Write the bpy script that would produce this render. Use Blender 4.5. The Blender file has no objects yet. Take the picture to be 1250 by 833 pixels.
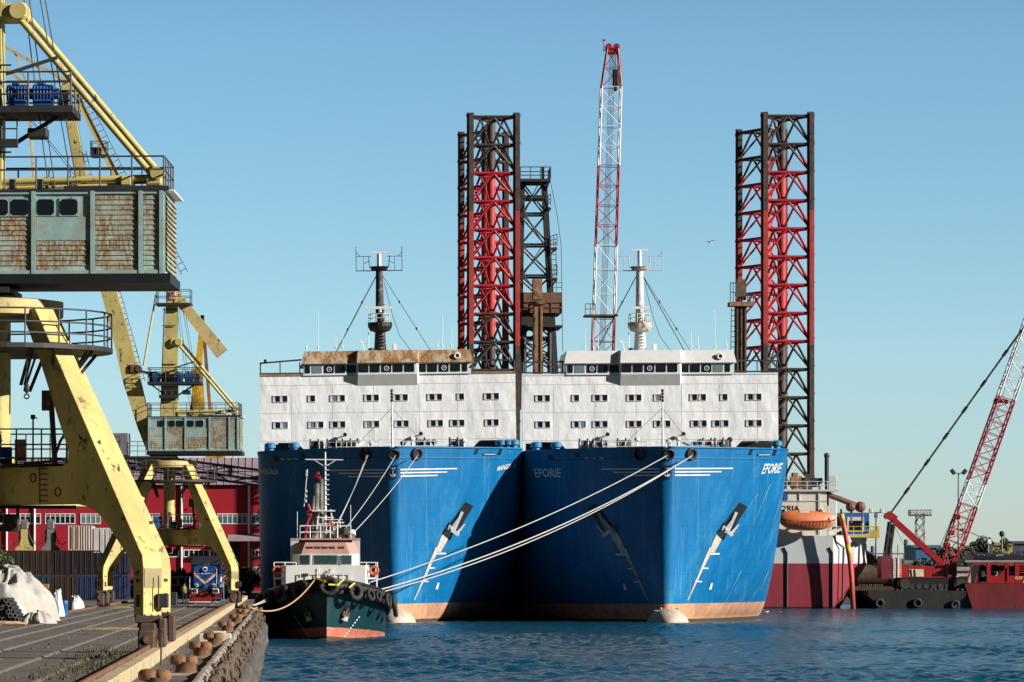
import bpy, bmesh, math, random
from mathutils import Vector, Matrix, Quaternion
random.seed(7)
S = bpy.context.scene
COL = S.collection
PI = math.pi
# ---------------------------------------------------------------- measured camera
F = 4900.0          # focal length in photo pixels (1250 wide)
CX, CY = 346.0, 700.0   # vanishing point of the quay / horizon in photo pixels
EYE = 4.8           # eye height over the water
QZ = 2.23           # top of the quay
def X(px, D): return (px - CX) * D / F
def Zp(py, D): return EYE + (CY - py) * D / F
def P(px, py, D): return Vector((X(px, D), D, Zp(py, D)))
SUN_AZ, SUN_EL = math.radians(66), math.radians(22.5)
SUN = Vector((math.sin(SUN_AZ) * math.cos(SUN_EL), -math.cos(SUN_AZ) * math.cos(SUN_EL), math.sin(SUN_EL)))

# ---------------------------------------------------------------- mesh builder
class MB:
    def __init__(s): s.v = []; s.f = []; s.m = []; s.M = None
    def add(s, verts, faces, m=0):
        o = len(s.v)
        if s.M is not None: verts = [s.M @ Vector(p) for p in verts]
        s.v += [tuple(p) for p in verts]
        s.f += [tuple(i + o for i in f) for f in faces]
        s.m += [m] * len(faces)
        return s
    def box(s, x0, x1, y0, y1, z0, z1, m=0):
        if x0 > x1: x0, x1 = x1, x0
        if y0 > y1: y0, y1 = y1, y0
        if z0 > z1: z0, z1 = z1, z0
        v = [(x0,y0,z0),(x1,y0,z0),(x1,y1,z0),(x0,y1,z0),(x0,y0,z1),(x1,y0,z1),(x1,y1,z1),(x0,y1,z1)]
        return s.add(v, [(0,3,2,1),(4,5,6,7),(0,1,5,4),(1,2,6,5),(2,3,7,6),(3,0,4,7)], m)
    def cbox(s, c, dx, dy, dz, m=0, bev=0.0, rz=0.0):
        """centred box with chamfered vertical and top edges"""
        hx, hy, hz = dx/2, dy/2, dz/2
        b = min(bev, hx*.9, hy*.9, hz*.9)
        def ring(z, k): 
            ax, ay = hx-k, hy-k
            return [(-ax+b,-ay,z),(ax-b,-ay,z),(ax,-ay+b,z),(ax,ay-b,z),(ax-b,ay,z),(-ax+b,ay,z),(-ax,ay-b,z),(-ax,-ay+b,z)]
        if b <= 0:
            R = Matrix.Rotation(rz, 4, 'Z'); v=[R@Vector(p)+Vector(c) for p in [(-hx,-hy,-hz),(hx,-hy,-hz),(hx,hy,-hz),(-hx,hy,-hz),(-hx,-hy,hz),(hx,-hy,hz),(hx,hy,hz),(-hx,hy,hz)]]
            return s.add(v, [(0,3,2,1),(4,5,6,7),(0,1,5,4),(1,2,6,5),(2,3,7,6),(3,0,4,7)], m)
        rings = [ring(-hz,b*.6), ring(-hz+b,0), ring(hz-b,0), ring(hz,b*.6)]
        R = Matrix.Rotation(rz, 4, 'Z')
        v = [R@Vector(p)+Vector(c) for r in rings for p in r]
        f = [tuple(range(7,-1,-1)), tuple(range(24,32))]
        for k in range(3):
            for i in range(8):
                j=(i+1)%8; f.append((k*8+i,k*8+j,k*8+8+j,k*8+8+i))
        return s.add(v, f, m)
    def bar(s, p, q, w, h=None, m=0, side=None, w2=None, h2=None):
        """box beam from p to q; w across 'side', h across the third direction"""
        h = w if h is None else h
        w2 = w if w2 is None else w2; h2 = h if h2 is None else h2
        p, q = Vector(p), Vector(q); d = (q - p)
        if d.length < 1e-6: return s
        d.normalize()
        a = Vector(side) if side is not None else (Vector((0,1,0)) if abs(d.y) < .9 else Vector((1,0,0)))
        a = (a - d * a.dot(d)).normalized(); b = d.cross(a)
        v = []
        for c, ww, hh in ((p, w, h), (q, w2, h2)):
            for i, j in ((-1,-1),(1,-1),(1,1),(-1,1)): v.append(c + a*(i*ww/2) + b*(j*hh/2))
        return s.add(v, [(0,1,2,3),(7,6,5,4),(0,4,5,1),(1,5,6,2),(2,6,7,3),(3,7,4,0)], m)
    def tube(s, p, q, r, r2=None, n=8, m=0):
        p, q = Vector(p), Vector(q); d = q - p
        if d.length < 1e-6: return s
        d.normalize(); r2 = r if r2 is None else r2
        a = (Vector((0,0,1)) if abs(d.z) < .9 else Vector((1,0,0))).cross(d).normalized(); b = d.cross(a)
        v = [p + (a*math.cos(2*PI*i/n) + b*math.sin(2*PI*i/n))*r for i in range(n)]
        v += [q + (a*math.cos(2*PI*i/n) + b*math.sin(2*PI*i/n))*r2 for i in range(n)]
        f = [(i,(i+1)%n,n+(i+1)%n,n+i) for i in range(n)]
        f += [tuple(range(n-1,-1,-1)), tuple(range(n,2*n))]
        return s.add(v, f, m)
    def path(s, pts, r, n=6, m=0, closed=False):
        pts = [Vector(p) for p in pts]; k = len(pts); v = []; prev = None
        for i, p in enumerate(pts):
            if closed: d = pts[(i+1)%k] - pts[i-1]
            else: d = pts[min(i+1,k-1)] - pts[max(i-1,0)]
            if d.length < 1e-9: d = Vector((0,0,1))
            d.normalize()
            if prev is None: a = (Vector((0,0,1)) if abs(d.z) < .9 else Vector((1,0,0))).cross(d)
            else: a = prev - d*prev.dot(d)
            a.normalize(); prev = a; b = d.cross(a)
            v += [p + (a*math.cos(2*PI*j/n) + b*math.sin(2*PI*j/n))*r for j in range(n)]
        f = []
        for i in range(k if closed else k-1):
            o, o2 = i*n, ((i+1)%k)*n
            f += [(o+j, o+(j+1)%n, o2+(j+1)%n, o2+j) for j in range(n)]
        if not closed: f += [tuple(range(n-1,-1,-1)), tuple(range((k-1)*n, k*n))]
        return s.add(v, f, m)
    def lathe(s, prof, c=(0,0,0), n=16, m=0, axis='Z'):
        v = []; c = Vector(c)
        for r, z in prof:
            for i in range(n):
                a = 2*PI*i/n
                if axis == 'Z': p = Vector((r*math.cos(a), r*math.sin(a), z))
                elif axis == 'Y': p = Vector((r*math.cos(a), z, r*math.sin(a)))
                else: p = Vector((z, r*math.cos(a), r*math.sin(a)))
                v.append(c + p)
        f = []
        for k in range(len(prof)-1):
            for i in range(n):
                j = (i+1) % n; f.append((k*n+i, k*n+j, (k+1)*n+j, (k+1)*n+i))
        f += [tuple(range(n-1,-1,-1)), tuple(range((len(prof)-1)*n, len(prof)*n))]
        return s.add(v, f, m)
    def sphere(s, c, rx, ry, rz, nu=12, nv=8, m=0, jit=0):
        pr = []; c = Vector(c); v = [c + Vector((0,0,-rz))]
        for k in range(1, nv):
            t = -PI/2 + PI*k/nv
            for i in range(nu):
                a = 2*PI*i/nu; j = 1 + (random.uniform(-jit, jit) if jit else 0)
                v.append(c + Vector((rx*math.cos(t)*math.cos(a)*j, ry*math.cos(t)*math.sin(a)*j, rz*math.sin(t)*j)))
        v.append(c + Vector((0,0,rz))); f = []
        for i in range(nu): f.append((0, 1+(i+1)%nu, 1+i))
        for k in range(nv-2):
            for i in range(nu):
                j=(i+1)%nu; o=1+k*nu; f.append((o+i,o+j,o+nu+j,o+nu+i))
        o = 1+(nv-2)*nu
        for i in range(nu): f.append((o+i, o+(i+1)%nu, len(v)-1))
        return s.add(v, f, m)
    def torus(s, c, R, r, nrm=(0,1,0), n=18, k=8, m=0, sq=1.0):
        c = Vector(c); q = Vector((0,0,1)).rotation_difference(Vector(nrm).normalized()); v = []
        for i in range(n):
            a = 2*PI*i/n
            for j in range(k):
                b = 2*PI*j/k
                v.append(c + q @ Vector(((R+r*math.cos(b))*math.cos(a), (R+r*math.cos(b))*math.sin(a), r*sq*math.sin(b))))
        f = [(i*k+j, ((i+1)%n)*k+j, ((i+1)%n)*k+(j+1)%k, i*k+(j+1)%k) for i in range(n) for j in range(k)]
        return s.add(v, f, m)
    def prism(s, poly, to3, t, m=0):
        """poly: 2-D outline, to3(u,v,w) -> point, w in +-t/2"""
        n = len(poly)
        v = [to3(a, b, -t/2) for a, b in poly] + [to3(a, b, t/2) for a, b in poly]
        f = [tuple(range(n)), tuple(range(2*n-1, n-1, -1))] + [(i, n+i, n+(i+1)%n, (i+1)%n) for i in range(n)]
        return s.add(v, f, m)
    def rail(s, pts, h=1.05, r=.03, step=1.6, rows=(1.0,.52), closed=False, m=0, n=5):
        pts = [Vector(p) for p in pts]
        if closed: pts = pts + [pts[0]]
        up = Vector((0,0,1))
        for k in rows:
            for a, b in zip(pts, pts[1:]): s.tube(a+up*h*k, b+up*h*k, r, n=n, m=m)
        for a, b in zip(pts, pts[1:]):
            L = (b-a).length; q = max(1, round(L/step))
            for i in range(q): c = a.lerp(b, i/q); s.tube(c, c+up*h, r, n=n, m=m)
        s.tube(pts[-1], pts[-1]+up*h, r, n=n, m=m)
        return s
    def ladder(s, p, q, w=.45, r=.025, step=.4, side=(1,0,0), m=0):
        p, q, a = Vector(p), Vector(q), Vector(side)*w/2
        s.tube(p-a, q-a, r, n=5, m=m); s.tube(p+a, q+a, r, n=5, m=m)
        k = max(2, int((q-p).length/step))
        for i in range(k): c = p.lerp(q, (i+.5)/k); s.tube(c-a, c+a, r*.8, n=4, m=m)
        return s
    def build(s, name, mats, parent=None, loc=None, smooth=False, angle=None):
        me = bpy.data.meshes.new(name)
        me.from_pydata(s.v, [], s.f)
        if not isinstance(mats, (list, tuple)): mats = [mats]
        for m in mats: me.materials.append(m)
        me.polygons.foreach_set('material_index', s.m)
        bm = bmesh.new(); bm.from_mesh(me); bmesh.ops.recalc_face_normals(bm, faces=bm.faces); bm.to_mesh(me); bm.free()
        if smooth:
            me.polygons.foreach_set('use_smooth', [True]*len(me.polygons))
            if angle: me.set_sharp_from_angle(angle=math.radians(angle))
        o = bpy.data.objects.new(name, me); COL.objects.link(o)
        if parent is not None: o.parent = parent
        if loc is not None: o.location = loc
        return o

def thing(name, label, cat, loc=(0,0,0), rot=(0,0,0), group=None):
    o = bpy.data.objects.new(name, None); COL.objects.link(o)
    o.location = loc; o.rotation_euler = rot; o.empty_display_size = .3
    o['label'] = label; o['category'] = cat
    if group: o['group'] = group
    return o
def tag(o, label, cat, group=None):
    o['label'] = label; o['category'] = cat
    if group: o['group'] = group
    return o
def setting(o, kind='structure', label=None, cat=None):
    o['kind'] = kind
    if label: o['label'] = label
    if cat: o['category'] = cat
    return o
def dup(o, loc=None, label=None, parent=None):
    c = o.copy(); COL.objects.link(c)
    if parent is not None: c.parent = parent
    if loc is not None: c.location = loc
    if label: c['label'] = label
    for ch in list(o.children): dup(ch, parent=c)
    return c

# ---------------------------------------------------------------- materials
def nt(name):
    m = bpy.data.materials.new(name); m.use_nodes = True
    t = m.node_tree; b = t.nodes['Principled BSDF']
    return m, t, b
def N(t, kind, **kw):
    n = t.nodes.new(kind)
    for k, v in kw.items():
        if k in n.inputs: n.inputs[k].default_value = v
        else: setattr(n, k, v)
    return n
def ramp(t, src, a, b, ca=(0,0,0,1), cb=(1,1,1,1)):
    r = t.nodes.new('ShaderNodeValToRGB'); e = r.color_ramp.elements
    e[0].position = a; e[1].position = b; e[0].color = ca; e[1].color = cb
    t.links.new(src, r.inputs['Fac']); return r
def mixc(t, fac, a, b, mode='MIX'):
    m = t.nodes.new('ShaderNodeMix'); m.data_type = 'RGBA'; m.blend_type = mode
    for sock, val in ((m.inputs[0], fac), (m.inputs[6], a), (m.inputs[7], b)):
        if hasattr(val, 'is_output'): t.links.new(val, sock)
        elif isinstance(val, (int, float)): sock.default_value = val
        else: sock.default_value = (*val[:3], 1)
    return m.outputs[2]
def coords(t, scale=(1,1,1), space='Object'):
    tc = t.nodes.new('ShaderNodeTexCoord'); mp = t.nodes.new('ShaderNodeMapping')
    mp.inputs['Scale'].default_value = scale
    t.links.new(tc.outputs[space], mp.inputs['Vector']); return mp.outputs['Vector']
def noise(t, vec, scale, detail=5, rough=.6, dist=0):
    n = N(t, 'ShaderNodeTexNoise'); n.inputs['Scale'].default_value = scale
    n.inputs['Detail'].default_value = detail; n.inputs['Roughness'].default_value = rough; n.inputs['Distortion'].default_value = dist
    t.links.new(vec, n.inputs['Vector']); return n.outputs['Fac']
def M(name, col, rough=.6, metal=0.0, var=.25, scale=1.2, rust=0.0, rustcol=(.13,.055,.025), stretch=1.0,
      rscale=1.6, bump=.0, bscale=8.0, dirt=None, coat=0.0, chip=0.0):
    m, t, b = nt(name)
    v = coords(t, (1,1,stretch))
    n1 = noise(t, v, scale, 6)
    dark = tuple(c*(1-var) for c in col); lite = tuple(min(1, c*(1+var*.55)) for c in col)
    r = ramp(t, n1, .3, .7, (*dark,1), (*lite,1)); c = r.outputs['Color']
    if dirt:
        d = ramp(t, noise(t, v, scale*.45, 7, .7), .48, .72)
        c = mixc(t, d.outputs['Color'], c, dirt)
    if chip:
        ck = ramp(t, noise(t, coords(t,(1,1,.6)), 3.1, 5, .6, .5), .655-chip*.05, .668-chip*.05)
        c2 = ramp(t, noise(t, v, .5, 3), .42, .6)      # chips come in swarms
        c = mixc(t, mixc(t, 1.0, ck.outputs['Color'], c2.outputs['Color'], 'MULTIPLY'), c, (.035,.024,.016))
    rg = rough
    if rust > 0:
        k = ramp(t, noise(t, v, rscale, 8, .72, .3), .66-rust*.35, .72-rust*.30)
        rc = ramp(t, noise(t, v, rscale*4, 4), .3, .75, (*[x*.55 for x in rustcol],1), (*[min(1,x*1.5) for x in rustcol],1))
        c = mixc(t, k.outputs['Color'], c, rc.outputs['Color'])
        rr = N(t, 'ShaderNodeMapRange'); rr.inputs['To Min'].default_value = rough; rr.inputs['To Max'].default_value = .9
        t.links.new(k.outputs['Color'], rr.inputs['Value']); t.links.new(rr.outputs['Result'], b.inputs['Roughness'])
    else: b.inputs['Roughness'].default_value = rg
    t.links.new(c, b.inputs['Base Color'])
    b.inputs['Metallic'].default_value = metal
    if coat: b.inputs['Coat Weight'].default_value = coat
    if bump:
        bn = N(t, 'ShaderNodeBump'); bn.inputs['Strength'].default_value = bump; bn.inputs['Distance'].default_value = .05
        t.links.new(noise(t, v, bscale, 5), bn.inputs['Height']); t.links.new(bn.outputs['Normal'], b.inputs['Normal'])
    return m
def glass(name, col=(.01,.014,.018), rough=.08):
    m, t, b = nt(name); b.inputs['Base Color'].default_value = (*col,1); b.inputs['Roughness'].default_value = rough
    b.inputs['Specular IOR Level'].default_value = .6
    return m

yellow   = M('yellow crane paint', (.57,.48,.17), .6, var=.2, scale=.9, rust=.16, rustcol=(.10,.06,.035), rscale=2.3, stretch=.7, dirt=(.38,.30,.12), chip=1.0)
cream    = M('cream crane paint', (.62,.50,.22), .6, var=.15, scale=1.2, rust=.14, rscale=2.0, dirt=(.40,.30,.14), chip=.8)
orange_y = M('bright yellow crane paint', (.75,.44,.03), .5, var=.15, rust=.1)
teal     = M('weathered turquoise paint', (.30,.45,.45), .65, var=.2, scale=2, rust=.2, rustcol=(.19,.09,.04), rscale=2.4, dirt=(.27,.28,.20))
def siding_mat():
    m, t, b = nt('rust streaked turquoise boards')
    c = ramp(t, noise(t, coords(t), 1.8, 5), .3, .7, (.30,.42,.38,1), (.43,.50,.41,1)).outputs['Color']
    fl = ramp(t, noise(t, coords(t,(1,1,.25)), 13, 3, .7), .34, .56).outputs['Color']      # drips
    big = ramp(t, noise(t, coords(t,(.8,.8,1)), .95, 4, .6, .2), .34, .52).outputs['Color']   # patches
    k = mixc(t, 1.0, fl, big, 'MULTIPLY')
    rc = ramp(t, noise(t, coords(t), 7, 4), .3, .75, (.11,.055,.024,1), (.36,.21,.095,1)).outputs['Color']
    c = mixc(t, k, c, rc)
    t.links.new(c, b.inputs['Base Color']); b.inputs['Roughness'].default_value = .8
    return m
siding_m = siding_mat()
dark_st  = M('dark grimy steel', (.028,.027,.028), .6, var=.4, rust=.22, rustcol=(.07,.04,.03), scale=2)
black    = M('black paint', (.012,.012,.014), .5, var=.3)
rail_m   = M('dark grey handrail steel', (.04,.042,.048), .55, var=.3, rust=.15)
rope_dk  = M('dark wire rope', (.035,.033,.03), .7, var=.2)
motor_b  = M('blue motor paint', (.02,.09,.30), .5, var=.3, rust=.12)
rusty    = M('rusty brown steel', (.13,.062,.035), .85, var=.5, scale=1.6, rust=.35, rustcol=(.22,.10,.05), bump=.3)
rust_lt  = M('light rust steel', (.30,.17,.09), .85, var=.4, scale=1.3, rust=.3, rustcol=(.14,.06,.035), bump=.3)
boll_m   = M('rusted cast iron', (.27,.125,.05), .7, var=.45, scale=3, rust=.35, rustcol=(.14,.06,.03), rscale=4, bump=.5, bscale=14)
red_lat  = M('red lattice paint', (.36,.016,.026), .5, var=.25, scale=.8, rust=.12, rustcol=(.14,.03,.02))
red_cr   = M('red crane paint', (.34,.013,.017), .45, var=.25, rust=.08)
white_p  = M('white paint', (.74,.75,.75), .5, var=.08, rust=.06, rustcol=(.3,.18,.1), rscale=1.1)
grey_p   = M('pale grey paint', (.50,.53,.55), .55, var=.12, rust=.10, rustcol=(.28,.17,.1), stretch=.3)
win_dk   = glass('dark window glass')
win_sky  = glass('pale window glass', (.16,.22,.25), .12)
win_gr   = glass('greenish wheelhouse glass', (.03,.06,.055), .06)
rubber   = M('black rubber', (.018,.017,.017), .75, var=.35, scale=3, bump=.3, dirt=(.06,.055,.05))
rope_tan = M('tan hemp rope', (.50,.33,.17), .9, var=.25, scale=6)
rope_wh  = M('pale mooring rope', (.50,.49,.46), .9, var=.2, scale=3)
orange   = M('orange boat plastic', (.72,.20,.07), .45, var=.15, dirt=(.62,.28,.16))
salmon   = M('faded salmon paint', (.48,.27,.22), .6, var=.2, rust=.15)
blue_p   = M('blue container paint', (.02,.11,.34), .45, var=.2, rust=.05)
steel_m  = M('grey steel', (.22,.22,.23), .5, .4, var=.3, rust=.1)
conc     = M('pale concrete', (.34,.30,.25), .9, var=.3, scale=1.5, bump=.5, bscale=5, dirt=(.17,.14,.11))
curb_m   = M('sandy concrete curb', (.52,.42,.25), .9, var=.25, scale=2.0, bump=.5, dirt=(.30,.22,.13))
# ================================================================ ground, quay, water
def ground_mat():
    m, t, b = nt('worn quay concrete')
    v = coords(t)
    base = ramp(t, noise(t, v, .35, 8, .65), .3, .72, (.082,.072,.065,1), (.20,.172,.152,1)).outputs['Color']
    fine = ramp(t, noise(t, v, 6, 6, .7), .25, .8, (.5,.5,.5,1), (1.25,1.2,1.15,1)).outputs['Color']
    c = mixc(t, .8, base, fine, 'MULTIPLY')
    sand = ramp(t, noise(t, v, .16, 4, .55), .60, .72).outputs['Color']
    c = mixc(t, sand, c, (.34,.24,.12))
    oil = ramp(t, noise(t, v, .5, 7, .75, .5), .60, .70).outputs['Color']
    c = mixc(t, oil, c, (.055,.048,.045))
    br = N(t, 'ShaderNodeTexBrick'); br.inputs['Scale'].default_value = 1; br.offset = 0
    br.inputs['Brick Width'].default_value = 3.0; br.inputs['Row Height'].default_value = 4.5
    br.inputs['Mortar Size'].default_value = .05; br.inputs['Mortar Smooth'].default_value = .3
    t.links.new(v, br.inputs['Vector'])
    c = mixc(t, br.outputs['Fac'], c, (.05,.045,.04))
    t.links.new(c, b.inputs['Base Color']); b.inputs['Roughness'].default_value = .92
    bn = N(t, 'ShaderNodeBump'); bn.inputs['Strength'].default_value = .5; bn.inputs['Distance'].default_value = .06
    t.links.new(noise(t, v, 3, 8, .7), bn.inputs['Height']); t.links.new(bn.outputs['Normal'], b.inputs['Normal'])
    return m
quay_m = ground_mat()
wall_m = M('stained quay wall', (.19,.155,.12), .95, var=.5, scale=1.2, bump=.8, bscale=4, dirt=(.06,.05,.04), stretch=.5)
earth_m = M('dry earth and rubble', (.13,.11,.085), .95, var=.4, scale=.3, bump=.6)
b = MB(); b.box(-600, -2.0, 20, 645, -3, QZ)
setting(b.build('quay', [quay_m]), label='grey concrete quay apron beside the harbour', cat='quay')
b = MB(); b.box(-3000, 4000, 645.01, 9000, -3, 1.9)
setting(b.build('far_shore', [earth_m]), label='flat earth shore behind the harbour basin', cat='shore')
# stone facing of the quay, slightly rough
b = MB(); 
for k in range(260):
    y = 24 + k*2.35
    if y > 640: break
    b.cbox((-1.93, y, .55), .3+random.uniform(-.06,.06), 2.2, 3.1, bev=.06)
setting(b.build('quay_wall', [wall_m]), label='stained masonry face of the quay', cat='quay wall')

def water_mat():
    m, t, b = nt('harbour water')
    b.inputs['Base Color'].default_value = (.003,.062,.115,1); b.inputs['Roughness'].default_value = .12
    b.inputs['IOR'].default_value = 1.33
    v = coords(t, (1,1,1))
    n1 = noise(t, v, 2.4, 6, .65, .4)
    n2 = noise(t, v, 4.5, 3, .6, .2)
    a = N(t, 'ShaderNodeMath', operation='MULTIPLY_ADD'); a.inputs[1].default_value = .35
    t.links.new(n2, a.inputs[0]); t.links.new(n1, a.inputs[2])
    bn = N(t, 'ShaderNodeBump'); bn.inputs['Strength'].default_value = 1.0; bn.inputs['Distance'].default_value = .30
    t.links.new(a.outputs[0], bn.inputs['Height']); t.links.new(bn.outputs['Normal'], b.inputs['Normal'])
    return m
water_m = water_mat()
def make_water():
    rnd = random.Random(3)
    ws = []
    for i in range(30):
        lam = .75*(3.2/.75)**rnd.random(); th = rnd.gauss(PI/2+.5, .8)
        k = 2*PI/lam; ws.append((k*math.cos(th), k*math.sin(th), rnd.random()*6.28, min(.0098*lam,.017)))
    xs = []; x = -2.6
    while x < 108: xs.append(x); x += .24 if x < 45 else .5
    ys = []; y = 120.0
    while y < 640: ys.append(y); y += .8 if y < 170 else (.33 if y < 260 else (.5 if y < 400 else 1.2))
    vs = []
    for y in ys:
        fy = min(1, (y-120)/20, (640-y)/30) 
        lodk = 1.0 if y < 260 else (.8 if y < 400 else .5)
        for x in xs:
            fx = min(1, (108-x)/8)
            gust = .75 + .45*math.sin(x*.11+y*.021)*math.sin(y*.047-x*.03+1)
            z = sum(a*math.sin(kx*x+ky*y+p) for kx,ky,p,a in ws) 
            vs.append((x, y, z*max(0,fy)*max(0,fx)*gust*lodk))
    nx = len(xs); fs = [(j*nx+i, j*nx+i+1, (j+1)*nx+i+1, (j+1)*nx+i) for j in range(len(ys)-1) for i in range(nx-1)]
    b = MB(); b.add(vs, fs)
    def sheet(x0,x1,y0,y1): b.add([(x0,y0,0),(x1,y0,0),(x1,y1,0),(x0,y1,0)], [(0,1,2,3)])
    xr, yr = xs[-1], ys[-1]
    sheet(-2.6, 3000, -60, 120); sheet(xr, 3000, 120, 646); sheet(-2.6, xr, yr, 646)
    o = b.build('water', [water_m], smooth=True)
    setting(o, label='rippled dark blue harbour water', cat='water')
make_water()

# ---------------------------------------------------------------- rails and curb on the quay
def rails(name, xs, label, z0=QZ):
    b = MB()
    for x in xs:
        b.box(x-.10, x+.10, 40, 470, z0+.004, z0+.012, 1)
        b.box(x-.045, x+.045, 40, 470, z0+.008, z0+.055, 0)
    setting(b.build(name, [M('worn rail steel', (.30,.25,.2), .45, .6, rust=.3), M('pale grout', (.25,.225,.195), .9, var=.5, scale=3)]), label=label, cat='track')
rails('railway_track', (-5.85, -7.35), 'railway track sunk in the quay under the locomotive')
rails('railway_track', (-9.3, -10.8, -12.2), 'railway tracks sunk in the quay further inland')
b = MB(); y = 40.0
while y < 420:
    L = 2.05; b.cbox((-3.74+random.uniform(-.012,.012), y+L/2, QZ+.18), .34, L-.05, .36+random.uniform(-.01,.01), bev=.03); y += L
setting(b.build('rail_curb', [curb_m]), label='sandy concrete curb that carries the seaward crane rail', cat='curb')
b = MB(); b.box(-4.02, -3.95, 40, 420, QZ+.26, QZ+.44); b.box(-4.12, -3.915, 40, 420, QZ+.0, QZ+.27)
setting(b.build('crane_rail', [M('rusty crane rail', (.22,.11,.065), .8, .2, var=.4, rust=.3)]), label='rusty crane rail along the curb', cat='rail')
b = MB(); b.box(-13.85, -13.78, 40, 420, QZ+.005, QZ+.16)
setting(b.build('crane_rail', [bpy.data.materials['rusty crane rail']]), label='rusty crane rail on the landward side', cat='rail')
# rounded coping along the very edge
b = MB(); y = 40.0
while y < 420:
    b.tube((-1.98, y, QZ+.03), (-1.98+random.uniform(-.03,.03), y+1.9, QZ+.03), random.uniform(.12,.16), n=10); y += 1.95
setting(b.build('quay_coping', [conc]), label='rounded concrete coping of the quay edge', cat='coping')

# ---------------------------------------------------------------- bollards
def make_bollard():
    r = thing('bollard', '', 'bollard')
    b = MB(); b.cbox((0,0,.035), 1.15, 1.5, .07, bev=.02); b.build('base_plate', conc, r)
    b = MB(); b.lathe([(.31,.07),(.28,.12),(.255,.26),(.27,.34)], c=(.05,0,0), n=20); b.build('post', rusty, r, smooth=True, angle=40)
    b = MB()
    # two-lobed head: a wide lobe to landward and a smaller one to seaward
    for dx, R, h in ((-.135,.235,.17),(.15,.205,.16)):
        b.lathe([(.10,.26),(R*.9,.29),(R,.35),(R*.97,.35+h*.55),(R*.76,.35+h*.88),(R*.4,.35+h),(.02,.35+h*1.03)], c=(dx,0,0), n=20)
    b.build('head', boll_m, r, smooth=True, angle=50)
    return r
bl = make_bollard()
bd = [(86,-2.75,'nearest rusty bollard, cut by the bottom edge of the picture'),
      (101,-2.5,'rusty two headed bollard second from the camera on the quay edge'),
      (121,-2.5,'rusty two headed bollard on a pale slab, third from the camera'),
      (139,-2.42,'rusty bollard right in front of the white concrete block'),
      (172,-2.45,'rusty bollard just behind the white concrete block'),
      (203,-2.4,'sixth rusty bollard along the quay edge with an orange lit head'),
      (232,-2.4,'seventh rusty bollard along the quay edge, beside the mooring rope'),
      (262,-2.45,'farthest rusty bollard, beside the tug and the far crane foot')]
for i, (y, x, lab) in enumerate(bd):
    o = bl if i == 0 else dup(bl)
    o.location = (x, y, QZ); o['label'] = lab; o['group'] = 'bollards along the quay edge'
    o.rotation_euler = (0, 0, random.uniform(-.2,.2))
b = MB(); b.cbox((0,0,.16), 1.2, 1.0, .32, bev=.03); b.cbox((.15,.1,.36), .5, .4, .1, bev=.03)
tag(b.build('concrete_block', [M('white painted concrete', (.6,.56,.48), .9, var=.25, bump=.3)], loc=(-2.55,150,QZ)), 'low whitewashed concrete block between two bollards at the quay edge', 'block')
# thin stake beside the curb
b = MB(); b.tube((0,0,0),(0.02,0,.95),.03,n=6); b.tube((.02,0,.95),(.02,.1,1.0),.04,n=6)
tag(b.build('iron_stake', rusty, loc=(-3.42,112,QZ)), 'thin iron stake standing against the curb near the crane foot', 'stake')

# ---------------------------------------------------------------- fenders and rope tangles on the quay face
def make_fender():
    b = MB(); b.lathe([(.34,-1.5),(.42,-1.35),(.44,-.2),(.42,.9),(.24,1.15),(.08,1.2)], n=12)
    return b.build('dock_fender', rubber, smooth=True, angle=60)
fmat = M('grey worn fender rubber',(.075,.07,.062),.85,var=.4,scale=2.5,bump=.4,dirt=(.15,.14,.115))
fe = make_fender(); fe_lab = 'worn dark rubber fender standing upright against the quay face'
k = 0; y = 92.0
while y < 285:
    fe.data.materials[0] = fmat
    o = fe if k == 0 else dup(fe)
    o.location = (-1.5+random.uniform(-.06,.06), y, .25+random.uniform(-.15,.15)); o.rotation_euler = (random.uniform(-.06,.06), random.uniform(-.05,.05), random.uniform(0,6))
    tag(o, fe_lab, 'fender', 'rubber fenders along the quay face'); k += 1
    y += random.uniform(4.5, 6.5)
net_m = M('weathered rope and chain', (.12,.085,.062), .9, var=.6, scale=4, rust=.3, bump=.3)
def make_tangle(seed):
    r = random.Random(seed); b = MB()
    for i in range(16):
        y0 = r.uniform(-2.2,2.2); sp = r.uniform(.4,1.7); dr = r.uniform(.35,1.4); z0 = r.uniform(-.1,.2); x0 = r.uniform(.0,.28)
        pts = []
        for j in range(11):
            u = j/10; pts.append((x0+.12*math.sin(PI*u)+r.uniform(-.05,.05), y0+(u-.5)*sp+r.uniform(-.05,.05), z0-dr*math.sin(PI*u)**.8+r.uniform(-.06,.06)))
        b.path(pts, r.uniform(.035,.075), n=6)
    for i in range(9):
        c = (r.uniform(.05,.3), r.uniform(-2,2), r.uniform(-1.2,-.1)); b.torus(c, r.uniform(.14,.3), r.uniform(.04,.07), (r.uniform(.3,1), r.uniform(-.8,.3), r.uniform(-.3,.5)), n=12, k=6)
    for i in range(7):
        y0 = r.uniform(-2,2); b.tube((.18+r.uniform(0,.12), y0, .2), (.25, y0+r.uniform(-.2,.2), -r.uniform(.9,1.9)), .06, n=6)
    return b.build('rope_tangle', net_m, smooth=True)
tg = [make_tangle(s) for s in (1,2,3,4,5,6,7)]
k = 0; y = 90.0
while y < 290:
    o = tg[k] if k < 7 else dup(tg[(k*3)%7])
    o.location = (-1.86+random.uniform(-.06,.08), y, QZ-.05+random.uniform(-.12,.05)); o.scale = (1, -1 if k >= 7 and k%2 else 1, random.uniform(.75,1.2))
    tag(o, 'tangle of old brown rope and chain hanging over the quay edge', 'rope', 'rope tangles hanging along the quay edge'); k += 1
    y += random.uniform(3.2,4.8)

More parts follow.
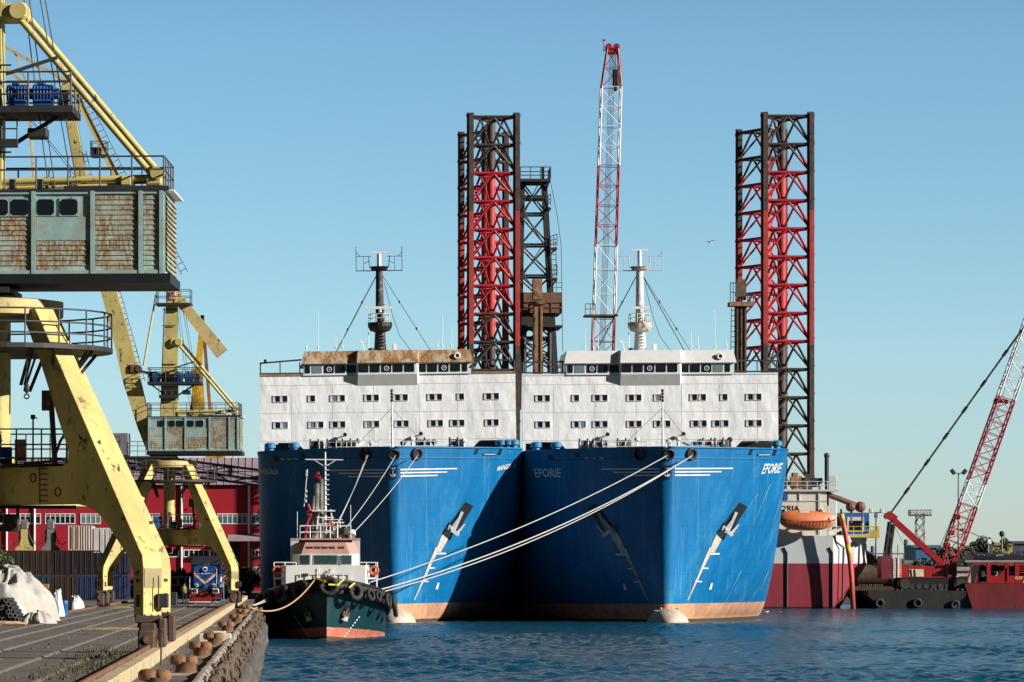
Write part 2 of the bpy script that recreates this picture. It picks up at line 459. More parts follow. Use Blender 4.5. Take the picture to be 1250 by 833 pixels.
# ---------------------------------------------------------------- weeds, rubble
weed_m = M('dry weeds', (.085,.075,.04), .9, var=.4, scale=2)
stone_m = M('rubble stones', (.17,.15,.12), .95, var=.4, scale=3)
b = MB(); r = random.Random(5)
def blade(x, y, h):
    a = r.uniform(0, 6.28); w = .012+.012*r.random(); dx, dy = math.cos(a), math.sin(a); lx, ly = r.uniform(-.5,.5)*h, r.uniform(-.5,.5)*h
    b.add([(x-dx*w,y-dy*w,QZ),(x+dx*w,y+dy*w,QZ),(x+lx*.6+dx*w*.6,y+ly*.6,QZ+h*.7),(x+lx,y+ly,QZ+h)], [(0,1,2,3)])
for i in range(85):
    y = r.uniform(96, 138); cx = -4.6 - abs(r.gauss(0,.75)) - (.5 if r.random()<.4 else 0)
    for j in range(18): blade(cx+r.gauss(0,.18), y+r.gauss(0,.3), r.uniform(.03,.17))
for i in range(60):
    y = r.uniform(140, 300); cx = r.choice((-5.1,-8.3,-11.6,-13.6))+r.gauss(0,.2)
    for j in range(12): blade(cx+r.gauss(0,.15), y+r.gauss(0,.3), r.uniform(.03,.11))
o = b.build('weeds', weed_m); setting(o, 'stuff', 'dry weeds growing in the quay joints by the crane foot', 'weeds')
b = MB()
for i in range(300):
    y = r.uniform(95, 240); x = r.choice((-4.7,-5.2,-6.4,-9.0,-3.2))+r.gauss(0,.5); q = r.uniform(.015,.055)
    if x > -2.1: continue
    b.sphere((x,y,QZ+q*.4), q*r.uniform(.8,1.6), q*r.uniform(.8,1.6), q*.7, 6, 4, jit=.25)
o = b.build('rubble', stone_m); setting(o, 'stuff', 'scattered stones and crumbs of concrete on the quay', 'rubble')
def mound(name, px, D, rx, ry, h, mat, label, cat):
    b = MB(); n, k = 28, 8; v = []
    for j in range(k+1):
        u = j/k
        for i in range(n):
            a = 2*PI*i/n; q = u*(1+.18*math.sin(2*a+1)+.1*math.sin(5*a)); v.append((rx*q*math.cos(a), ry*q*math.sin(a), max(.004,h*(1-u**1.5)+random.uniform(-.02,.02)*(u<.95))))
    b.add(v,[(j*n+i,j*n+(i+1)%n,(j+1)*n+(i+1)%n,(j+1)*n+i) for j in range(k) for i in range(n)])
    tag(b.build(name, mat, loc=(X(px,D),D,QZ), smooth=True), label, cat)
mound('sand_pile',135,184,1.3,2.2,.10,M('ochre sand',(.40,.27,.11),.95,var=.3,scale=4),'thin spill of ochre sand on the quay left of the near crane leg','sand')
mound('sand_pile',148,300,1.0,2.5,.10,bpy.data.materials['ochre sand'],'small ochre spill beside the left foot of the far crane','sand')
# ================================================================ portal cranes (one design, used twice)
LEGP = [(1.55,10.75),(2.22,9.30),(3.81,5.73),(4.98,3.10),(5.02,2.75),(5.02,1.25),(4.72,1.25),(4.70,2.6),(4.58,3.0),(3.95,3.95),(3.62,4.35),(3.3,4.58),(2.9,4.68),
        (0.35,4.68),(0.35,5.84),(2.45,5.84),(2.62,5.95),(2.68,6.2),(1.72,9.1),(1.15,10.55)]
def make_crane(near, loc, label):
    root = thing('portal_crane', label, 'crane', loc, group='yellow portal cranes on the quay')
    R2 = math.sqrt(2)
    # ---- portal: four splayed legs, each in its own diagonal plane
    for sx, sy in ((1,-1),(-1,-1),(1,1),(-1,1)):
        d = Vector((sx, sy, 0))            # per-axis offset
        tdir = Vector((-sy, sx, 0))/R2
        b = MB()
        b.prism(LEGP, lambda u, z, w: d*u + Vector((0,0,z)) + tdir*w, .76)
        leg = b.build('leg', yellow, root)
        bv = leg.modifiers.new('bevel', 'BEVEL'); bv.width = .025; bv.segments = 2; bv.limit_method = 'ANGLE'
        # dark slots, patch plate and lifting eyes
        for u, z, hh in ((4.86,1.75,.36),(4.86,2.35,.10),(4.4,4.2,.10)):
            c = d*u + Vector((0,0,z))
            for s_ in (-1,1):
                b = MB(); b.bar(c + tdir*s_*.385 - Vector((0,0,hh/2)), c + tdir*s_*.385 + Vector((0,0,hh/2)), .16, .012, side=d); b.build('slot', black, leg)
        b = MB(); c0 = d*5.028; b.bar(c0+Vector((0,0,2.15)), c0+Vector((0,0,2.72)), .70, .02, side=tdir)
        b.build('patch_plate', M('unpainted patch plate', (.33,.27,.14), .8, var=.3) if 'unpainted patch plate' not in bpy.data.materials else bpy.data.materials['unpainted patch plate'], leg)
        # bogie: equaliser box, wheel boxes, wheels
        b = MB(); cx, cy = sx*4.9, sy*4.9
        b.cbox((cx,cy,1.2), .78, .95, .22, bev=.03); b.cbox((cx,cy,.86), .52, 2.1, .46, bev=.06); b.cbox((cx, cy,1.06),.66,.7,.2,bev=.03)
        for k in (-1,1):
            b.cbox((cx-.04,cy+k*.72,.55), .50, .78, .66, bev=.05)
            b.cbox((cx+.42,cy+k*.62,.8), .22,.4,.85, bev=.04)
            for q in range(4): b.tube((cx-.3+q*.2, cy+k*.4, .95),(cx-.3+q*.2, cy+k*.42, 1.35), .03, n=6)
        bg_ = b.build('bogie', M('brown bogie paint',(.075,.05,.04),.7,var=.4,rust=.3) if 'brown bogie paint' not in bpy.data.materials else bpy.data.materials['brown bogie paint'], leg)
        b = MB()
        for k in (-1,1): b.lathe([(.10,-.16),(.34,-.15),(.34,.10),(.38,.11),(.38,.15),(.10,.16)], c=(cx,cy+k*.72,.42), n=20, axis='X')
        b.build('wheel', rusty, bg_, smooth=True, angle=40)
        b = MB(); b.lathe([(.13,-.03),(.13,.02),(.06,.03)], c=(cx,cy+ sy*1.13,.6), n=12, axis='Y'); b.build('axle_cap', rusty, bg_)
        b = MB(); b.cbox((cx+sx*.42, cy+.1, 1.75), .34, .5, .42, bev=.03); b.tube((cx+sx*.3,cy-.2,1.5),(cx+sx*.3,cy-.2,2.5),.02,n=5); b.build('brake_box', dark_st, leg)
    # hub of the cross beams + king post
    b = MB(); b.box(-.55,.55,-.55,.55,4.66,5.86); b.build('cross_hub', yellow, root)
    b = MB(); b.tube((0,0,5.8),(0,0,10.6),.44,n=20); b.tube((0,0,10.6),(0,0,11.4),.62,n=20)
    b.tube((0,0,6.0),(0,0,6.2),.55,n=20); b.build('king_post', yellow, root, smooth=True, angle=40)
    # pipes and ladder on cross beam
    b = MB()
    for s_ in (-1,1):
        b.ladder((1.65, -1.65-.6, 4.7), (1.65, -1.65-.6, 5.85), w=.34, r=.02, step=.16)
        b.path([(0,-.7,4.62),(1.5,-1.9,4.6),(2.6,-3.0,4.58)], .06, n=6)
    b.torus((2.05,-2.6,5.05), .13, .02, (.7,.7,0)); b.torus((1.25,-1.8,5.5), .13, .02, (.7,.7,0)); b.build('beam_ladder', dark_st, root)
    # ---- walkway around the cross beam with equipment
    b = MB(); b.box(-2.3,2.3,-2.3,2.3,5.86,5.93); b.build('lower_deck', dark_st, root)
    b = MB(); b.rail([(-2.3,-2.3,5.93),(2.3,-2.3,5.93),(2.3,2.3,5.93),(-2.3,2.3,5.93)], closed=True, r=.025, step=.8, rows=(1.0,.55,.15)); b.build('lower_railing', rail_m, root)
    b = MB(); b.cbox((.85,-1.6,6.35), .34,.4,.66, bev=.02); b.build('orange_cabinet', M('orange cabinet paint', (.62,.25,.03), .5, rust=.1), root)
    for c_, d_ in (((.4,-1.5,6.2),(.35,.4,.5)),((-.8,-1.5,6.4),(.6,.5,.9)),((-1.4,-1.4,6.2),(.4,.6,.5)),((.15,-1.9,6.4),(.25,.3,.9))):
        b = MB(); b.cbox(c_,*d_,bev=.03); b.build('electric_box', motor_b, root)
    b = MB(); b.sphere((.1,-2.0,7.05),.14,.14,.12); b.tube((.1,-2,6.4),(.1,-2,7.0),.06); b.build('warning_lamp', red_cr, root, smooth=True)
    b = MB(); b.path([(1.0,-2.2,5.93),(1.9,-2.2,6.0),(2.1,-2.25,6.6),(2.3,-2.25,6.9)], .05); b.tube((1.95,-2.3,5.9),(1.82,-2.3,8.0),.085,n=8); b.build('cable_mast', dark_st, root)
    b = MB(); b.cbox((1.72,-2.3,7.85),.36,.12,.62,bev=.02); b.build('notice_board', rusty, root)
    b = MB(); b.tube((1.27,-2.2,5.9),(1.27,-2.2,7.3),.03,n=6); b.cbox((1.27,-2.25,7.35),.14,.14,.14,bev=.02); b.path([(1.27,-2.2,7.3),(1.36,-2.2,7.34),(1.4,-2.2,7.28)],.02); b.build('lamp_post', dark_st, root)
    # lower machines under the hub
    b = MB(); b.cbox((0,-.75,3.95),1.5,.5,.18,bev=.02); b.cbox((-.5,-.8,4.25),.5,.5,.5,bev=.08); b.cbox((.5,-.8,4.2),.4,.5,.4,bev=.08); b.sphere((0,-.85,4.3),.25,.25,.25)
    for s_ in (-.7,.7): b.tube((s_,-.7,3.9),(s_,-.7,4.9),.05)
    b.build('cable_drum', dark_st, root)
    # ---- slewing ring and round platform
    b = MB(); b.lathe([(1.2,10.45),(2.02,10.5),(2.08,10.55),(2.08,11.0),(1.6,11.06)], n=40); b.build('slew_ring', cream, root, smooth=True, angle=40)
    b = MB(); b.lathe([(3.55,9.42),(3.62,9.42),(3.62,9.56),(3.55,9.57),(1.3,9.57),(1.3,9.5)], n=40)
    for i in range(8):
        a = PI/8 + i*PI/4; c, s_ = math.cos(a), math.sin(a)
        b.bar((3.3*c,3.3*s_,9.45),(2.35*c,2.35*s_,8.35),.10,.10); b.bar((3.05*c-.15*s_,3.05*s_+.15*c,9.45),(2.25*c-.15*s_,2.25*s_+.15*c,8.35),.07,.07)
    b.build('round_platform', dark_st, root)
    b = MB(); pts = [(3.58*math.cos(2*PI*i/20), 3.58*math.sin(2*PI*i/20), 9.57) for i in range(20)]
    b.rail(pts, h=1.05, r=.028, step=1.3, rows=(1,.62,.3), closed=True); b.build('platform_railing', rail_m, root)
    # hook hanging under the platform
    b = MB(); b.tube((1.12,-2.9,9.4),(1.12,-2.9,8.35),.015,n=5); b.sphere((1.12,-2.9,8.2),.09,.07,.16); b.torus((1.12,-2.9,7.95),.07,.025,(0,1,0),n=10,k=5); b.build('hanging_hook', dark_st, root)

    # ================= slewing part =================
    T = Matrix.Rotation(math.radians(-3.2), 4, 'Z')
    def mb():
        b = MB(); b.M = T; return b
    X0, X1, YF, YB, H0, H1 = -1.5, 5.42, -1.75, 1.75, 11.72, 14.3
    b = mb(); b.box(X0-.05,X1+.16,YF-.12,YB+.12,11.46,11.75); b.build('house_base', black, root)
    b = mb()
    b.box(X0,X1,YF,YB,H0,H1)
    house = b.build('machine_house', teal, root)
    # ribs (upright strips) front and back
    posts = [X0+.05,-.2,1.30,3.12,4.60,5.24]
    b = mb()
    for x in posts:
        w = .13 
        for y, s_ in ((YF,-1),(YB,1)): b.box(x, x+w, y, y+s_*.09, H0, H1)
    b.box(X0,X1,YF-.07,YF,H0-.02,H0+.14); b.box(X0,X1,YF-.06,YF,H1-.10,H1)
    b.box(X0,X1,YB,YB+.07,H0-.02,H0+.14)
    b.build('wall_post', teal, house)
    # lapped boards, every panel
    b = mb(); pan = list(zip(posts, posts[1:]))
    nrow = 15; rh = (H1-H0-.26)/nrow
    for i in range(nrow):
        z = H0+.14+i*rh
        for k, (a, c) in enumerate(pan):
            a2, c2 = a+.15, c-.02
            if c2-a2 < .08: continue
            if k in (0,1,2) and i >= nrow-4:   # window strip
                continue
            if k == 2 and 6 <= i < nrow-4: continue
            for y, s_ in ((YF,-1),(YB,1)):
                b.add([(a2,y+s_*.036,z),(c2,y+s_*.036,z),(c2,y+s_*.008,z+rh),(a2,y+s_*.008,z+rh),(a2,y,z),(c2,y,z)],
                      [(0,1,2,3),(4,5,1,0)])
        # end wall boards
        b.add([(X1+.075,YF,z),(X1+.075,YB,z),(X1+.012,YB,z+rh),(X1+.012,YF,z+rh),(X1,YF,z),(X1,YB,z)], [(0,1,2,3),(4,5,1,0)])
        b.add([(X0-.055,YF,z),(X0-.055,YB,z),(X0-.008,YB,z+rh),(X0-.008,YF,z+rh),(X0,YF,z),(X0,YB,z)], [(0,1,2,3),(4,5,1,0)])
    b.build('lapped_boards', siding_m, house)
    b = mb(); b.box(1.45,3.08,YF-.03,YF,12.78,13.50); b.build('flat_panel', teal, house)
    b = mb(); b.box(X1+.0,X1+.26,YF-.03,YB+.03,H1-.02,H1+.03); b.build('end_trim', white_p, house)
    # windows with rounded dark panes
    for x0, x1 in ((-.62,-.26),(.14,.58),(.68,1.22),(1.48,2.0),(2.2,2.72)):
        z0, z1 = 13.56, 14.04
        b = mb(); b.box(x0-.04,x1+.04,YF-.05,YF,z0-.04,z1+.04); fr = b.build('window', teal, house)
        b = mb(); q = .07; b.prism([(x0+q,z0),(x1-q,z0),(x1,z0+q),(x1,z1-q),(x1-q,z1),(x0+q,z1),(x0,z1-q),(x0,z0+q)], lambda u,z,w_: Vector((u,YF-.055+w_,z)), .02)
        b.build('pane', win_dk, fr)
    # roof, kerb and railing, floodlights
    b = mb(); b.box(X0-.08,X1+.12,YF-.1,YB+.1,H1,H1+.05); b.box(2.3,X1+.1,YF-.1,YB+.1,H1+.052,H1+.14); b.build('house_roof', dark_st, house)
    b = mb(); b.rail([(X0,YF,H1+.05),(X1-.05,YF,H1+.05),(X1-.05,YB,H1+.05),(X0,YB,H1+.05)], h=1.0, r=.028, step=1.0, rows=(1,.6), closed=True); b.build('roof_railing', rail_m, house)
    b = mb()
    for x in (.7,1.55): b.cbox((x,YF+.1,H1+.22),.2,.16,.3,bev=.02); b.tube((x+.15,YF+.1,H1+.02),(x+.05,YF+.1,H1+.2),.03)
    b.build('floodlight', black, house)
    b = mb()   # end bracket with sheaves
    b.cbox((4.95,0,14.75),.5,1.2,.34,bev=.05); b.tube((5.05,-.65,14.95),(5.05,.65,14.95),.2,n=16); b.cbox((4.1,0,14.72),.35,1.3,.3,bev=.04)
    b.bar((4.75,-.4,14.3),(5.15,-.4,15.0),.14); b.bar((4.75,.4,14.3),(5.15,.4,15.0),.14)
    b.build('rear_bracket', yellow, house)
    b = mb()
    for y in (-.42,.42): b.tube((.2,y,14.72),(5.0,y,14.82),.105,n=10)
    b.tube((.2,-.42,14.52),(4.2,-.42,14.6),.06,n=8)
    b.build('roof_strut', yellow, house, smooth=True, angle=40)
    # diagonal back stays (two tubes)
    b = mb(); b.tube((.62,-.45,19.95),(4.86,-.55,14.95),.105,n=10); b.tube((.92,.45,19.95),(5.12,.55,14.95),.105,n=10); b.build('back_stay', yellow, root, smooth=True, angle=40)
    # mast
    b = mb(); mo = -.42 if near else .02; b.bar((mo,0,14.1),(mo+.2,0,23.9),1.28,1.1,side=(1,0,0),w2=.82,h2=.8); mast = b.build('mast', yellow, root)
    b = mb(); b.cbox((.55,0,20.0),.9,1.3,.5,bev=.08); b.tube((.75,-.75,20.0),(.75,.75,20.0),.26,n=16); b.build('stay_bracket', yellow, mast)
    b = mb()
    for z in (15.6,18.3,21.2,22.4): b.box(-.62+.02*z-.3,.62+.0*z-.1,-.56,-.50,z,z+.05)
    b.ladder((-.62,-.3,14.4),(-.35,-.3,22.6),side=(0,1,0),r=.025); b.build('mast_ladder', dark_st, mast)
    # motor platform round the mast
    b = mb(); b.box(-1.55,2.5,-1.25,1.25,16.78,16.98); b.bar((1.9,0,16.78),(.5,0,15.9),.12); b.bar((-1.3,-.6,16.78),(-.4,-.6,16.1),.1); b.cbox((1.35,-.4,16.2),.6,.7,.3,bev=.03); pf = b.build('motor_platform', dark_st, mast)
    b = mb(); b.rail([(-1.5,-1.2,16.98),(2.45,-1.2,16.98),(2.45,1.2,16.98),(-1.5,1.2,16.98)], h=1.05, r=.03, step=1.2, rows=(1,.7,.35), closed=True); b.bar((.4,-.9,18.0),(2.0,-.9,18.5),.1,.1); b.build('platform_railing', rail_m, pf)
    for x in (-.9,.75,1.55):
        b = mb(); b.tube((x-.32,-.75,17.4),(x+.32,-.75,17.4),.28,n=14); b.tube((x+.32,-.75,17.4),(x+.48,-.75,17.4),.17,n=12); b.cbox((x,-.75,17.1),.6,.5,.2,bev=.03); b.cbox((x-.05,-.75,17.72),.24,.24,.14,bev=.03)
        for q in range(6): b.torus((x-.26+q*.1,-.75,17.4),.285,.018,(1,0,0),n=14,k=4)
        b.build('motor', motor_b, pf)
    b = mb(); b.tube((-.1,-.8,17.4),(.1,-.8,17.4),.4,n=16); b.cbox((-1.3,.2,17.4),.4,.8,.8,bev=.05); b.cbox((2.1,.3,17.3),.4,.8,.6,bev=.05); b.build('gearbox', black, pf)
    # mast head platform
    b = mb(); b.box(-.95,1.7,-.95,.95,22.75,22.92); tp = b.build('head_platform', dark_st, mast)
    b = mb(); b.rail([(-.9,-.9,22.92),(1.65,-.9,22.92),(1.65,.9,22.92),(-.9,.9,22.92)], h=1.0, r=.025, step=.8, rows=(1,.5), closed=True); b.build('platform_railing', rail_m, tp)
    b = mb(); b.tube((.2,-.7,23.9),(.2,.7,23.9),.32,n=16); b.cbox((.25,0,23.5),.6,1.0,.7,bev=.08); b.build('head_pivot', salmon, mast)
    # counterweight lever
    b = mb(); b.bar((-.3,0,24.55),(4.0,0,19.15) if not near else (4.0,0,27.4),.7,.62,side=(0,1,0),w2=.95,h2=1.05); b.build('counterweight_lever', cream, root)
    # tie to the jib head, with ladder and basket
    b = mb(); b.bar((.1,0,24.2),(-7.5,0,39.7),.5,.62,side=(0,1,0),w2=.45,h2=.42); tie = b.build('tie_bar', cream, root)
    b = mb(); b.ladder((-1.9,-.28,29.4),(-6.6,-.28,38.9),w=.5,side=(.9,0,.44),r=.03,step=.5); b.ladder((1.2,-.28,25.2),(-.9,-.28,29.0),w=.5,side=(.9,0,.44),r=.03,step=.5); b.build('tie_ladder', rail_m, tie)
    b = mb(); b.box(-5.9,-4.7,-.7,.7,34.0,34.15); b.box(-5.9,-5.1,-.6,.6,34.15,34.7); bk = b.build('basket', dark_st, tie)
    b = mb(); b.rail([(-5.9,-.7,34.15),(-4.7,-.7,34.15),(-4.7,.7,34.15),(-5.9,.7,34.15)], h=1.0, r=.03, step=.7, closed=True); b.build('basket_railing', rail_m, bk)
    # boom
    b = mb()
    pts = [(-1.45,11.9,.5),(-1.85,13.6,1.0),(-2.85,17.2,1.3),(-3.6,20.4,1.25),(-5.0,25.5,1.12),(-6.5,31.5,.9),(-7.35,36.6,.7)]
    for (x,z,w_),(x2,z2,w2) in zip(pts,pts[1:]): b.bar((x,0,z),(x2,0,z2),1.0,w_,side=(0,1,0),w2=1.0,h2=w2)
    b.bar((-7.35,0,36.6),(-7.9,0,39.6),.6,.6,side=(0,1,0),h2=.4); b.bar((-7.25,0,36.4),(-6.55,0,39.0),.5,.4,side=(0,1,0))
    boom = b.build('boom', yellow, root)
    b = mb(); b.ladder((-2.1,-.2,17.0),(-4.35,-.2,25.2),w=.6,side=(.96,0,.27),r=.03,step=.42); b.ladder((-4.4,-.2,25.4),(-6.6,-.2,34.4),w=.6,side=(.96,0,.27),r=.03,step=.5); b.build('boom_ladder', rail_m, boom)
    b = mb(); b.cbox((-2.6,0,18.0),.7,1.3,.6,bev=.06); b.tube((-2.3,-.7,18.0),(-2.3,.7,18.0),.22,n=12); b.build('boom_joint', rusty, boom)
    b = mb(); b.bar((-2.4,0,17.9),(-1.0,0,17.5),.22,.2); b.bar((-1.6,0,17.6),(-1.0,0,17.6),.3,.36); b.build('luffing_rack', dark_st, root)
    b = mb(); b.tube((-1.9,-.5,18.2),(-.95,-.5,23.6),.075,n=8); b.build('boom_link', cream, root)
    # front jib (reaches inland, high up)
    b = mb()
    for y in (-.35,.35):
        b.bar((-7.6,y,39.7),(-17.5,y*.6,45.2),.2); b.bar((-7.5,y,36.7),(-17.5,y*.6,45.0),.22); 
        for i in range(6):
            u = i/6; u2=(i+.5)/6
            p = Vector((-7.5,y,36.7)).lerp(Vector((-17.5,y*.6,45.0)),u); q = Vector((-7.6,y,39.7)).lerp(Vector((-17.5,y*.6,45.2)),u2); b.bar(p,q,.1)
    b.tube((-17.5,-.5,45.1),(-17.5,.5,45.1),.4,n=14); b.build('front_jib', cream, root)
    b = mb(); 
    for y in (-.3,.3): b.bar((-8.0,y,36.9),(-10.6,y,36.95),.16); b.bar((-10.6,y,36.95),(-9.3,y,38.7),.12); b.bar((-10.6,y,36.9),(-10.2,y,31.0),.13)
    b.build('jib_bracket', cream, root)
    # hoist ropes and lower mast box
    b = mb()
    for x, x2 in ((1.7,.55),(1.9,.7),(2.45,.95),(2.6,1.1)): b.tube((x,-.5,14.4),(x2,-.3,23.0),.018,n=4)
    for x in (-.2,.2): b.tube((x,.3,24.0),(-17.4,.2,45.3),.02,n=4)
    for x in (-17.6,-17.4): b.tube((x,0,45),(x,0,14),.02,n=4)
    b.build('hoist_rope', rope_dk, root)
    b = mb(); b.box(-.7,.75,-.9,-.6,15.75,16.0); b.build('mast_step', dark_st, mast)
    b = mb(); b.rail([(-.7,-.9,16.0),(.75,-.9,16.0)], h=.6, r=.025, step=.5); b.build('platform_railing', rail_m, mast)
    # operator cab
    b = mb(); b.cbox((-3.6,-1.0,12.25),1.35,1.6,1.7,bev=.06); cab = b.build('operator_cab', M('grey cab paint', (.17,.18,.21), .5, rust=.12), root)
    b = mb(); b.box(-4.1,-3.55,-1.83,-1.80,12.0,12.85); b.box(-4.29,-4.275,-1.6,-.4,12.0,12.85); cw = b.build('window', black, cab)
    b = mb(); b.box(-4.05,-3.6,-1.85,-1.832,12.05,12.4); b.box(-4.05,-3.6,-1.85,-1.832,12.48,12.8); b.build('pane', win_sky, cw)
    b = mb(); b.box(-4.4,.6,-1.9,1.6,11.2,11.36); b.build('cab_walkway', dark_st, root)
    b = mb(); b.rail([(-2.85,-1.85,11.36),(-1.6,-1.85,11.36)], h=1.1, r=.025, step=.5, rows=(1,.7,.35)); b.rail([(-4.4,-1.85,10.0),(-1.6,-1.85,10.0)], h=1.1, r=.025, step=.8); b.build('walkway_railing', rail_m, root)
    return root
make_crane(True, (-8.93, 125.0, QZ), 'large near portal crane with rusty turquoise machine house, filling the left edge')
make_crane(False, (-8.62, 303.0, QZ), 'smaller looking portal crane farther along the quay, boom raised, beside the blue locomotive')

# ---- bright yellow crane far behind the building
def far_crane():
    D = 640; x0, y0 = X(262, D), D
    r = thing('tower_crane', 'bright yellow crane tower standing behind the red warehouse roof', 'crane', (x0, y0, 1.9))
    def L(px, py, dy=0): p = P(px, py, D); return Vector((p.x-x0, dy, p.z-1.9))
    b = MB(); b.box(L(251,0).x, L(275,0).x, -1.4, 1.4, 0, L(0,553).z); b.build('tower', orange_y, r)
    b = MB(); b.bar(L(240,452), L(247,556), 1.9, 1.6, side=(1,0,0)); b.bar(L(241,470),L(246,400),1.3,1.2,side=(1,0,0),w2=.7); b.build('mast', orange_y, r)
    b = MB(); b.bar(L(247,385), L(258,520), .55, .5, side=(1,0,0)); b.bar(L(247,385), L(233,510), .5, .5, side=(1,0,0)); b.bar(L(233,510),L(229,530),.6,.6,side=(1,0,0)); b.build('frame_strut', M('dull orange steel', (.33,.17,.06), .7, rust=.25), r)
    b = MB(); b.box(L(246,0).x,L(284,0).x,-2,2,L(0,568).z,L(0,566).z); b.rail([L(268,566,-1.9),L(284,566,-1.9)],h=1.2,r=.05); b.tube(L(276,580,-1.5),L(276,560,-1.5),.12); b.build('walkway', dark_st, r)
    b = MB(); b.cbox(L(256,528,-.5),2.4,2.4,2.0,bev=.2); b.build('winch_house', orange_y, r)
far_crane()
# ================================================================ the two ferries
def hull_mat(name, base, boot, boot_z, tilt=0.0, scuff=(.32,.45,.55), lite=None):
    m, t, b = nt(name)
    v = coords(t); v2 = coords(t, (1,1,.12)); v3 = coords(t,(.35,1,.5))
    c = ramp(t, noise(t, v2, .9, 5), .3, .75, (*[x*.82 for x in base],1), (*[min(1,x*1.15+.004) for x in base],1)).outputs['Color']
    p = ramp(t, noise(t, v3, .28, 7, .72), .52, .72).outputs['Color']       # sun bleached patches
    pm = N(t, 'ShaderNodeMath', operation='MULTIPLY'); pm.inputs[1].default_value = .55; t.links.new(p, pm.inputs[0])
    c = mixc(t, pm.outputs[0], c, lite or (.06,.31,.52))
    mp2 = t.nodes.new('ShaderNodeMapping'); mp2.inputs['Rotation'].default_value = (0,math.radians(30),0); mp2.inputs['Scale'].default_value = (2.4,.25,.10)
    tcx = t.nodes.new('ShaderNodeTexCoord'); t.links.new(tcx.outputs['Object'], mp2.inputs['Vector'])
    dg = ramp(t, noise(t, mp2.outputs['Vector'], .9, 5, .65), .56, .72).outputs['Color']; dm = N(t,'ShaderNodeMath',operation='MULTIPLY'); dm.inputs[1].default_value = .28; t.links.new(dg,dm.inputs[0])
    c = mixc(t, dm.outputs[0], c, tuple(min(1,.5*(a_+b_)+.02) for a_,b_ in zip(lite or (.12,.30,.46), scuff)))
    ch = ramp(t, noise(t, coords(t,(.6,.6,.05)), 2.6, 7, .75), .66, .73).outputs['Color']        # scuffs and chipped streaks
    cm = N(t, 'ShaderNodeMath', operation='MULTIPLY'); cm.inputs[1].default_value = .38; t.links.new(ch, cm.inputs[0])
    c = mixc(t, cm.outputs[0], c, scuff)
    # boot topping: by height, worn edge
    tc = N(t, 'ShaderNodeTexCoord'); sp = N(t, 'ShaderNodeSeparateXYZ'); t.links.new(tc.outputs['Object'], sp.inputs[0])
    hz = N(t, 'ShaderNodeMath', operation='MULTIPLY_ADD'); hz.inputs[1].default_value = tilt
    t.links.new(sp.outputs['Y'], hz.inputs[0]); t.links.new(sp.outputs['Z'], hz.inputs[2])
    nz = N(t, 'ShaderNodeMath', operation='MULTIPLY_ADD'); nz.inputs[1].default_value = .10; t.links.new(noise(t, v, 1.2, 4), nz.inputs[0]); t.links.new(hz.outputs[0], nz.inputs[2])
    lt = N(t, 'ShaderNodeMath', operation='LESS_THAN'); lt.inputs[1].default_value = boot_z; t.links.new(nz.outputs[0], lt.inputs[0])
    bc = ramp(t, noise(t, coords(t,(1,1,.3)), 1.1, 7, .7), .3, .72, (*[x*.6 for x in boot],1), (*[min(1,x*1.3) for x in boot],1)).outputs['Color']
    c = mixc(t, lt.outputs[0], c, bc)
    wl = N(t, 'ShaderNodeMath', operation='LESS_THAN'); wl.inputs[1].default_value = .32; t.links.new(nz.outputs[0], wl.inputs[0])
    c = mixc(t, wl.outputs[0], c, (.10,.075,.035))
    cb = N(t,'ShaderNodeCombineXYZ'); ad = N(t,'ShaderNodeMath',operation='ADD'); t.links.new(sp.outputs['X'],ad.inputs[0]); t.links.new(sp.outputs['Y'],ad.inputs[1])
    t.links.new(ad.outputs[0],cb.inputs[0]); t.links.new(sp.outputs['Z'],cb.inputs[1])
    bk = N(t,'ShaderNodeTexBrick'); bk.inputs['Scale'].default_value = 1; bk.inputs['Brick Width'].default_value = 6.5; bk.inputs['Row Height'].default_value = 2.35; bk.inputs['Mortar Size'].default_value = .025; bk.inputs['Mortar Smooth'].default_value = .6
    t.links.new(cb.outputs[0],bk.inputs['Vector'])
    sk = N(t,'ShaderNodeMath',operation='MULTIPLY'); sk.inputs[1].default_value = .45; t.links.new(bk.outputs['Fac'],sk.inputs[0])
    c = mixc(t, sk.outputs[0], c, tuple(x*.45 for x in base))
    ru = ramp(t, noise(t, coords(t,(1,1,.045)), 1.7, 6, .7), .63, .78).outputs['Color']; rm = N(t,'ShaderNodeMath',operation='MULTIPLY'); rm.inputs[1].default_value = .26; t.links.new(ru,rm.inputs[0])
    c = mixc(t, rm.outputs[0], c, (.10,.07,.05))
    t.links.new(c, b.inputs['Base Color']); b.inputs['Roughness'].default_value = .46; b.inputs['Specular IOR Level'].default_value = .35
    bn = N(t, 'ShaderNodeBump'); bn.inputs['Strength'].default_value = .5; bn.inputs['Distance'].default_value = .10
    t.links.new(noise(t, coords(t,(1,1,1)), .55, 4), bn.inputs['Height']); t.links.new(bn.outputs['Normal'], b.inputs['Normal'])
    return m
blue_hull = hull_mat('weathered blue hull paint', (.001,.148,.37), (.60,.33,.20), 1.85)
deck_m = M('dark green deck paint', (.05,.07,.06), .8)
hull_white = M('white hull lettering', (.74,.76,.78), .6, var=.12, dirt=(.42,.5,.56))
scrape_m = M('pale scraped plating', (.58,.54,.48), .7, var=.3, scale=2, rust=.25, rustcol=(.30,.16,.07), stretch=.3)
plate_w = None
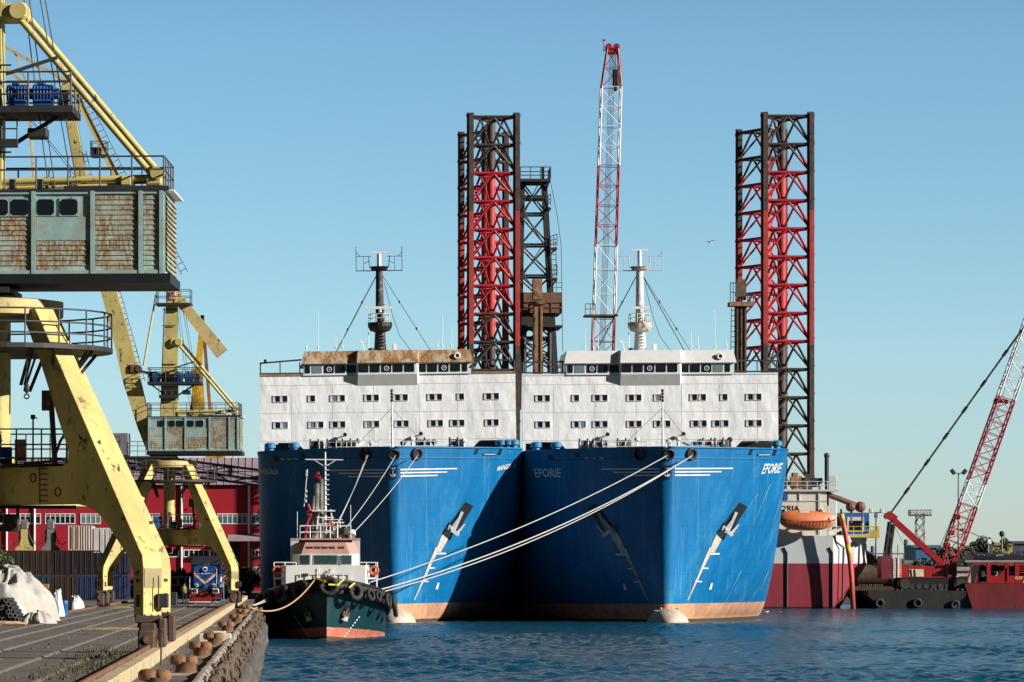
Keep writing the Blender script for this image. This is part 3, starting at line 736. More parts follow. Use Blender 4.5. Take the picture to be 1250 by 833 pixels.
def plating():
    m, t, b = nt('white deckhouse plating')
    c = ramp(t, noise(t, coords(t,(1,1,.35)), .5, 6), .3, .7, (.80,.82,.85,1), (.88,.89,.90,1)).outputs['Color']
    k = ramp(t, noise(t, coords(t), 1.3, 8, .75), .735, .76).outputs['Color']
    c = mixc(t, k, c, (.22,.13,.08))
    st = ramp(t, noise(t, coords(t,(1,1,.07)), 1.6, 5, .7), .64, .8).outputs['Color']
    sm = N(t,'ShaderNodeMath',operation='MULTIPLY'); sm.inputs[1].default_value=.22; t.links.new(st, sm.inputs[0])
    c = mixc(t, sm.outputs[0], c, (.48,.42,.36))
    t.links.new(c, b.inputs['Base Color']); b.inputs['Roughness'].default_value = .5
    bn = N(t, 'ShaderNodeBump'); bn.inputs['Strength'].default_value = .9; bn.inputs['Distance'].default_value = .25
    t.links.new(noise(t, coords(t,(1,1,.6)), .42, 3, .5), bn.inputs['Height']); t.links.new(bn.outputs['Normal'], b.inputs['Normal'])
    return m
plate_w = plating()
rust_top = M('rust eaten white paint', (.52,.42,.30), .85, var=.3, scale=1.4, rust=.62, rustcol=(.30,.15,.055), rscale=1.3, stretch=.6)
recess_m = M('white frame and lit reveal', (.55,.57,.60), .6)
BEAM = 13.22
ZT = 17.06
def half(s, z):
    t = max(0, min(1, z/ZT))
    s0 = (1-t)*2.6; L = 38 - 26*t**.6
    u = (s - s0)/L
    if u <= 0: return 0.0
    u = min(1, u); p = 1.7 + 2*t*(1-t) + .1*t; q = 1.0
    b = BEAM*(1-(1-u)**p)**q
    r = .55 + 1.25*t; d = s - s0; c = r*math.sqrt(max(0, 1-(1-min(1, d/r))**2))     # rounded stem bar
    return min(BEAM, (b**3 + c**3)**(1/3))
def stem(z): return (1-max(0,min(1,z/ZT)))*2.6
LEN = 132.0
class Ship: pass
def hull_mesh(sd):
    b = MB()
    zs = [-1.5,-.5,0,.6,1.3,2.2,3.2,4.4,5.8,7.2,8.6,10,11.4,12.8,14,15.2,16.0,16.06,ZT]
    us = [0,.0006,.002,.005,.01,.018,.03,.045,.065,.09,.12,.16,.21,.27,.34,.42,.5,.6,.7,.8,.9,1.0]
    vs = []
    for z in zs:
        t = max(0,min(1,z/ZT)); L = 38-26*t**.6
        R_ = [(half(stem(z)+u*L, z), stem(z)+u*L, z) for u in us] + [(BEAM, 44, z), (BEAM, 60, min(z,10+(z-10)*.02) if z>10 else z), (BEAM, LEN, min(z,10+(z-10)*.02) if z>10 else z)]
        vs += [(-x,y,zz) for x,y,zz in reversed(R_[1:])] + R_
    nU = 2*(len(us)+3)-1
    b.add(vs, [(j*nU+i, j*nU+i+1, (j+1)*nU+i+1, (j+1)*nU+i) for j in range(len(zs)-1) for i in range(nU-1)])
    return b
def locate(ship, px, py):
    """point of the ship's shell seen at a measured photo position"""
    prev = None; s = 0.02
    while s < 60:
        D = ship.y0 + s; z = Zp(py, D); x = X(px, D) - ship.xc; side = 1 if px >= ship.stem_px else -1
        f = side*x - half(s, z)
        if prev is not None and f <= 0 < prev[0]:
            k = prev[0]/(prev[0]-f); s = prev[1] + (s-prev[1])*k; break
        prev = (f, s); s += .04
    D = ship.y0+s; z = Zp(py, D); side = 1 if px >= ship.stem_px else -1
    p = Vector((side*half(s,z), s, z))
    a = Vector((side*half(s+.15,z), s+.15, z)) - p; c = Vector((side*half(s,z+.15), s, z+.15)) - p
    n = a.cross(c).normalized()
    if n.x*side < 0 and abs(n.x) > .02: n = -n
    if n.y > 0 and abs(n.x) <= .3: n = -n
    return p, n
def decal(ship, rows, name, mat, parent, off=.03):
    """rows: list of lists of photo points -> thin sheet on the shell"""
    b = MB(); v = []
    for r in rows:
        for px, py in r:
            p, n = locate(ship, px, py); v.append(p + n*off)
    k = len(rows[0]); b.add(v, [(j*k+i, j*k+i+1, (j+1)*k+i+1, (j+1)*k+i) for j in range(len(rows)-1) for i in range(k-1)])
    return b.build(name, mat, parent)
def strip(a, c, wa, wc, n=8, vertical=False):
    """photo-space strip from a to c, half widths wa, wc -> rows"""
    rows = [[],[]]
    for i in range(n+1):
        u = i/n; x = a[0]+(c[0]-a[0])*u; y = a[1]+(c[1]-a[1])*u; w_ = wa+(wc-wa)*u
        if vertical: rows[0].append((x-w_,y)); rows[1].append((x+w_,y))
        else: rows[0].append((x,y-w_)); rows[1].append((x,y+w_))
    return rows
def text2d(s, shear=0.0, bold=.0):
    cu = bpy.data.curves.new('t','FONT'); cu.body = s; cu.size = 1; cu.shear = shear; cu.offset = bold; cu.resolution_u = 2
    o = bpy.data.objects.new('t', cu); COL.objects.link(o); dg = bpy.context.evaluated_depsgraph_get()
    me = bpy.data.meshes.new_from_object(o.evaluated_get(dg))
    vs = [v.co[:2] for v in me.vertices]; fs = [tuple(p.vertices) for p in me.polygons]
    bpy.data.objects.remove(o); bpy.data.curves.remove(cu); bpy.data.meshes.remove(me)
    x0 = min(v[0] for v in vs); x1 = max(v[0] for v in vs); y0 = min(v[1] for v in vs); y1 = max(v[1] for v in vs)
    return [((x-x0)/(x1-x0), (y-y0)/(y1-y0)) for x, y in vs], fs
def hull_text(ship, s, corners, parent, mat, off=.04, shear=.0, name='ship_name'):
    """corners (photo): top-left, top-right, bottom-left, bottom-right"""
    uv, fs = text2d(s, shear, .02); b = MB(); v = []
    tl, tr, bl_, br_ = [Vector(c) for c in corners]
    for u, w_ in uv:
        q = (bl_.lerp(br_, u)).lerp(tl.lerp(tr, u), w_); p, n = locate(ship, q.x, q.y); v.append(p+n*off)
    b.add(v, fs); return b.build(name, mat, parent)
def flat_text(s, o, ux, uz, parent, mat, name='lettering', shear=0):
    uv, fs = text2d(s, shear, .015); b = MB(); o, ux, uz = Vector(o), Vector(ux), Vector(uz)
    b.add([o+ux*u+uz*w_ for u, w_ in uv], fs); return b.build(name, mat, parent)

# shared small part meshes
def window_mesh():
    b = MB(); w_, h = .66, .60
    # frame ring proud of the wall, so the pane looks sunk
    for x0,x1,z0,z1 in ((-w_/2-.05,-w_/2,-h/2,h/2),(w_/2,w_/2+.05,-h/2,h/2),(-w_/2-.05,w_/2+.05,h/2,h/2+.05),(-w_/2-.05,w_/2+.05,-h/2-.05,-h/2)): b.box(x0,x1,-.07,.01,z0,z1)
    b.add([(-w_/2,-.01,-h/2),(-w_/2+.2,-.01,-h/2),(-w_/2+.2,-.01,h/2),(-w_/2,-.01,h/2)],[(0,1,2,3)])  # flat pale strip paints in the sunlit left reveal
    return b
def pane_mesh():
    b = MB(); b.prism([(-.13+.06,-.3),(.33-.06,-.3),(.33,-.24),(.33,.24),(.27,.3),(-.07,.3),(-.13,.24),(-.13,-.24)], lambda u,z,w: Vector((u,-.012+w,z)), .012); return b
pane_vars = [win_dk, win_dk, win_dk, win_sky]
WP = None
def ship_window(parent, x, s, z, pale=False):
    global WP
    if WP is None:
        f = window_mesh().build('window', recess_m, parent); p = pane_mesh().build('pane', win_dk, f); q = pane_mesh().build('pane', win_sky, f)
        WP = (f, p.data, q.data); bpy.data.objects.remove(q); f.location = (x,s,z)
        if pale: p.data = WP[2]
        return
    f = bpy.data.objects.new('window', WP[0].data); COL.objects.link(f); f.parent = parent; f.location = (x,s,z)
    p = bpy.data.objects.new('pane', WP[2] if pale else WP[1]); COL.objects.link(p); p.parent = f

scr_m = M('scuffed pale blue paint',(.30,.47,.60),.6,var=.3,scale=2)
def make_ship(label, xc, stem_px, sup_px, roll, rustroof, mast_mat, first):
    sh = Ship(); sh.xc, sh.y0, sh.stem_px = xc, 390.0, stem_px
    root = thing('ferry', label, 'ship', (xc, sh.y0, 0), (0, math.radians(roll), 0), 'twin blue ferries moored side by side')
    hb = hull_mesh(sh)
    hull = hb.build('hull', blue_hull, root, smooth=True, angle=60)
    # decks, transom
    b = MB(); pts = [(half(s,16.0)-.12, s) for s in (.3,.6,1,1.6,2.4,3.5,5,7,9,11,13,15)] + [(BEAM-.1, 44)]
    ring = [(-x,y,16.0) for x,y in pts] + [(x,y,16.0) for x,y in reversed(pts)]
    b.add(ring, [tuple(range(len(ring)))]); b.add([(-BEAM,44,10),(BEAM,44,10),(BEAM,LEN,10),(-BEAM,LEN,10)], [(0,1,2,3)])
    b.add([(-BEAM,LEN,-1.5),(BEAM,LEN,-1.5),(BEAM,LEN,10.1),(-BEAM,LEN,10.1)], [(0,1,2,3)]); b.add([(-BEAM,46,10),(BEAM,46,10),(BEAM,46,16),(-BEAM,46,16)], [(0,1,2,3)])
    b.build('deck', deck_m, root)
    # rounded rail along the bulwark top and knuckle strake
    for zz, r_, nm in ((ZT,.10,'bulwark_rail'),(16.03,.07,'knuckle_strake')):
        b = MB()
        for side in (-1,1):
            b.path([(side*half(stem(zz)+u*12,zz), stem(zz)+u*12, zz) for u in (.0005,.004,.01,.03,.06,.1,.16,.24,.34,.46,.6,.75,.9,1)] + [(side*BEAM,30,zz)], r_, n=6)
        b.build(nm, blue_hull, hull, smooth=True)
    # bulbous bow
    b = MB(); b.sphere((0, 1.0, -.25), 2.05, 4.6, 1.62, 24, 14)
    b.build('bulb', M('guano whitened bulb', (.60,.52,.43), .8, var=.3, scale=2, rust=.35, rustcol=(.45,.28,.15), bump=.3) if first else bpy.data.materials['guano whitened bulb'], hull, smooth=True)
    # emblem: wings of three stripes and anchor shield
    def dx(p): return p - 815 + stem_px
    for side in (-1,1):
        for i in range(3):
            y = (573.5, 577.5, 581.5)[i] if first else (572.3,576.3,580.3)[i]; x1 = (80, 66, 52)[i] if not first else (78,66,54)[i]
            mid = stem_px + (3 if side < 0 else 3)
            decal(sh, strip((stem_px+side*9,y),(stem_px+side*x1,y-.4 if first else y),.95,.75,10), 'emblem_stripe', hull_white, hull, .05)
    for side in (-1,1):
        x0, x1 = (stem_px-5.5, stem_px-.3) if side < 0 else (stem_px+.3, stem_px+5.5)
        decal(sh, [[(x0+(x1-x0)*i/4, 568) for i in range(5)],[(x0+(x1-x0)*i/4, 578) for i in range(5)],[(x0+.5*(stem_px-x0)*(1 if side<0 else 0)+( (x1-x0)*i/4)*(.5), 585) if side<0 else (x0+(x1-x0)*i/4*.5,585) for i in range(5)]], 'shield', M('navy shield paint',(.006,.03,.11),.5) if 'navy shield paint' not in bpy.data.materials else bpy.data.materials['navy shield paint'], hull, .06)
    for side in (-1,1):
        k = .4*side
        decal(sh, strip((stem_px+k,570),(stem_px+k,582),.55,.55,4,True), 'anchor_emblem', hull_white, hull, .09)
        decal(sh, strip((stem_px+.1*side,571.5),(stem_px+2.4*side,571.5),.5,.5,3), 'anchor_emblem', hull_white, hull, .09)
        decal(sh, strip((stem_px+.1*side,582),(stem_px+3.4*side,578.6),.75,.5,4), 'anchor_emblem', hull_white, hull, .09)
    # hawse openings at the bow
    for px in ((stem_px-33,),(stem_px+1,),(stem_px+29,)):
        px = px[0]; p, n = locate(sh, px, 554.5)
        b = MB(); b.torus(p+n*.12, .50, .14, n, n=18, k=8, sq=1); f = b.build('hawse_pipe', black, hull, smooth=True)
        b = MB(); q = Vector((0,0,1)).rotation_difference(n); b.add([p+n*.10+q@Vector((.5*math.cos(a*PI/8),.5*math.sin(a*PI/8),0)) for a in range(16)], [tuple(range(16))]); b.build('hawse_mouth', black, f)
    # slots in the bulwark
    for px0, px1, y0, y1, lean in [(stem_px-146,stem_px-139,555,561,2),(stem_px-113,stem_px-107,552,558,2)] + [(stem_px+102,stem_px+107,548.5,556,-3),(stem_px+131,stem_px+136,548.5,557,-3)]:
        decal(sh, [[(px0,y0),(px1-1.5,y0)],[(px0+lean,y1),(px1-1.5+lean,y1)]], 'freeing_slot', black, hull, .05)
    decal(sh, strip((stem_px+110,556),(stem_px+126,556),1.3,1.3,4), 'fairlead', black, hull, .05)
    decal(sh, strip((stem_px+111,556),(stem_px+125,556),.35,.35,4), 'fairlead_bar', white_p, hull, .09)
    for a_ in (-136,-128,-120) if first else (-100,-91,-82): decal(sh, strip((stem_px+a_,558.5),(stem_px+a_+5,559.5),.6,.6,3), 'draught_dash', hull_white, hull, .05)
    # anchors in their pockets with scraped streaks below
    for side in (-1,1):
        m_ = lambda x: stem_px + side*(x-815)
        def R(pts): return [(m_(a), c) for a, c in pts]
        pk = decal(sh, [R([(903,614),(912.5,619)]),R([(892,629),(903,634)]),R([(879,646),(892,652)])], 'anchor_pocket', black, hull, .05)
        decal(sh, [R([(882,641),(889,645)]),R([(872,657),(880,660)]),R([(866,672),(871,676)])], 'scraped_paint', scrape_m, hull, .06)
        decal(sh, [R([(866,668),(869.5,672)]),R([(858,686),(860.5,689)]),R([(849,708),(850.5,710)]),R([(838,733),(839,733)])], 'scraped_paint', scrape_m, hull, .06)
        decal(sh, strip((m_(858),694),(m_(864),694),.8,.8,3), 'hull_mark', hull_white, hull, .06)
        decal(sh, strip((m_(848),709.5),(m_(856),710.5),.8,.8,3), 'hull_mark', hull_white, hull, .06)
        decal(sh, strip((m_(867),676.5),(m_(878),676.5),1.0,1.0,3), 'hull_mark', hull_white, hull, .06)
        decal(sh, strip((m_(868.5),712),(m_(866),720),1.0,1.6,4,True), 'hull_mark', hull_white, hull, .06)
        # the anchor itself
        p, n = locate(sh, m_(893), 633); p2, n2 = locate(sh, m_(884), 648); d = (p2-p).normalized(); sd = n.cross(d).normalized()
        b = MB(); b.bar(p+n*.2-d*.7, p2+n*.5, .26, .28); c0 = p2+n*.55
        b.bar(c0-sd*.62, c0+sd*.62, .40, .36)
        for e in (-1,1): b.bar(c0+sd*e*.5, c0+sd*e*.62-d*1.25+n*.2, .30, .28, w2=.12, h2=.12); b.sphere(c0+sd*e*.56,.24,.24,.24,8,6)
        b.build('anchor', grey_p, hull)
    # long scratches on the sunlit cheek
    if not first:
        for a_, c_, w_ in (((941,592),(922,636),.35),((905,697),(884,738),.3),((953,612),(944,640),.25),((926,604),(912,622),.3),((938,698),(928,722),.3)):
            decal(sh, strip(a_, c_, w_, w_*.2, 8, True), 'scratch', scr_m, hull, .04)
        hull_text(sh, 'EFORIE', [(933,567),(957,566),(930,579.5),(953,578.5)], hull, hull_white, shear=.25)
        hull_text(sh, 'EFORIE', [(653,571),(686,571),(655,582),(686,582)], hull, M('clean white lettering',(.74,.76,.78),.6,var=.1), shear=0)  # same white as the other lettering, dirt left out
    else:
        hull_text(sh, 'MANGALIA', [(318.6,569),(343,571.5),(320,576.5),(342,577.5)], hull, hull_white, shear=0)
        hull_text(sh, 'MANGALIA', [(610,571),(633,566),(608,577),(631,573)], hull, hull_white, shear=.1)

    # ---------------- deckhouse ----------------
    k = 12.01; c0 = sup_px
    def u(px): return (px - c0)/k
    SF = 18.0
    def z(py): return Zp(py, sh.y0+SF)
    W = 13.0
    house = MB(); house.box(-W,W,SF,SF+.5,z(539),z(458)); house.box(u(c0-102),u(c0+102),SF,SF+.5,15.9,z(539)); house.box(-W,-W+.3,SF,SF+.5,15.9,z(539)); house.box(W-.3,W,SF,SF+.5,15.9,z(539))
    # rounded corners of the mooring openings
    for s_ in (-1,1): house.add([(s_*8.5,SF,z(539)),(s_*9.3,SF,z(539)),(s_*8.5,SF,z(539)-.8),(s_*8.5,SF+.5,z(539)),(s_*9.3,SF+.5,z(539)),(s_*8.5,SF+.5,z(539)-.8)],[(0,1,2),(3,5,4),(1,4,5,2)])
    wall = house.build('deckhouse', plate_w, root)
    b = MB(); b.box(-11.2,11.2,SF+.5,SF+12,z(539)+.01,z(460)); b.box(-8.4,8.4,SF+.51,SF+12,15.9,z(539)); b.build('deckhouse_core', plate_w, root)
    for s_ in (-1,1): b = MB(); b.box(s_*8.6,s_*12.6,SF+2.2,SF+2.4,15.9,z(540)); b.build('opening_back', black, wall)
    b = MB()
    for py in (469,503,537): b.box(-W,W,SF-.012,SF,z(py)-.025,z(py)+.025)
    b.build('plate_seam', grey_p, wall)
    b = MB()
    for x in (-9.8,-5.6,-1.4,3.2,7.1,10.9): b.box(x-.015,x+.015,SF-.010,SF,z(537),z(470))
    b.build('plate_seam', grey_p, wall)
    # windows, measured from the photograph
    q = lambda a: (a-486)/33.36
    row1 = [98,123,217,292,318,408,433,505,531,622,647,722,814,840]
    row2 = [98,123,217,244,292,318,408,433,510,533,625,649,698,722,816,838]
    if not first: row1 = [98,123,222,292,318,408,433,500,622,652,725,812,840]; row2 = [98,123,222,244,292,318,408,433,500,531,625,654,698,728,812,840]
    pale = {(0,292),(1,123),(1,217),(1,408)} if first else {(1,244),(0,500)}
    for r_, (row, py) in enumerate(((row1,485.5),(row2,517.5))):
        for a in row: ship_window(wall, q(a+11), SF, z(py), (r_,a) in pale)
    # bridge house with its projecting centre bay
    ZS, ZH = z(457.5), z(443.5); PR = .66; fr = [(-8.5,SF-.15),(-3.2,SF-.15),(-3.0,SF-PR),(3.0,SF-PR),(3.2,SF-.15),(8.5,SF-.15),(8.5,SF+9),(-8.5,SF+9)]
    b = MB(); n_ = len(fr); b.add([(x,y,ZS) for x,y in fr]+[(x,y,ZH) for x,y in fr],[tuple(range(n_-1,-1,-1)),tuple(range(n_,2*n_))]+[(i,(i+1)%n_,n_+(i+1)%n_,n_+i) for i in range(n_)])
    zb = z(470.5); b.add([(-3.05,SF-.02,zb),(3.05,SF-.02,zb),(3.0,SF-PR,ZS-.003),(-3.0,SF-PR,ZS-.003),(-3.2,SF,ZS-.003),(3.2,SF,ZS-.003)],[(0,1,2,3),(0,3,4),(1,5,2)])
    br = b.build('bridge', white_p, root)
    for i, xr in enumerate((215,247,288,326,365,405,443,482,521,560,600,638,677,716,748)):
        x = q(xr); w_ = .26 if xr in (215,748) else .5; y = SF-.17 if abs(x) > 3.0 else SF-PR-.02
        b = MB(); b.prism([(x-w_+.06,ZS+.22),(x+w_-.06,ZS+.22),(x+w_,ZS+.28),(x+w_,ZH-.2),(x+w_-.06,ZH-.14),(x-w_+.06,ZH-.14),(x-w_,ZH-.2),(x-w_,ZS+.28)], lambda a,zz,w2: Vector((a,y+w2,zz)), .03)
        wn = b.build('bridge_window', win_sky if xr in ((247,) if first else (716,247)) else win_dk, br)
        if xr in (288,482,677):
            b = MB(); b.torus((x,y-.03,(ZS+ZH)/2+.02), .23, .035, (0,1,0), n=18, k=6); b.sphere((x,y-.03,(ZS+ZH)/2+.02),.06,.03,.06,8,6); b.build('wiper_disc', white_p, wn, smooth=True)
    # roof parapet
    ZR = z(428); rf = [(-8.75,SF-.4),(-3.3,SF-.4),(-3.1,SF-PR-.3),(3.1,SF-PR-.3),(3.3,SF-.4),(8.75,SF-.4),(8.75,SF+9.2),(-8.75,SF+9.2)]
    b = MB(); top = [(x*.965, y+.3 if y < SF+5 else y) for x,y in rf]
    b.add([(x,y,ZH+.003) for x,y in rf]+[(x,y,ZR) for x,y in top],[tuple(range(7,-1,-1)),tuple(range(8,16))]+[(i,(i+1)%8,8+(i+1)%8,8+i) for i in range(8)])
    roof = b.build('roof_parapet', rust_top if rustroof else white_p, root)
    b = MB(); xl = q(722); b.torus((xl,SF-.42,(ZH+ZR)/2),.26,.1,(0,1,.1),n=16,k=8); b.build('horn', white_p, roof, smooth=True)
    b = MB(); b.sphere((xl,SF-.42,(ZH+ZR)/2),.2,.04,.2,12,6); b.build('horn_mouth', black, roof)
    # bridge wings: parapet strip, open railing
    wm = rust_lt if first else white_p
    for s_ in (-1,1):
        b = MB(); b.box(s_*8.6,s_*W,SF-.05,SF+.5,z(458),z(454.5 if first else 456)); b.build('wing_coaming', wm, root)
        b = MB(); b.box(s_*8.6,s_*(W+.02),SF-.1,SF+.55,z(455 if not first else 454.3),z(453.6)); 
        zt = z(441); b.bar((s_*8.7,SF+.1,zt+.25 if s_<0 and first else zt),(s_*12.95,SF+.1,zt-.05),.16,.16)
        for i in range(3): xx = s_*(8.9+i*2.0); b.tube((xx,SF+.1,z(455)),(xx,SF+.1,zt),.07,n=6)
        xx = s_*12.9; b.tube((xx,SF+.1,z(455)),(xx,SF+.1,zt),.08,n=6); b.build('wing_railing', dark_st if first else rail_m, root)
    for x in (-12.4, -8.8, 8.9) if first else ():
        b = MB(); b.cbox((x,SF-.2,z(439) if x<-9 else z(447)),.3,.35,.3,bev=.05); b.build('floodlight', black, root)
    # antennas on the roof
    for x, h in ((-7.0,4.2),(-5.2,1.6),(-4.5,2.0),(5.7,3.5),(6.6,2.4),(-8.2,1.0),(5.2,1.2)):
        b = MB(); x2 = x if first else -x*.98; b.tube((x2,SF+2,ZR),(x2+random.uniform(-.1,.1),SF+2,ZR+h),.03,n=5)
        b.sphere((x2,SF+2,ZR+.5),.1,.1,.14,8,6); b.build('whip_antenna', white_p, roof)
    # ---------------- radar mast ----------------
    mx = u(470.5) if first else u(788); zz = lambda py: Zp(py, sh.y0+SF+3); my = SF+3
    b = MB(); b.tube((mx,my,ZR-.1),(mx,my,zz(400)),.66,.5,n=14); b.tube((mx,my,zz(400)),(mx,my,zz(328)),.46,.36,n=14)
    for i in range(16): b.box(mx+.1,mx+.5,my-.72,my-.5,ZR+i*.32,ZR+i*.32+.06)
    mast = b.build('mast', mast_mat, root, smooth=True, angle=40)
    pm = black if first else M('rust stained white steel', (.55,.5,.45), .7, rust=.45) 
    b = MB(); b.lathe([(.5,zz(406)),(1.0,zz(404)),(1.25,zz(399)),(1.25,zz(394)),(1.15,zz(394))], c=(mx,my,0), n=18); p1 = b.build('mast_platform', pm, mast)
    b = MB(); b.rail([(mx+1.15*math.cos(i*PI/5),my+1.15*math.sin(i*PI/5),zz(394.5)) for i in range(10)],h=.9,r=.03,step=.8,closed=True); b.tube((mx+.7,my-.9,zz(390)),(mx+.7,my-1.2,zz(390)),.24,n=12); b.build('platform_railing', white_p, p1)
    b = MB(); b.box(mx-(1.55 if first else .95),mx+(1.25 if first else .95),my-1.0,my-.75,zz(378),zz(374.8)); b.tube((mx,my-.85,zz(382)),(mx,my-.85,zz(377)),.16,n=8); b.build('radar_scanner', white_p, mast)
    b = MB(); b.lathe([(.4,zz(331)),(.8,zz(329)),(1.0,zz(326)),(.9,zz(325.5))], c=(mx,my,0), n=16); p2 = b.build('mast_platform', pm, mast)
    b = MB(); b.tube((mx,my,zz(326)),(mx,my,zz(310 if first else 306)),.22,n=8); b.box(mx-(.85 if first else .85),mx+.85,my-.15,my+.1,zz(309.5 if first else 306.5),zz(307.3 if first else 304)); b.build('radar_scanner', white_p, mast)
    b = MB()
    for s_ in (-1,1):
        ex = mx+s_*2.35
        b.tube((mx,my,zz(330.5)),(ex,my,zz(330.5)),.05,n=6); b.tube((ex,my,zz(331)),(ex,my,zz(301)),.045,n=6); b.tube((ex,my,zz(313)),(mx+s_*.8,my,zz(313)),.03,n=5)
        b.tube((mx+s_*1.6,my,zz(330.5)),(mx+s_*1.6,my,zz(313)),.03,n=5); b.tube((ex,my,zz(308)),(mx+s_*1.9,my,zz(313)),.03,n=5); b.tube((mx+s_*1.6,my,zz(322)),(mx+s_*.9,my,zz(318)),.03,n=5); b.tube((mx+s_*.95,my,zz(327)),(mx+s_*1.1,my,zz(312)),.05,n=5); b.tube((mx+s_*.4,my,zz(329)),(mx+s_*1.2,my,zz(331)),.05,n=5)
    b.build('antenna_frame', rail_m if first else grey_p, mast)
    b = MB()
    b.tube((mx-.3,my,zz(336)),(mx-4.6,my,ZR),.035,n=5); b.tube((mx-.35,my,zz(338)),(mx-4.5,my,ZR),.025,n=5); b.tube((mx+.3,my,zz(336)),(mx+5.2,my,ZR),.03,n=5)
    if not first: b.tube((mx+.3,my,zz(337)),(mx+4.6,my,ZR),.045,n=5)
    b.path([(mx+.5,my,zz(345)),(mx+1.3,my,zz(385)),(mx+2.0,my,zz(410)),(mx+3.2,my,ZR)],.03,n=5)
    for f_ in (.35,.7): b.sphere(Vector((mx-.3,my,zz(336))).lerp(Vector((mx-4.6,my,ZR)),f_),.1,.1,.16,6,5); b.sphere(Vector((mx+.3,my,zz(336))).lerp(Vector((mx+5.2,my,ZR)),f_),.1,.1,.16,6,5)
    b.build('mast_stay', rope_dk, mast)
    b = MB(); b.tube((mx-1.2,my-.5,ZR),(mx-1.2,my-.5,ZR+2.0),.05,n=5); b.tube((mx-1.9,my-.5,ZR+.95),(mx-1.0,my-.5,ZR+.95),.05,n=5); b.tube((mx-1.6,my-.5,ZR),(mx-1.9,my-.5,ZR+1.1),.04,n=5); b.cbox((mx-2.0,my-.5,ZR+1.1),.25,.25,.3); b.build('signal_frame', white_p, roof); b = MB(); b.cbox((mx+1.4,my-.5,ZR+.4),.4,.4,.8,bev=.05); b.build('deck_box', white_p, roof)
    b = MB(); b.tube((mx-.9,my-.6,ZR),(mx-.9,my-.6,ZR+.4),.28,n=10); b.build('paint_drum', blue_p, roof)
    # ---------------- forecastle ----------------
    fx = u(477.5) if first else u(816); fs = 5.5; fz = lambda py: Zp(py, sh.y0+fs)
    fx = 0.05
    b = MB(); b.tube((fx,fs,16),(fx,fs,fz(478)),.12,.07,n=6); b.bar((fx-.9,fs,16.2),(fx,fs,fz(505)),.06); b.bar((fx+.9,fs,16.2),(fx,fs,fz(505)),.06)
    for py in (520,530,540): ww = .9*(py-505)/45; b.tube((fx-ww,fs,fz(py)),(fx+ww,fs,fz(py)),.035,n=5)
    b.build('foremast', white_p, root)
    b = MB()
    for py in (477,481,485,489): b.cbox((fx,fs-.08,fz(py)),.24,.24,.26)
    b.build('mast_light', black, root)
    b = MB(); b.tube((fx,fs,fz(498)),(fx-4.5,fs+8,16.5),.025,n=4); b.tube((fx,fs,fz(498)),(fx+4.5,fs+8,16.5),.025,n=4); b.build('foremast_stay', rope_dk, root)
    # winches, ventilators, railings behind the bulwark
    rr = random.Random(4 if first else 9)
    for x in (-7.6,-5.9,-4.4,3.0,6.3) if first else (-7.4,-6.0,-3.6,4.9,6.1):
        b = MB(); b.tube((x-.45,10,17.65),(x+.45,10,17.65),.42,n=14); b.torus((x-.4,10,17.65),.58,.09,(1,0,0),n=16,k=6); b.torus((x+.4,10,17.65),.58,.09,(1,0,0),n=16,k=6); b.cbox((x+.75,10,17.5),.4,.8,1.1,bev=.05); b.box(x-.6,x+.9,9.6,10.4,16,16.8); b.build('mooring_winch', dark_st if first else steel_m, root)
    for x in (-12.0,-9.6,11.2,11.9,12.5) if first else (-11.9,-9.9,4.2,12.3):
        b = MB(); b.lathe([(.42,16),(.36,17.45),(.55,17.55),(.55,17.95),(.3,18.1)], c=(x,13.5,0), n=14); b.build('bollard', M('sea blue paint',(.03,.22,.42),.5,rust=.1) if 'sea blue paint' not in bpy.data.materials else bpy.data.materials['sea blue paint'], root, smooth=True, angle=40)
    b = MB()
    for s_ in (-1,1): b.rail([(s_*1.2,9,16),(s_*6.5,9.6,16)],h=1.9,r=.04,step=1.1,rows=(1,.75)); b.tube((s_*4.0,11,17.2),(s_*2.6,12.5,18.0),.16,n=8)
    b.build('forecastle_railing', white_p, root)
    for s_ in (-1,1):
        x = s_*4.3-(.1 if s_<0 else 1.0); b = MB(); b.tube((x,SF-.7,z(530.5)),(x,SF-.4,z(530)),.2,n=10); b.tube((x,SF-.45,z(530)),(x-.2,SF,z(532)),.06,n=6); b.build('wall_floodlight', black, wall)
    for x in (-6.7,-3.1,-1.9,1.3,2.2,4.4,7.4): 
        b = MB(); hh = rr.uniform(17.8,18.3); b.tube((x,12,16),(x,12,hh),.14,n=8); b.sphere((x,12,hh),.3,.34,.26,10,6); b.build('ventilator', rr.choice((white_p,grey_p,dark_st)), root)
    return sh, root
black_mast = M('black mast paint', (.03,.03,.034), .6, var=.4, rust=.32, rustcol=(.30,.25,.2), rscale=2.5)
white_mast = M('chipped white mast paint', (.70,.69,.66), .6, var=.1, rust=.22, rustcol=(.12,.09,.07), rscale=2.2)
ship1, ship1_o = make_ship('blue ferry on the left, white deckhouse with a rust brown bridge roof and black mast', 10.9, 482, 478, -.75, True, black_mast, True)
ship2, ship2_o = make_ship('blue ferry on the right, white deckhouse with a white bridge roof and white mast', 37.42, 815.5, 796.8, -.35, False, white_mast, False)
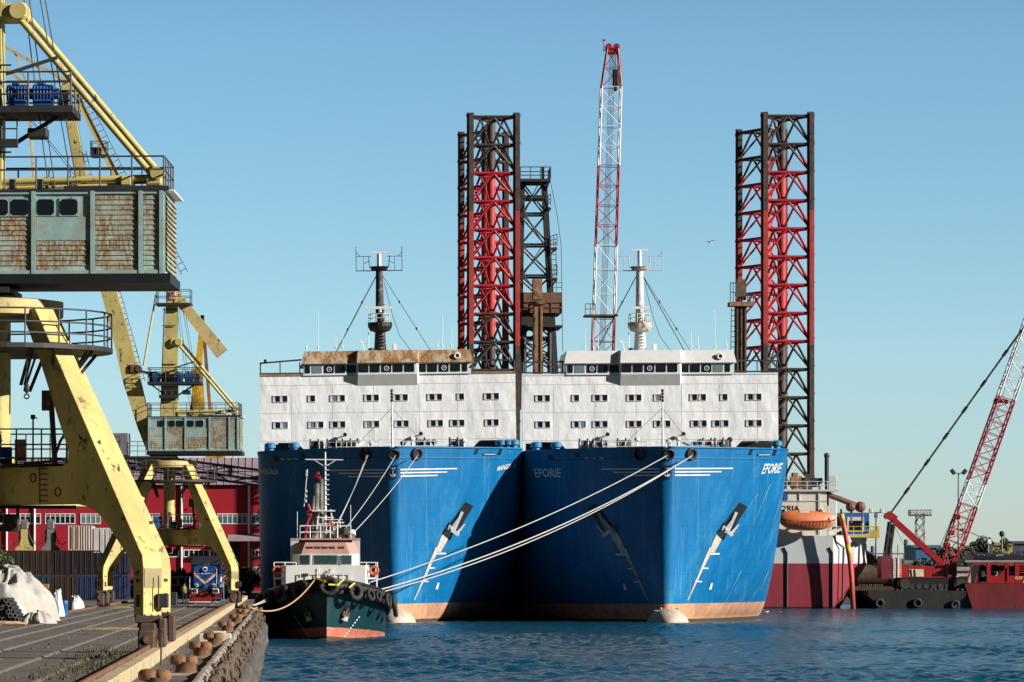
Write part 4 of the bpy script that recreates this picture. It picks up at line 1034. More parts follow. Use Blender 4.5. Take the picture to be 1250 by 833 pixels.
# ================================================================ jack-up rig behind the ferries
def lattice_mat(name, top, z0, z1, col, base=(.035,.026,.024)):
    m, t, b = nt(name)
    v = coords(t)
    tc = N(t, 'ShaderNodeTexCoord'); sp = N(t, 'ShaderNodeSeparateXYZ'); t.links.new(tc.outputs['Object'], sp.inputs[0])
    nz = N(t, 'ShaderNodeMath', operation='MULTIPLY_ADD'); nz.inputs[1].default_value = 1.6
    t.links.new(noise(t, v, .7, 4), nz.inputs[0]); t.links.new(sp.outputs['Z'], nz.inputs[2])
    a = N(t, 'ShaderNodeMath', operation='GREATER_THAN'); a.inputs[1].default_value = z0+.8; t.links.new(nz.outputs[0], a.inputs[0])
    c = N(t, 'ShaderNodeMath', operation='LESS_THAN'); c.inputs[1].default_value = z1+.8; t.links.new(nz.outputs[0], c.inputs[0])
    k = N(t, 'ShaderNodeMath', operation='MULTIPLY'); t.links.new(a.outputs[0], k.inputs[0]); t.links.new(c.outputs[0], k.inputs[1])
    dk = ramp(t, noise(t, v, 1.2, 6, .7), .35, .75, (*[x*.6 for x in base],1), (*[x*2.4 for x in base],1)).outputs['Color']
    rd = ramp(t, noise(t, v, 1.0, 5), .3, .7, (*[x*.75 for x in col],1), (*[min(1,x*1.2) for x in col],1)).outputs['Color']
    t.links.new(mixc(t, k.outputs[0], dk, rd), b.inputs['Base Color']); b.inputs['Roughness'].default_value = .6
    return m
brace_l = lattice_mat('leg bracing paint', 69, 40.8, 61.3, (.40,.013,.03))
brace_r = lattice_mat('leg bracing paint worn', 69, 36.5, 62.3, (.40,.015,.03))
chord_m = lattice_mat('leg chord paint', 69, 36.5, 55.0, (.36,.045,.035), (.055,.036,.028))
chord_i = lattice_mat('inner leg chord paint', 69, 38.0, 60.5, (.42,.04,.035), (.05,.034,.028))
RX, RY = X(930, 556), 556.0
rig = thing('drilling_rig', 'jack-up drilling rig with tall red and black lattice legs behind the two ferries', 'rig', (RX, RY, 0))
def rig_leg(px0, px1, Df, py_top, flip, bm_, zlow):
    x0, x1 = X(px0, Df)-RX, X(px1, Df)-RX; yf = Df-RY; zt = Zp(py_top, Df)
    W_ = x1-x0; xm = (x0+x1)/2; yb = yf + 6.2*(1 if not flip else -1)
    C = [(x0,yf),(x1,yf),(xm,yb)]
    b = MB()
    for i,(x,y) in enumerate(C[:2]):
        w_ = .95; b.box(x-w_/2,x+w_/2,y-.32,y+.32,zlow,zt+.35); b.box(x-.18,x+.18,y-.5,y+.5,zlow,zt+.2)
        zz = zlow+1
        while zz < zt: b.box(x-w_/2-.08,x+w_/2+.08,y-.2,y+.2,zz,zz+.35); zz += 3.85
    leg = b.build('leg', chord_m, rig)
    b = MB(); b.tube((xm,yb,zlow),(xm,yb,zt+.3),.62,n=10)
    zz = zlow+1
    while zz < zt: b.tube((xm,yb,zz),(xm,yb,zz+.35),.78,n=10); zz += 3.85
    b.build('leg_chord', chord_i, leg, smooth=True, angle=50)
    b = MB(); z = zt-.2; H = 3.9
    while z > zlow:
        zl = max(zlow, z-H)
        for i in range(3):
            (xa,ya),(xc_,yc) = C[i], C[(i+1)%3]
            b.tube((xa,ya,z),(xc_,yc,z),.21,n=7)
            m_ = ((xa+xc_)/2,(ya+yc)/2)
            b.tube((*m_,z),(xa,ya,zl),.17,n=6); b.tube((*m_,z),(xc_,yc,zl),.17,n=6)
        mids = [((C[i][0]+C[(i+1)%3][0])/2,(C[i][1]+C[(i+1)%3][1])/2) for i in range(3)]
        for i in range(3): b.tube((*mids[i],z),(*mids[(i+1)%3],z),.11,n=5)
        z -= H
    b.build('leg_bracing', bm_, leg, smooth=True, angle=60)
    b = MB(); b.rail([(x0,yf,zt+.3),(x0+1.0,yf,zt+.3)],h=.8,r=.04,step=.5) if False else None
    if b.v: b.build('cap', dark_st, leg)
    return leg
rig_leg(574, 630.5, 556, 141, False, brace_l, 17)
rig_leg(933, 989.5, 556, 140, False, brace_r, 17)
rig_leg(563, 617, 581, 164, True, brace_l, 17)
rig_leg(902, 957, 581, 161, True, brace_r, 17)
def L(px, py, D): p = P(px, py, D); return Vector((p.x-RX, p.y-RY, p.z))
# ---- hull, in colour bands
HD = 546.0
hullred = M('rig hull red', (.25,.026,.042), .5, var=.2, scale=.5, rust=.10, rustcol=(.16,.03,.03), stretch=.25, rscale=.8)
hullgrey = M('rig hull pale grey', (.50,.53,.54), .55, var=.12, scale=.6, rust=.1, rustcol=(.34,.2,.12), stretch=.2, rscale=.9)
hullwht = M('rig deckhouse white', (.66,.62,.54), .55, var=.12, scale=.8, rust=.16, rustcol=(.40,.22,.12), stretch=.3, rscale=1.0)
xl, xr1, xr2 = -52.0, L(1017,0,HD).x, L(1058,0,HD+9).x
y0 = HD-RY; zA, zB, zC, zD = .25, Zp(688,HD), Zp(654,HD), Zp(600,HD)
def band(za, zb, name, mat, cut0=0, cut1=0):
    # front face, then a chamfered face that runs back to the right
    pl = lambda c: [(xl,y0),(xr1,y0),(xr2-c,y0+9),(xr2-c,y0+42),(xl,y0+42)]
    a, c = pl(cut0), pl(cut1); b = MB(); n = 5
    b.add([(x,y,za) for x,y in a]+[(x,y,zb) for x,y in c],[tuple(range(n-1,-1,-1)),tuple(range(n,2*n))]+[(i,(i+1)%n,n+(i+1)%n,n+i) for i in range(n)])
    return b.build(name, mat, rig)
band(-1, zA, 'hull_bottom', black, 4.2, 3.6)
hr = band(zA, zB, 'hull', hullred, 3.6, 0)
band(zB+.002, zC, 'hull_side', hullgrey)
b = MB()
for x in (xr1-.1, xr1-6.3): b.path([(x,y0-.1,zA),(x,y0-.1,zB+1.5),(x-.4,y0-.1,zB+2.2)],.13,n=6)
b.path([(xr1+1.4,y0+.9,zA+1),(xr1+1.6,y0+1.3,zC-1.6),(xr1+.4,y0+.5,zC-.8),(xr1+.2,y0,zC)],.16,n=6)
b.build('overboard_pipe', dark_st, rig)
b = MB(); b.box(L(1029,0,HD+5).x,L(1042,0,HD+5).x,y0+5.2,y0+5.4,zB+.2,zB+2.2); b.build('side_door', M('ochre door',(.35,.2,.06),.7,rust=.3), rig)
b = MB(); b.box(L(1029,0,HD+5).x-.2,L(1043,0,HD+5).x+.2,y0+4.6,y0+5.6,zC-1.35,zC-.85); b.build('door_hood', black, rig)
# white accommodation block with lettering
wx0, wx1 = -30, L(1010,0,HD).x
b = MB(); b.box(wx0,wx1,y0+.6,y0+16,zC,zD); blk = b.build('accommodation', hullwht, rig)
b = MB(); b.box(L(953,0,HD).x,wx1+.0,y0+.5,y0+.6,Zp(612,HD),Zp(611,HD)); b.box(wx1-1.2,wx1-.9,y0+.45,y0+.6,Zp(652,HD),Zp(602,HD)); b.box(L(976,0,HD).x,L(976.8,0,HD).x,y0+.45,y0+.6,Zp(612,HD),Zp(600,HD)); b.build('wall_rib', hullgrey, blk)
flat_text('GLORIA', (L(940,624,HD).x, y0+.56, Zp(624.5,HD)), (L(977,0,HD).x-L(940,0,HD).x,0,0), (0,0,Zp(617.3,HD)-Zp(624.5,HD)), blk, black)
b = MB(); b.cbox((L(960,0,HD).x,y0+.5,Zp(607,HD)),.5,.2,.8); b.build('name_board', blue_p, blk)
b = MB(); b.box(wx0,wx1+1.5,y0+.2,y0+15.8,zD,zD+.25); b.build('helm_deck', hullgrey, rig)
b = MB(); b.rail([(-6,y0+.3,zD+.25),(wx1+1.4,y0+.3,zD+.25)],h=1.1,r=.05,step=1.4); b.build('deck_railing', hullgrey, rig)
# machinery at the leg foot
r_ = random.Random(11)
for i in range(11):
    x = r_.uniform(-1, 9.2); b = MB(); hgt = r_.uniform(.8,2.6)
    if i % 3: b.cbox((x,y0+2+i*.45,zD+.25+hgt/2),r_.uniform(.6,1.8),r_.uniform(.6,1.6),hgt,bev=.08)
    else: b.tube((x-.7,y0+2+i*.45,zD+1.3),(x+.7,y0+2+i*.45,zD+1.3),r_.uniform(.4,.8),n=12)
    b.build('deck_machinery', r_.choice((hullgrey,dark_st,hullwht,rust_lt)), rig)
b = MB(); b.tube((L(1011,0,HD).x,y0+1.5,zD-2),(L(1011,0,HD).x,y0+1.5,Zp(557,HD)),.3,n=8); b.sphere((L(1011,0,HD).x,y0+1.5,Zp(556,HD)),.4,.4,.4,8,6); b.build('vent_pipe', dark_st, rig)
b = MB(); p0 = L(1011,604,HD+1); p1 = L(1050,619,HD+1); b.tube(p0,p1,.4,n=10); b.sphere(p1,.75,.75,.75,10,8); b.sphere(p1-Vector((1.3,0,-.0)),.7,.8,.7,10,8)
for dx in (-2.6,-1.2,.3): b.tube(p1+Vector((dx,0,-.3)),p1+Vector((dx,0,-2.2)),.14,n=6)
b.build('burner_pipe', M('brown pipe paint',(.16,.075,.055),.6,rust=.2), rig)
b = MB(); b.cbox(L(1015,618,HD+4)+Vector((0,0,-.6)),1.3,1.3,4.6,bev=.1); b.build('exhaust_stack', hullgrey, rig)
# small blue house on the right with yellow walkway
cx0, cx1 = L(1027,0,HD+6).x, L(1061,0,HD+6).x; cy = y0+6.0
b = MB(); z0_, z1_ = Zp(652,HD+6), Zp(626,HD+6); b.box(cx0,cx1,cy,cy+6,z0_,z1_); cab = b.build('control_house', blue_p, rig)
b = MB(); b.box(cx0+.8,cx1-.7,cy-.05,cy,z0_+.3,z1_-.6); fr = b.build('window', hullgrey, cab)
b = MB(); b.box(cx0+1.1,cx1-1.0,cy-.09,cy-.06,z0_+.5,z1_-1.1); b.build('pane', win_dk, fr)
b = MB(); b.box(L(1010,0,HD+5).x,L(1073,0,HD+5).x,cy-1.6,cy+5,z0_-.5,z0_-.15); wk = b.build('walkway', M('yellow handrail paint',(.55,.38,.05),.6,rust=.15), rig)
b = MB(); b.rail([(L(1010,0,HD+5).x,cy-1.55,z0_-.15),(L(1072.5,0,HD+5).x,cy-1.55,z0_-.15),(L(1072.5,0,HD+5).x,cy+4,z0_-.15)],h=1.15,r=.055,step=1.2,rows=(1,.5)); b.box(L(1060,0,HD+5).x,L(1072.5,0,HD+5).x,cy-1.6,cy-1.55,z0_-.15,z0_+.35); b.build('walkway_railing', bpy.data.materials['yellow handrail paint'], wk)
b = MB(); b.bar(L(1012,658,HD+3),L(1022,648,HD+3),.35,.3); b.bar(L(1012,652,HD+2),L(1030,643,HD+2),.6,.6); b.build('davit', hullwht, rig)
b = MB(); b.box(L(1018,0,HD+7).x,L(1030,0,HD+7).x,cy+.3,cy+3,z0_-.15,z0_+2.4); b.build('dark_opening', black, rig)
# ---- lifeboat: hangs on the davits
lb = thing('lifeboat', 'orange enclosed lifeboat hanging on the white side of the rig', 'boat', (L(985,0,HD-2).x+RX, HD-2.0, Zp(637,HD-2)))
Lb, prof = 3.9, []
b = MB(); v = []; n = 14; xs_ = [-1,-.97,-.9,-.78,-.55,-.2,.2,.55,.78,.9,.97,1]
for u in xs_:
    w_ = 1.25*(1-abs(u)**2.2)**.8+.02; top = 1.25*(1-abs(u)**5)**.6*(1 if u<.3 else .8)+.25; kd = 1.25*(1-abs(u)**4)**.7+.0; up = .3*abs(u)**2.5
    for i in range(n):
        a = 2*PI*i/n; c_, s_ = math.cos(a), math.sin(a); v.append((u*Lb, w_*c_*(.80 if s_>.05 else 1), (top if s_>0 else kd)*s_+up))
f = [(k*n+i,k*n+(i+1)%n,(k+1)*n+(i+1)%n,(k+1)*n+i) for k in range(len(xs_)-1) for i in range(n)]
b.add(v,f); b.build('shell', orange, lb, smooth=True)
b = MB(); v = []
for u in xs_:
    w_ = 1.25*(1-abs(u)**2.6)**.6+.08; v += [(u*Lb,-w_,-.05+.25*u*u),(u*Lb,-w_,.09+.25*u*u)]
b.add(v,[(2*i,2*i+1,2*i+3,2*i+2) for i in range(len(xs_)-1)])
for i in range(14): u = -.85+i*.12; u2=u+.06; zz=lambda q:.25*q*q; yy=lambda q:-(1.25*(1-abs(q)**2.6)**.6+.06); b.tube((u*Lb,yy(u),zz(u)-.05),(u2*Lb,yy(u2),zz(u2)-.5),.035,n=4); b.tube((u2*Lb,yy(u2),zz(u2)-.5),((u+.12)*Lb,yy(min(.95,u+.12)),zz(u+.12)-.05),.035,n=4)
b.build('grab_line', M('dull red rope',(.35,.08,.04),.8), lb)
b = MB(); b.cbox((-.5,0,1.15),1.5,1.2,.5,bev=.15); b.build('canopy_hatch', grey_p, lb)
b = MB(); b.sphere((3.0,0,.2),.5,.9,.5,10,6); b.build('bow_pad', M('pale orange paint',(.72,.34,.18),.5), lb, smooth=True)
b = MB(); 
for x in (-2.6,2.4): b.bar((L(985,0,HD-2).x+x,y0-1.9,Zp(628,HD-2)),(L(985,0,HD-2).x+x,y0+.6,Zp(622,HD-2)),.25,.3); b.tube((L(985,0,HD-2).x+x,y0-1.9,Zp(628,HD-2)),(L(985,0,HD-2).x+x,y0-1.9,Zp(632,HD-2)),.06)
b.build('lifeboat_davit', hullwht, rig)
# leaning red and orange pole from the walkway into the water
b = MB(); pp = [L(1027,628,HD-2),L(1031.5,650,HD-2),L(1036.5,675,HD-2),L(1039.5,705,HD-2),L(1041.5,745,HD-2)]
b.path(pp,.34,n=8); b.build('leaning_pole', M('orange red pole paint',(.55,.10,.06),.5,var=.3,rust=.15), rig, smooth=True)
b = MB(); b.path([pp[0]-(pp[1]-pp[0])*.02,pp[0].lerp(pp[1],.4)],.37,n=8); b.build('pole_band', M('yellow pole band',(.65,.4,.05),.5), rig, smooth=True); b = MB(); b.path([pp[1].lerp(pp[2],.6),pp[2].lerp(pp[3],.1)],.37,n=8); b.build('pole_band', bpy.data.materials['yellow pole band'], rig, smooth=True)

# ---- derrick between the left legs and the gap
DD = 583.0
def tower():
    xa, xb = L(636,0,DD).x, L(672,0,DD).x; z1 = Zp(222,DD); ya = DD-RY
    bx0, bx1 = L(633,0,DD).x, L(681,0,DD).x; zb = Zp(450,DD)
    b = MB(); base = [(bx0,ya),(bx1,ya),(bx1,ya+6),(bx0,ya+6)]; tx0, tx1 = L(638,0,DD).x, L(665,0,DD).x; top = [(tx0,ya+1),(tx1,ya+1),(tx1,ya+4.5),(tx0,ya+4.5)]
    for k,(p,q) in enumerate(zip(base,top)): b.bar((*p,zb-6),(*q,z1),.75 if k<2 else .5,.75 if k<2 else .5)
    dk = b.build('derrick', dark_st, rig)
    b = MB(); n = 6
    for i in range(n):
        u, v_ = i/n, (i+1)/n
        A = [Vector((*p,zb)).lerp(Vector((*q,z1)),u) for p,q in zip(base,top)]; B = [Vector((*p,zb)).lerp(Vector((*q,z1)),v_) for p,q in zip(base,top)]
        for k in range(4):
            b.tube(A[k],B[(k+1)%4],.13,n=5); b.tube(A[(k+1)%4],B[k],.13,n=5); b.tube(B[k],B[(k+1)%4],.17,n=5)
        if i%2: b.ladder(A[0]+Vector((.4,-.3,0)),B[1]+Vector((-.8,-.3,0)),w=.9,r=.07,step=.8,side=(0,1,0))
        else: b.ladder(A[1]+Vector((-.8,-.3,0)),B[0]+Vector((.4,-.3,0)),w=.9,r=.07,step=.8,side=(0,1,0))
    b.build('derrick_bracing', dark_st, dk)
    b = MB(); xw0, xw1 = L(635,0,DD).x, L(672,0,DD).x; b.box(xw0,xw1,ya-.5,ya+5.5,z1,z1+.4); b.box(tx0,tx1,ya+.5,ya+5,z1-2.4,z1-1.9); b.build('crown_platform', dark_st, dk)
    b = MB(); b.rail([(xw0,ya-.4,z1+.4),(xw1,ya-.4,z1+.4),(xw1,ya+5.4,z1+.4)],h=1.7,r=.07,step=1.3,rows=(1,.6,.3)); b.bar((xw1-.2,ya,z1+.2),(tx1,ya+1,z1-2),.25); b.box(L(661,0,DD).x,L(664.5,0,DD).x,ya,ya+.4,z1,z1+2.2); b.build('crown_railing', dark_st, dk)
    for px, py, w_ in ((672,303,8),(676,340,4),(669,296-42,3)):
        q = L(px,py,DD); b = MB(); b.box(q.x,q.x+w_*.118,ya-.2,ya+2,q.z-.2,q.z+.1); b.rail([(q.x,ya-.2,q.z+.1),(q.x+w_*.118,ya-.2,q.z+.4)],h=1.6,r=.06,step=.6,rows=(1,.6,.3)); b.bar((q.x-.2,ya,q.z-1.0),(q.x+w_*.118,ya,q.z),.3); b.build('monkey_board', dark_st, dk)
    b = MB(); b.ladder((L(676,0,DD).x,ya-.2,Zp(345,DD)),(L(675,0,DD).x,ya-.2,Zp(296,DD)),w=.8,r=.06,step=.7); b.build('derrick_ladder', dark_st, dk)
    b = MB(); b.path([(L(672,0,DD).x,ya,z1),(L(680,0,DD).x,ya,Zp(262,DD)),(L(685,0,DD).x,ya,Zp(300,DD)),(L(687,0,DD).x,ya,Zp(430,DD))],.045,n=4); b.build('guy_rope', rope_dk, dk)
    # drill floor
    brn = M('brown rig steel', (.17,.085,.055), .75, var=.4, rust=.3, rustcol=(.09,.05,.04))
    b = MB(); b.box(L(634,0,DD).x,L(685,0,DD).x,ya-1.5,ya+8,Zp(383,DD),Zp(358,DD)); df = b.build('drill_floor', brn, rig)
    b = MB(); b.box(L(634,0,DD).x,L(686,0,DD).x,ya-1.7,ya+8,Zp(400,DD),Zp(398,DD)); b.box(L(636,0,DD).x,L(677,0,DD).x,ya-1,ya+8,Zp(398,DD),Zp(384,DD)); b.build('floor_beam', dark_st, df)
    b = MB(); b.rail([(L(634,0,DD).x,ya-1.6,Zp(383,DD)),(L(685,0,DD).x,ya-1.6,Zp(383,DD))],h=1.5,r=.06,step=1.4); b.rail([(L(672,0,DD).x,ya-1.6,Zp(358,DD)),(L(685,0,DD).x,ya-1.6,Zp(358,DD))],h=1.4,r=.05,step=1.0); b.build('floor_railing', rusty, df)
    b = MB(); b.box(L(651,0,DD-4).x,L(662,0,DD-4).x,ya-5,ya-2.6,16,Zp(372,DD-4)); b.box(L(650,0,DD-4).x,L(661.5,0,DD-4).x,ya-5,ya-2.6,Zp(366,DD-4),Zp(341,DD-4)); b.box(L(646,0,DD-4).x,L(665,0,DD-4).x,ya-5.4,ya-2.4,Zp(372,DD-4),Zp(369,DD-4))
    for k in (-1,1): b.box(L(656,0,DD-4).x+k*.5-.12,L(656,0,DD-4).x+k*.5+.12,ya-5.15,ya-5,16,Zp(375,DD-4))
    b.build('jacking_tower', rust_lt, rig)
    for px in (640,671): 
        b = MB(); b.tube(L(px,455,DD),L(px,400,DD),.35,n=8); b.build('support_post', dark_st, df)
    b = MB()
    for i in range(3):
        za, zc = Zp(450-i*17,DD), Zp(433-i*17,DD); b.tube((L(640,0,DD).x,ya,za),(L(671,0,DD).x,ya,zc),.13,n=5); b.tube((L(671,0,DD).x,ya,za),(L(640,0,DD).x,ya,zc),.13,n=5); b.tube((L(640,0,DD).x,ya,zc),(L(671,0,DD).x,ya,zc),.15,n=5)
    b.build('substructure_bracing', dark_st, df)
tower()
# jacking tower with small platform on the right leg
b = MB(); JD = 548; jy = JD-RY
b.box(L(898,0,JD).x,L(911.5,0,JD).x,jy,jy+1.6,16,Zp(374,JD)); b.box(L(899.5,0,JD).x,L(911,0,JD).x,jy,jy+1.6,Zp(366,JD),Zp(341,JD))
for k in (-1,0,1): b.box(L(905,0,JD).x+k*.55-.1,L(905,0,JD).x+k*.55+.1,jy-.2,jy,16,Zp(374,JD))
jt = b.build('jacking_tower', M('brown jacking steel',(.12,.075,.05),.75,var=.4,rust=.35,rustcol=(.24,.13,.07)), rig)
b = MB(); b.box(L(890,0,JD).x,L(920,0,JD).x,jy-.6,jy+2,Zp(374,JD),Zp(369,JD)); b.build('tower_platform', rust_lt, jt)
b = MB(); b.rail([(L(891,0,JD).x,jy-.5,Zp(369,JD)),(L(898,0,JD).x,jy-.5,Zp(369,JD))],h=2.6,r=.06,step=.5,rows=(1,.5)); b.rail([(L(912,0,JD).x,jy-.5,Zp(369,JD)),(L(919,0,JD).x,jy-.5,Zp(369,JD))],h=1.2,r=.06,step=.5); b.ladder(L(895,440,JD),L(896,376,JD),w=.7,r=.06,step=.7); b.build('tower_railing', dark_st, jt)
# ================================================================ lattice booms and the right-hand side
def lattice_boom(name, pts, w0, w1, ydir, zones, mats, parent, bay, depth=None, r=.12):
    """boom along p0->p1 in local coordinates, colour zones by fraction"""
    p0, p1 = Vector(pts[0]), Vector(pts[1]); d = p1-p0; Ltot = d.length; d.normalize()
    a = Vector(ydir); a = (a-d*a.dot(d)).normalized(); c = d.cross(a)
    out = []
    for (u0, u1, mi) in zones:
        b = MB(); n = max(1, round((u1-u0)*Ltot/bay))
        def corner(u):
            w_ = w0+(w1-w0)*u; q = p0+d*(u*Ltot); k = (depth or 1)
            if u < .07: w_ *= .45+.55*u/.07
            if u > .93: w_ *= .55+.45*(1-u)/.07
            return [q+a*sa*w_/2*k+c*sc*w_/2 for sa,sc in ((-1,-1),(1,-1),(1,1),(-1,1))]
        for i in range(n):
            A, B = corner(u0+(u1-u0)*i/n), corner(u0+(u1-u0)*(i+1)/n)
            for k in range(4):
                b.tube(A[k],B[k],r,n=6); j=(k+1)%4
                if i%2: b.tube(A[k],B[j],r*.5,n=5)
                else: b.tube(A[j],B[k],r*.5,n=5)
                b.tube(B[k],B[j],r*.45,n=5)
        out.append(b.build(name, mats[mi], parent))
    return out
# ---- tall red and white boom behind the right ferry
D5 = 610.0; gx, gy = X(738,D5), D5
hb = thing('lattice_crane', 'tall upright red and white lattice crane boom rising behind the white ferry mast', 'crane', (gx, gy, 1.9))
def L2(px, py, dy=0): p = P(px,py,D5); return (p.x-gx, dy, p.z-1.9)
b = MB(); b.box(-3.5,5,-2.4,2.4,1.2,4.6); b.build('body', red_cr, hb)
for s_ in (-1,1):
    b = MB(); b.prism([(-4,.5),(-3.4,0),(4.4,0),(5,.5),(5,.8),(4.4,1.25),(-3.4,1.25),(-4,.8)], lambda u,z,w: Vector((u,s_*2.6+w,z)), 1.0); b.build('track', black, hb)
tp_, bt_ = L2(747.5,60,0), L2(735.5,440,0)
base_ = Vector(bt_)+(Vector(bt_)-Vector(tp_))*((bt_[2]-3.0)/(tp_[2]-bt_[2]))
Lz = lambda py: (Vector(L2(0,py)).z-base_.z)/(tp_[2]-base_.z)
zones = [(0,Lz(389),0),(Lz(389),Lz(300),1),(Lz(300),Lz(203),0),(Lz(203),Lz(107),1),(Lz(107),1,0)]
lattice_boom('boom_section', (base_,tp_), 3.5, 2.9, (0,1,0), zones, [red_lat, white_p], hb, 3.4, r=.13)
b = MB(); q = Vector(tp_); b.cbox(q+Vector((0,0,-.3)),2.0,1.4,1.0,bev=.2); b.tube(q+Vector((-.6,-.6,.3)),q+Vector((-.6,.6,.3)),.5,n=14); b.tube(q+Vector((.6,-.6,.3)),q+Vector((.6,.6,.3)),.5,n=14); b.bar(q+Vector((-1.2,-.9,-3)),q+Vector((-.8,-.7,.3)),.22); b.bar(q+Vector((1.2,-.9,-3)),q+Vector((.8,-.7,.3)),.22); b.bar(q+Vector((-.9,0,-.3)),q+Vector((-1.35,0,-.2)),.14); b.tube(q+Vector((-1.3,0,-.3)),q+Vector((-1.3,0,1.3)),.06); b.cbox(q+Vector((-1.3,0,1.35)),.5,.3,.2); b.build('boom_head', red_lat, hb)
b = MB()
for i in range(5): x = -.35+i*.2; b.tube(q+Vector((x,-.3,0)),base_+Vector((x-.2,-.3,4)),.035,n=4)
b.build('hoist_rope', rope_dk, hb)
b = MB(); h = Vector(L2(750.5,97,-1.2)); b.cbox(h,.9,.5,2.6,bev=.15); b.tube(h,h+Vector((0,0,4)),.04); b.sphere(h-Vector((0,0,1.6)),.3,.3,.4); b.build('hook_block', black, hb)
b = MB(); z_ = Lz(386); c_ = base_.lerp(Vector(tp_),z_); b.box(c_.x-3.0,c_.x+2.0,-2.2,2.2,c_.z-.12,c_.z+.12); b.rail([(c_.x-3.0,-2.2,c_.z+.1),(c_.x-1.5,-2.2,c_.z+.1)],h=1.6,r=.06,step=.7); b.build('boom_platform', rusty, hb)

# ---- barges and the red crawler crane at right
D6 = 545.0; kx = X(1125,D6)
rusty_bar = M('blackened barge plating',(.012,.011,.010),.8,var=.5,scale=.6,rust=.3,rustcol=(.035,.024,.015),bump=.3,stretch=.4)
b = MB()
def barge(name, px0, px1, py_deck, D, dep, label, mat, rake=3):
    x0, x1 = X(px0,D), X(px1,D); zt = Zp(py_deck,D); xm = (x0+x1)/2; h = (x1-x0)/2
    b = MB(); b.prism([(-h,zt),(h,zt),(h,zt-.7),(h-rake,-1),(-h+rake,-1),(-h,zt-.7)], lambda u,z,w: Vector((u,dep/2+w,z)), dep); 
    r = thing(name, label, 'barge', (xm,D,0)); b.build('hull', mat, r)
    n = max(3,int(2*h/4))
    for i in range(n): 
        b = MB(); b.torus((-h+1.5+i*(2*h-3)/(n-1),-.25,zt-1.3-random.uniform(0,.8)),.5,.2,(0,1,.1),n=14,k=7); b.build('tyre_fender', rubber, r, smooth=True)
    for i in range(6):
        x = random.uniform(-h+1,h-1); b = MB(); b.tube((x,.6,zt),(x,.6,zt+.3),.16,n=8); b.tube((x+.6,.6,zt),(x+.6,.6,zt+.3),.16,n=8); b.box(x-.2,x+.8,.4,.8,zt,zt+.06); b.build('deck_bollard', dark_st, r)
    return r
barge('barge', 1060, 1179, 721.5, 547, 16, 'low black barge that carries the red crawler crane', rusty_bar)
barge('barge', 1040, 1100, 716, 563, 10, 'rust brown barge with dark drums between the rig and the crawler crane', M('brown barge plating',(.05,.036,.022),.85,var=.5,rust=.4))
b = MB(); b.tube((-2.4,0,0),(2.6,0,0),1.55,n=20); b.tube((-2.5,0,0),(-2.35,0,0),1.75,n=20); b.tube((2.5,0,0),(2.65,0,0),1.75,n=20)
tag(b.build('cable_drum', M('dark brown drum',(.06,.032,.024),.8,rust=.3), loc=(X(1069,564),566,Zp(703,564)), smooth=True, angle=40),'dark brown steel drum lying on the barge beside the rig','drum')
b = MB(); b.bar((-3.2,0,2.6),(2.8,0,-2.2),.5,.5); b.bar((-2.5,0,3.0),(3.2,0,-1.6),.25,.25); b.bar((-2.9,.2,2.9),(3.0,.2,-1.9),.2,.8)
tag(b.build('gangway', dark_st, loc=(X(1072,558),558,Zp(693,558))),'dark sloping steel gangway leaning down from the rig','gangway')
# crawler crane
cr = thing('crawler_crane', 'red crawler crane with a long leaning red and white boom on the black barge', 'crane', (kx, 552, Zp(721.5,547)))
cz = cr.location.z
def L3(px, py, D=552): p = P(px,py,D); return Vector((p.x-kx, D-552, p.z-cz))
tm = M('dark track steel',(.03,.032,.026),.7,var=.4,rust=.25)
for y in (-2.4,2.4):
    b = MB(); x0, x1 = L3(1092,0).x, L3(1178,0).x; zt = 1.75
    b.prism([(x0,.7),(x0+.6,.1),(x1-.5,.0),(x1,.7),(x1,1.2),(x1-.6,zt),(x0+.6,zt),(x0,1.2)], lambda u,z,w: Vector((u,y+w,z)), 1.1); tr = b.build('track', black, cr)
    b = MB()
    for i in range(26): x = x0+.4+i*(x1-x0-.8)/25; b.cbox((x,y,.06),.24,1.25,.14); b.cbox((x,y,zt+.03),.24,1.25,.14)
    b.build('track_shoe', tm, tr)
    b = MB()
    for i in range(9): b.tube((x0+.9+i*(x1-x0-1.8)/8,y-.62,.6),(x0+.9+i*(x1-x0-1.8)/8,y+.62,.6),.36,n=12)
    b.tube((x0+1.0,y-.65,.95),(x0+1.0,y+.65,.95),.7,n=16); b.tube((x1-1.0,y-.65,.95),(x1-1.0,y+.65,.95),.7,n=16); b.build('track_wheel', tm, tr)
b = MB(); x0, x1 = L3(1098,0).x, L3(1152,0).x; za, zb = L3(0,706).z, L3(0,691).z; b.box(x0,x1,-1.7,1.7,za,zb); b.box(x0,x1+1.5,-1.9,1.9,za-.12,za-.01); b.tube((0,0,1.2),(0,0,za),1.5,n=20); body = b.build('body', red_cr, cr)
b = MB(); b.box(L3(1107.5,0).x,L3(1125,0).x,-1.75,-1.7,L3(0,704).z,L3(0,695).z); b.build('cream_panel', M('cream panel',(.68,.60,.46),.6,rust=.1), body)
for px in (1111,1115.5): 
    b = MB(); b.bar(L3(px,704)+Vector((0,-1.78,0)),L3(px-1,695)+Vector((0,-1.78,0)),.18,.03); b.build('panel_stripe', dark_st, body)
flat_text('ALINE  SUN', L3(1137,702.5)+Vector((0,-1.74,0)), (1.45,0,0), (0,0,.34), body, M('pale yellow lettering',(.8,.65,.4),.6))
b = MB(); b.box(L3(1073.5,0).x,L3(1086.5,0).x,-1.9,1.9,L3(0,706).z,L3(0,679).z); b.build('counterweight', M('dark red counterweight',(.16,.015,.02),.6,rust=.2), cr)
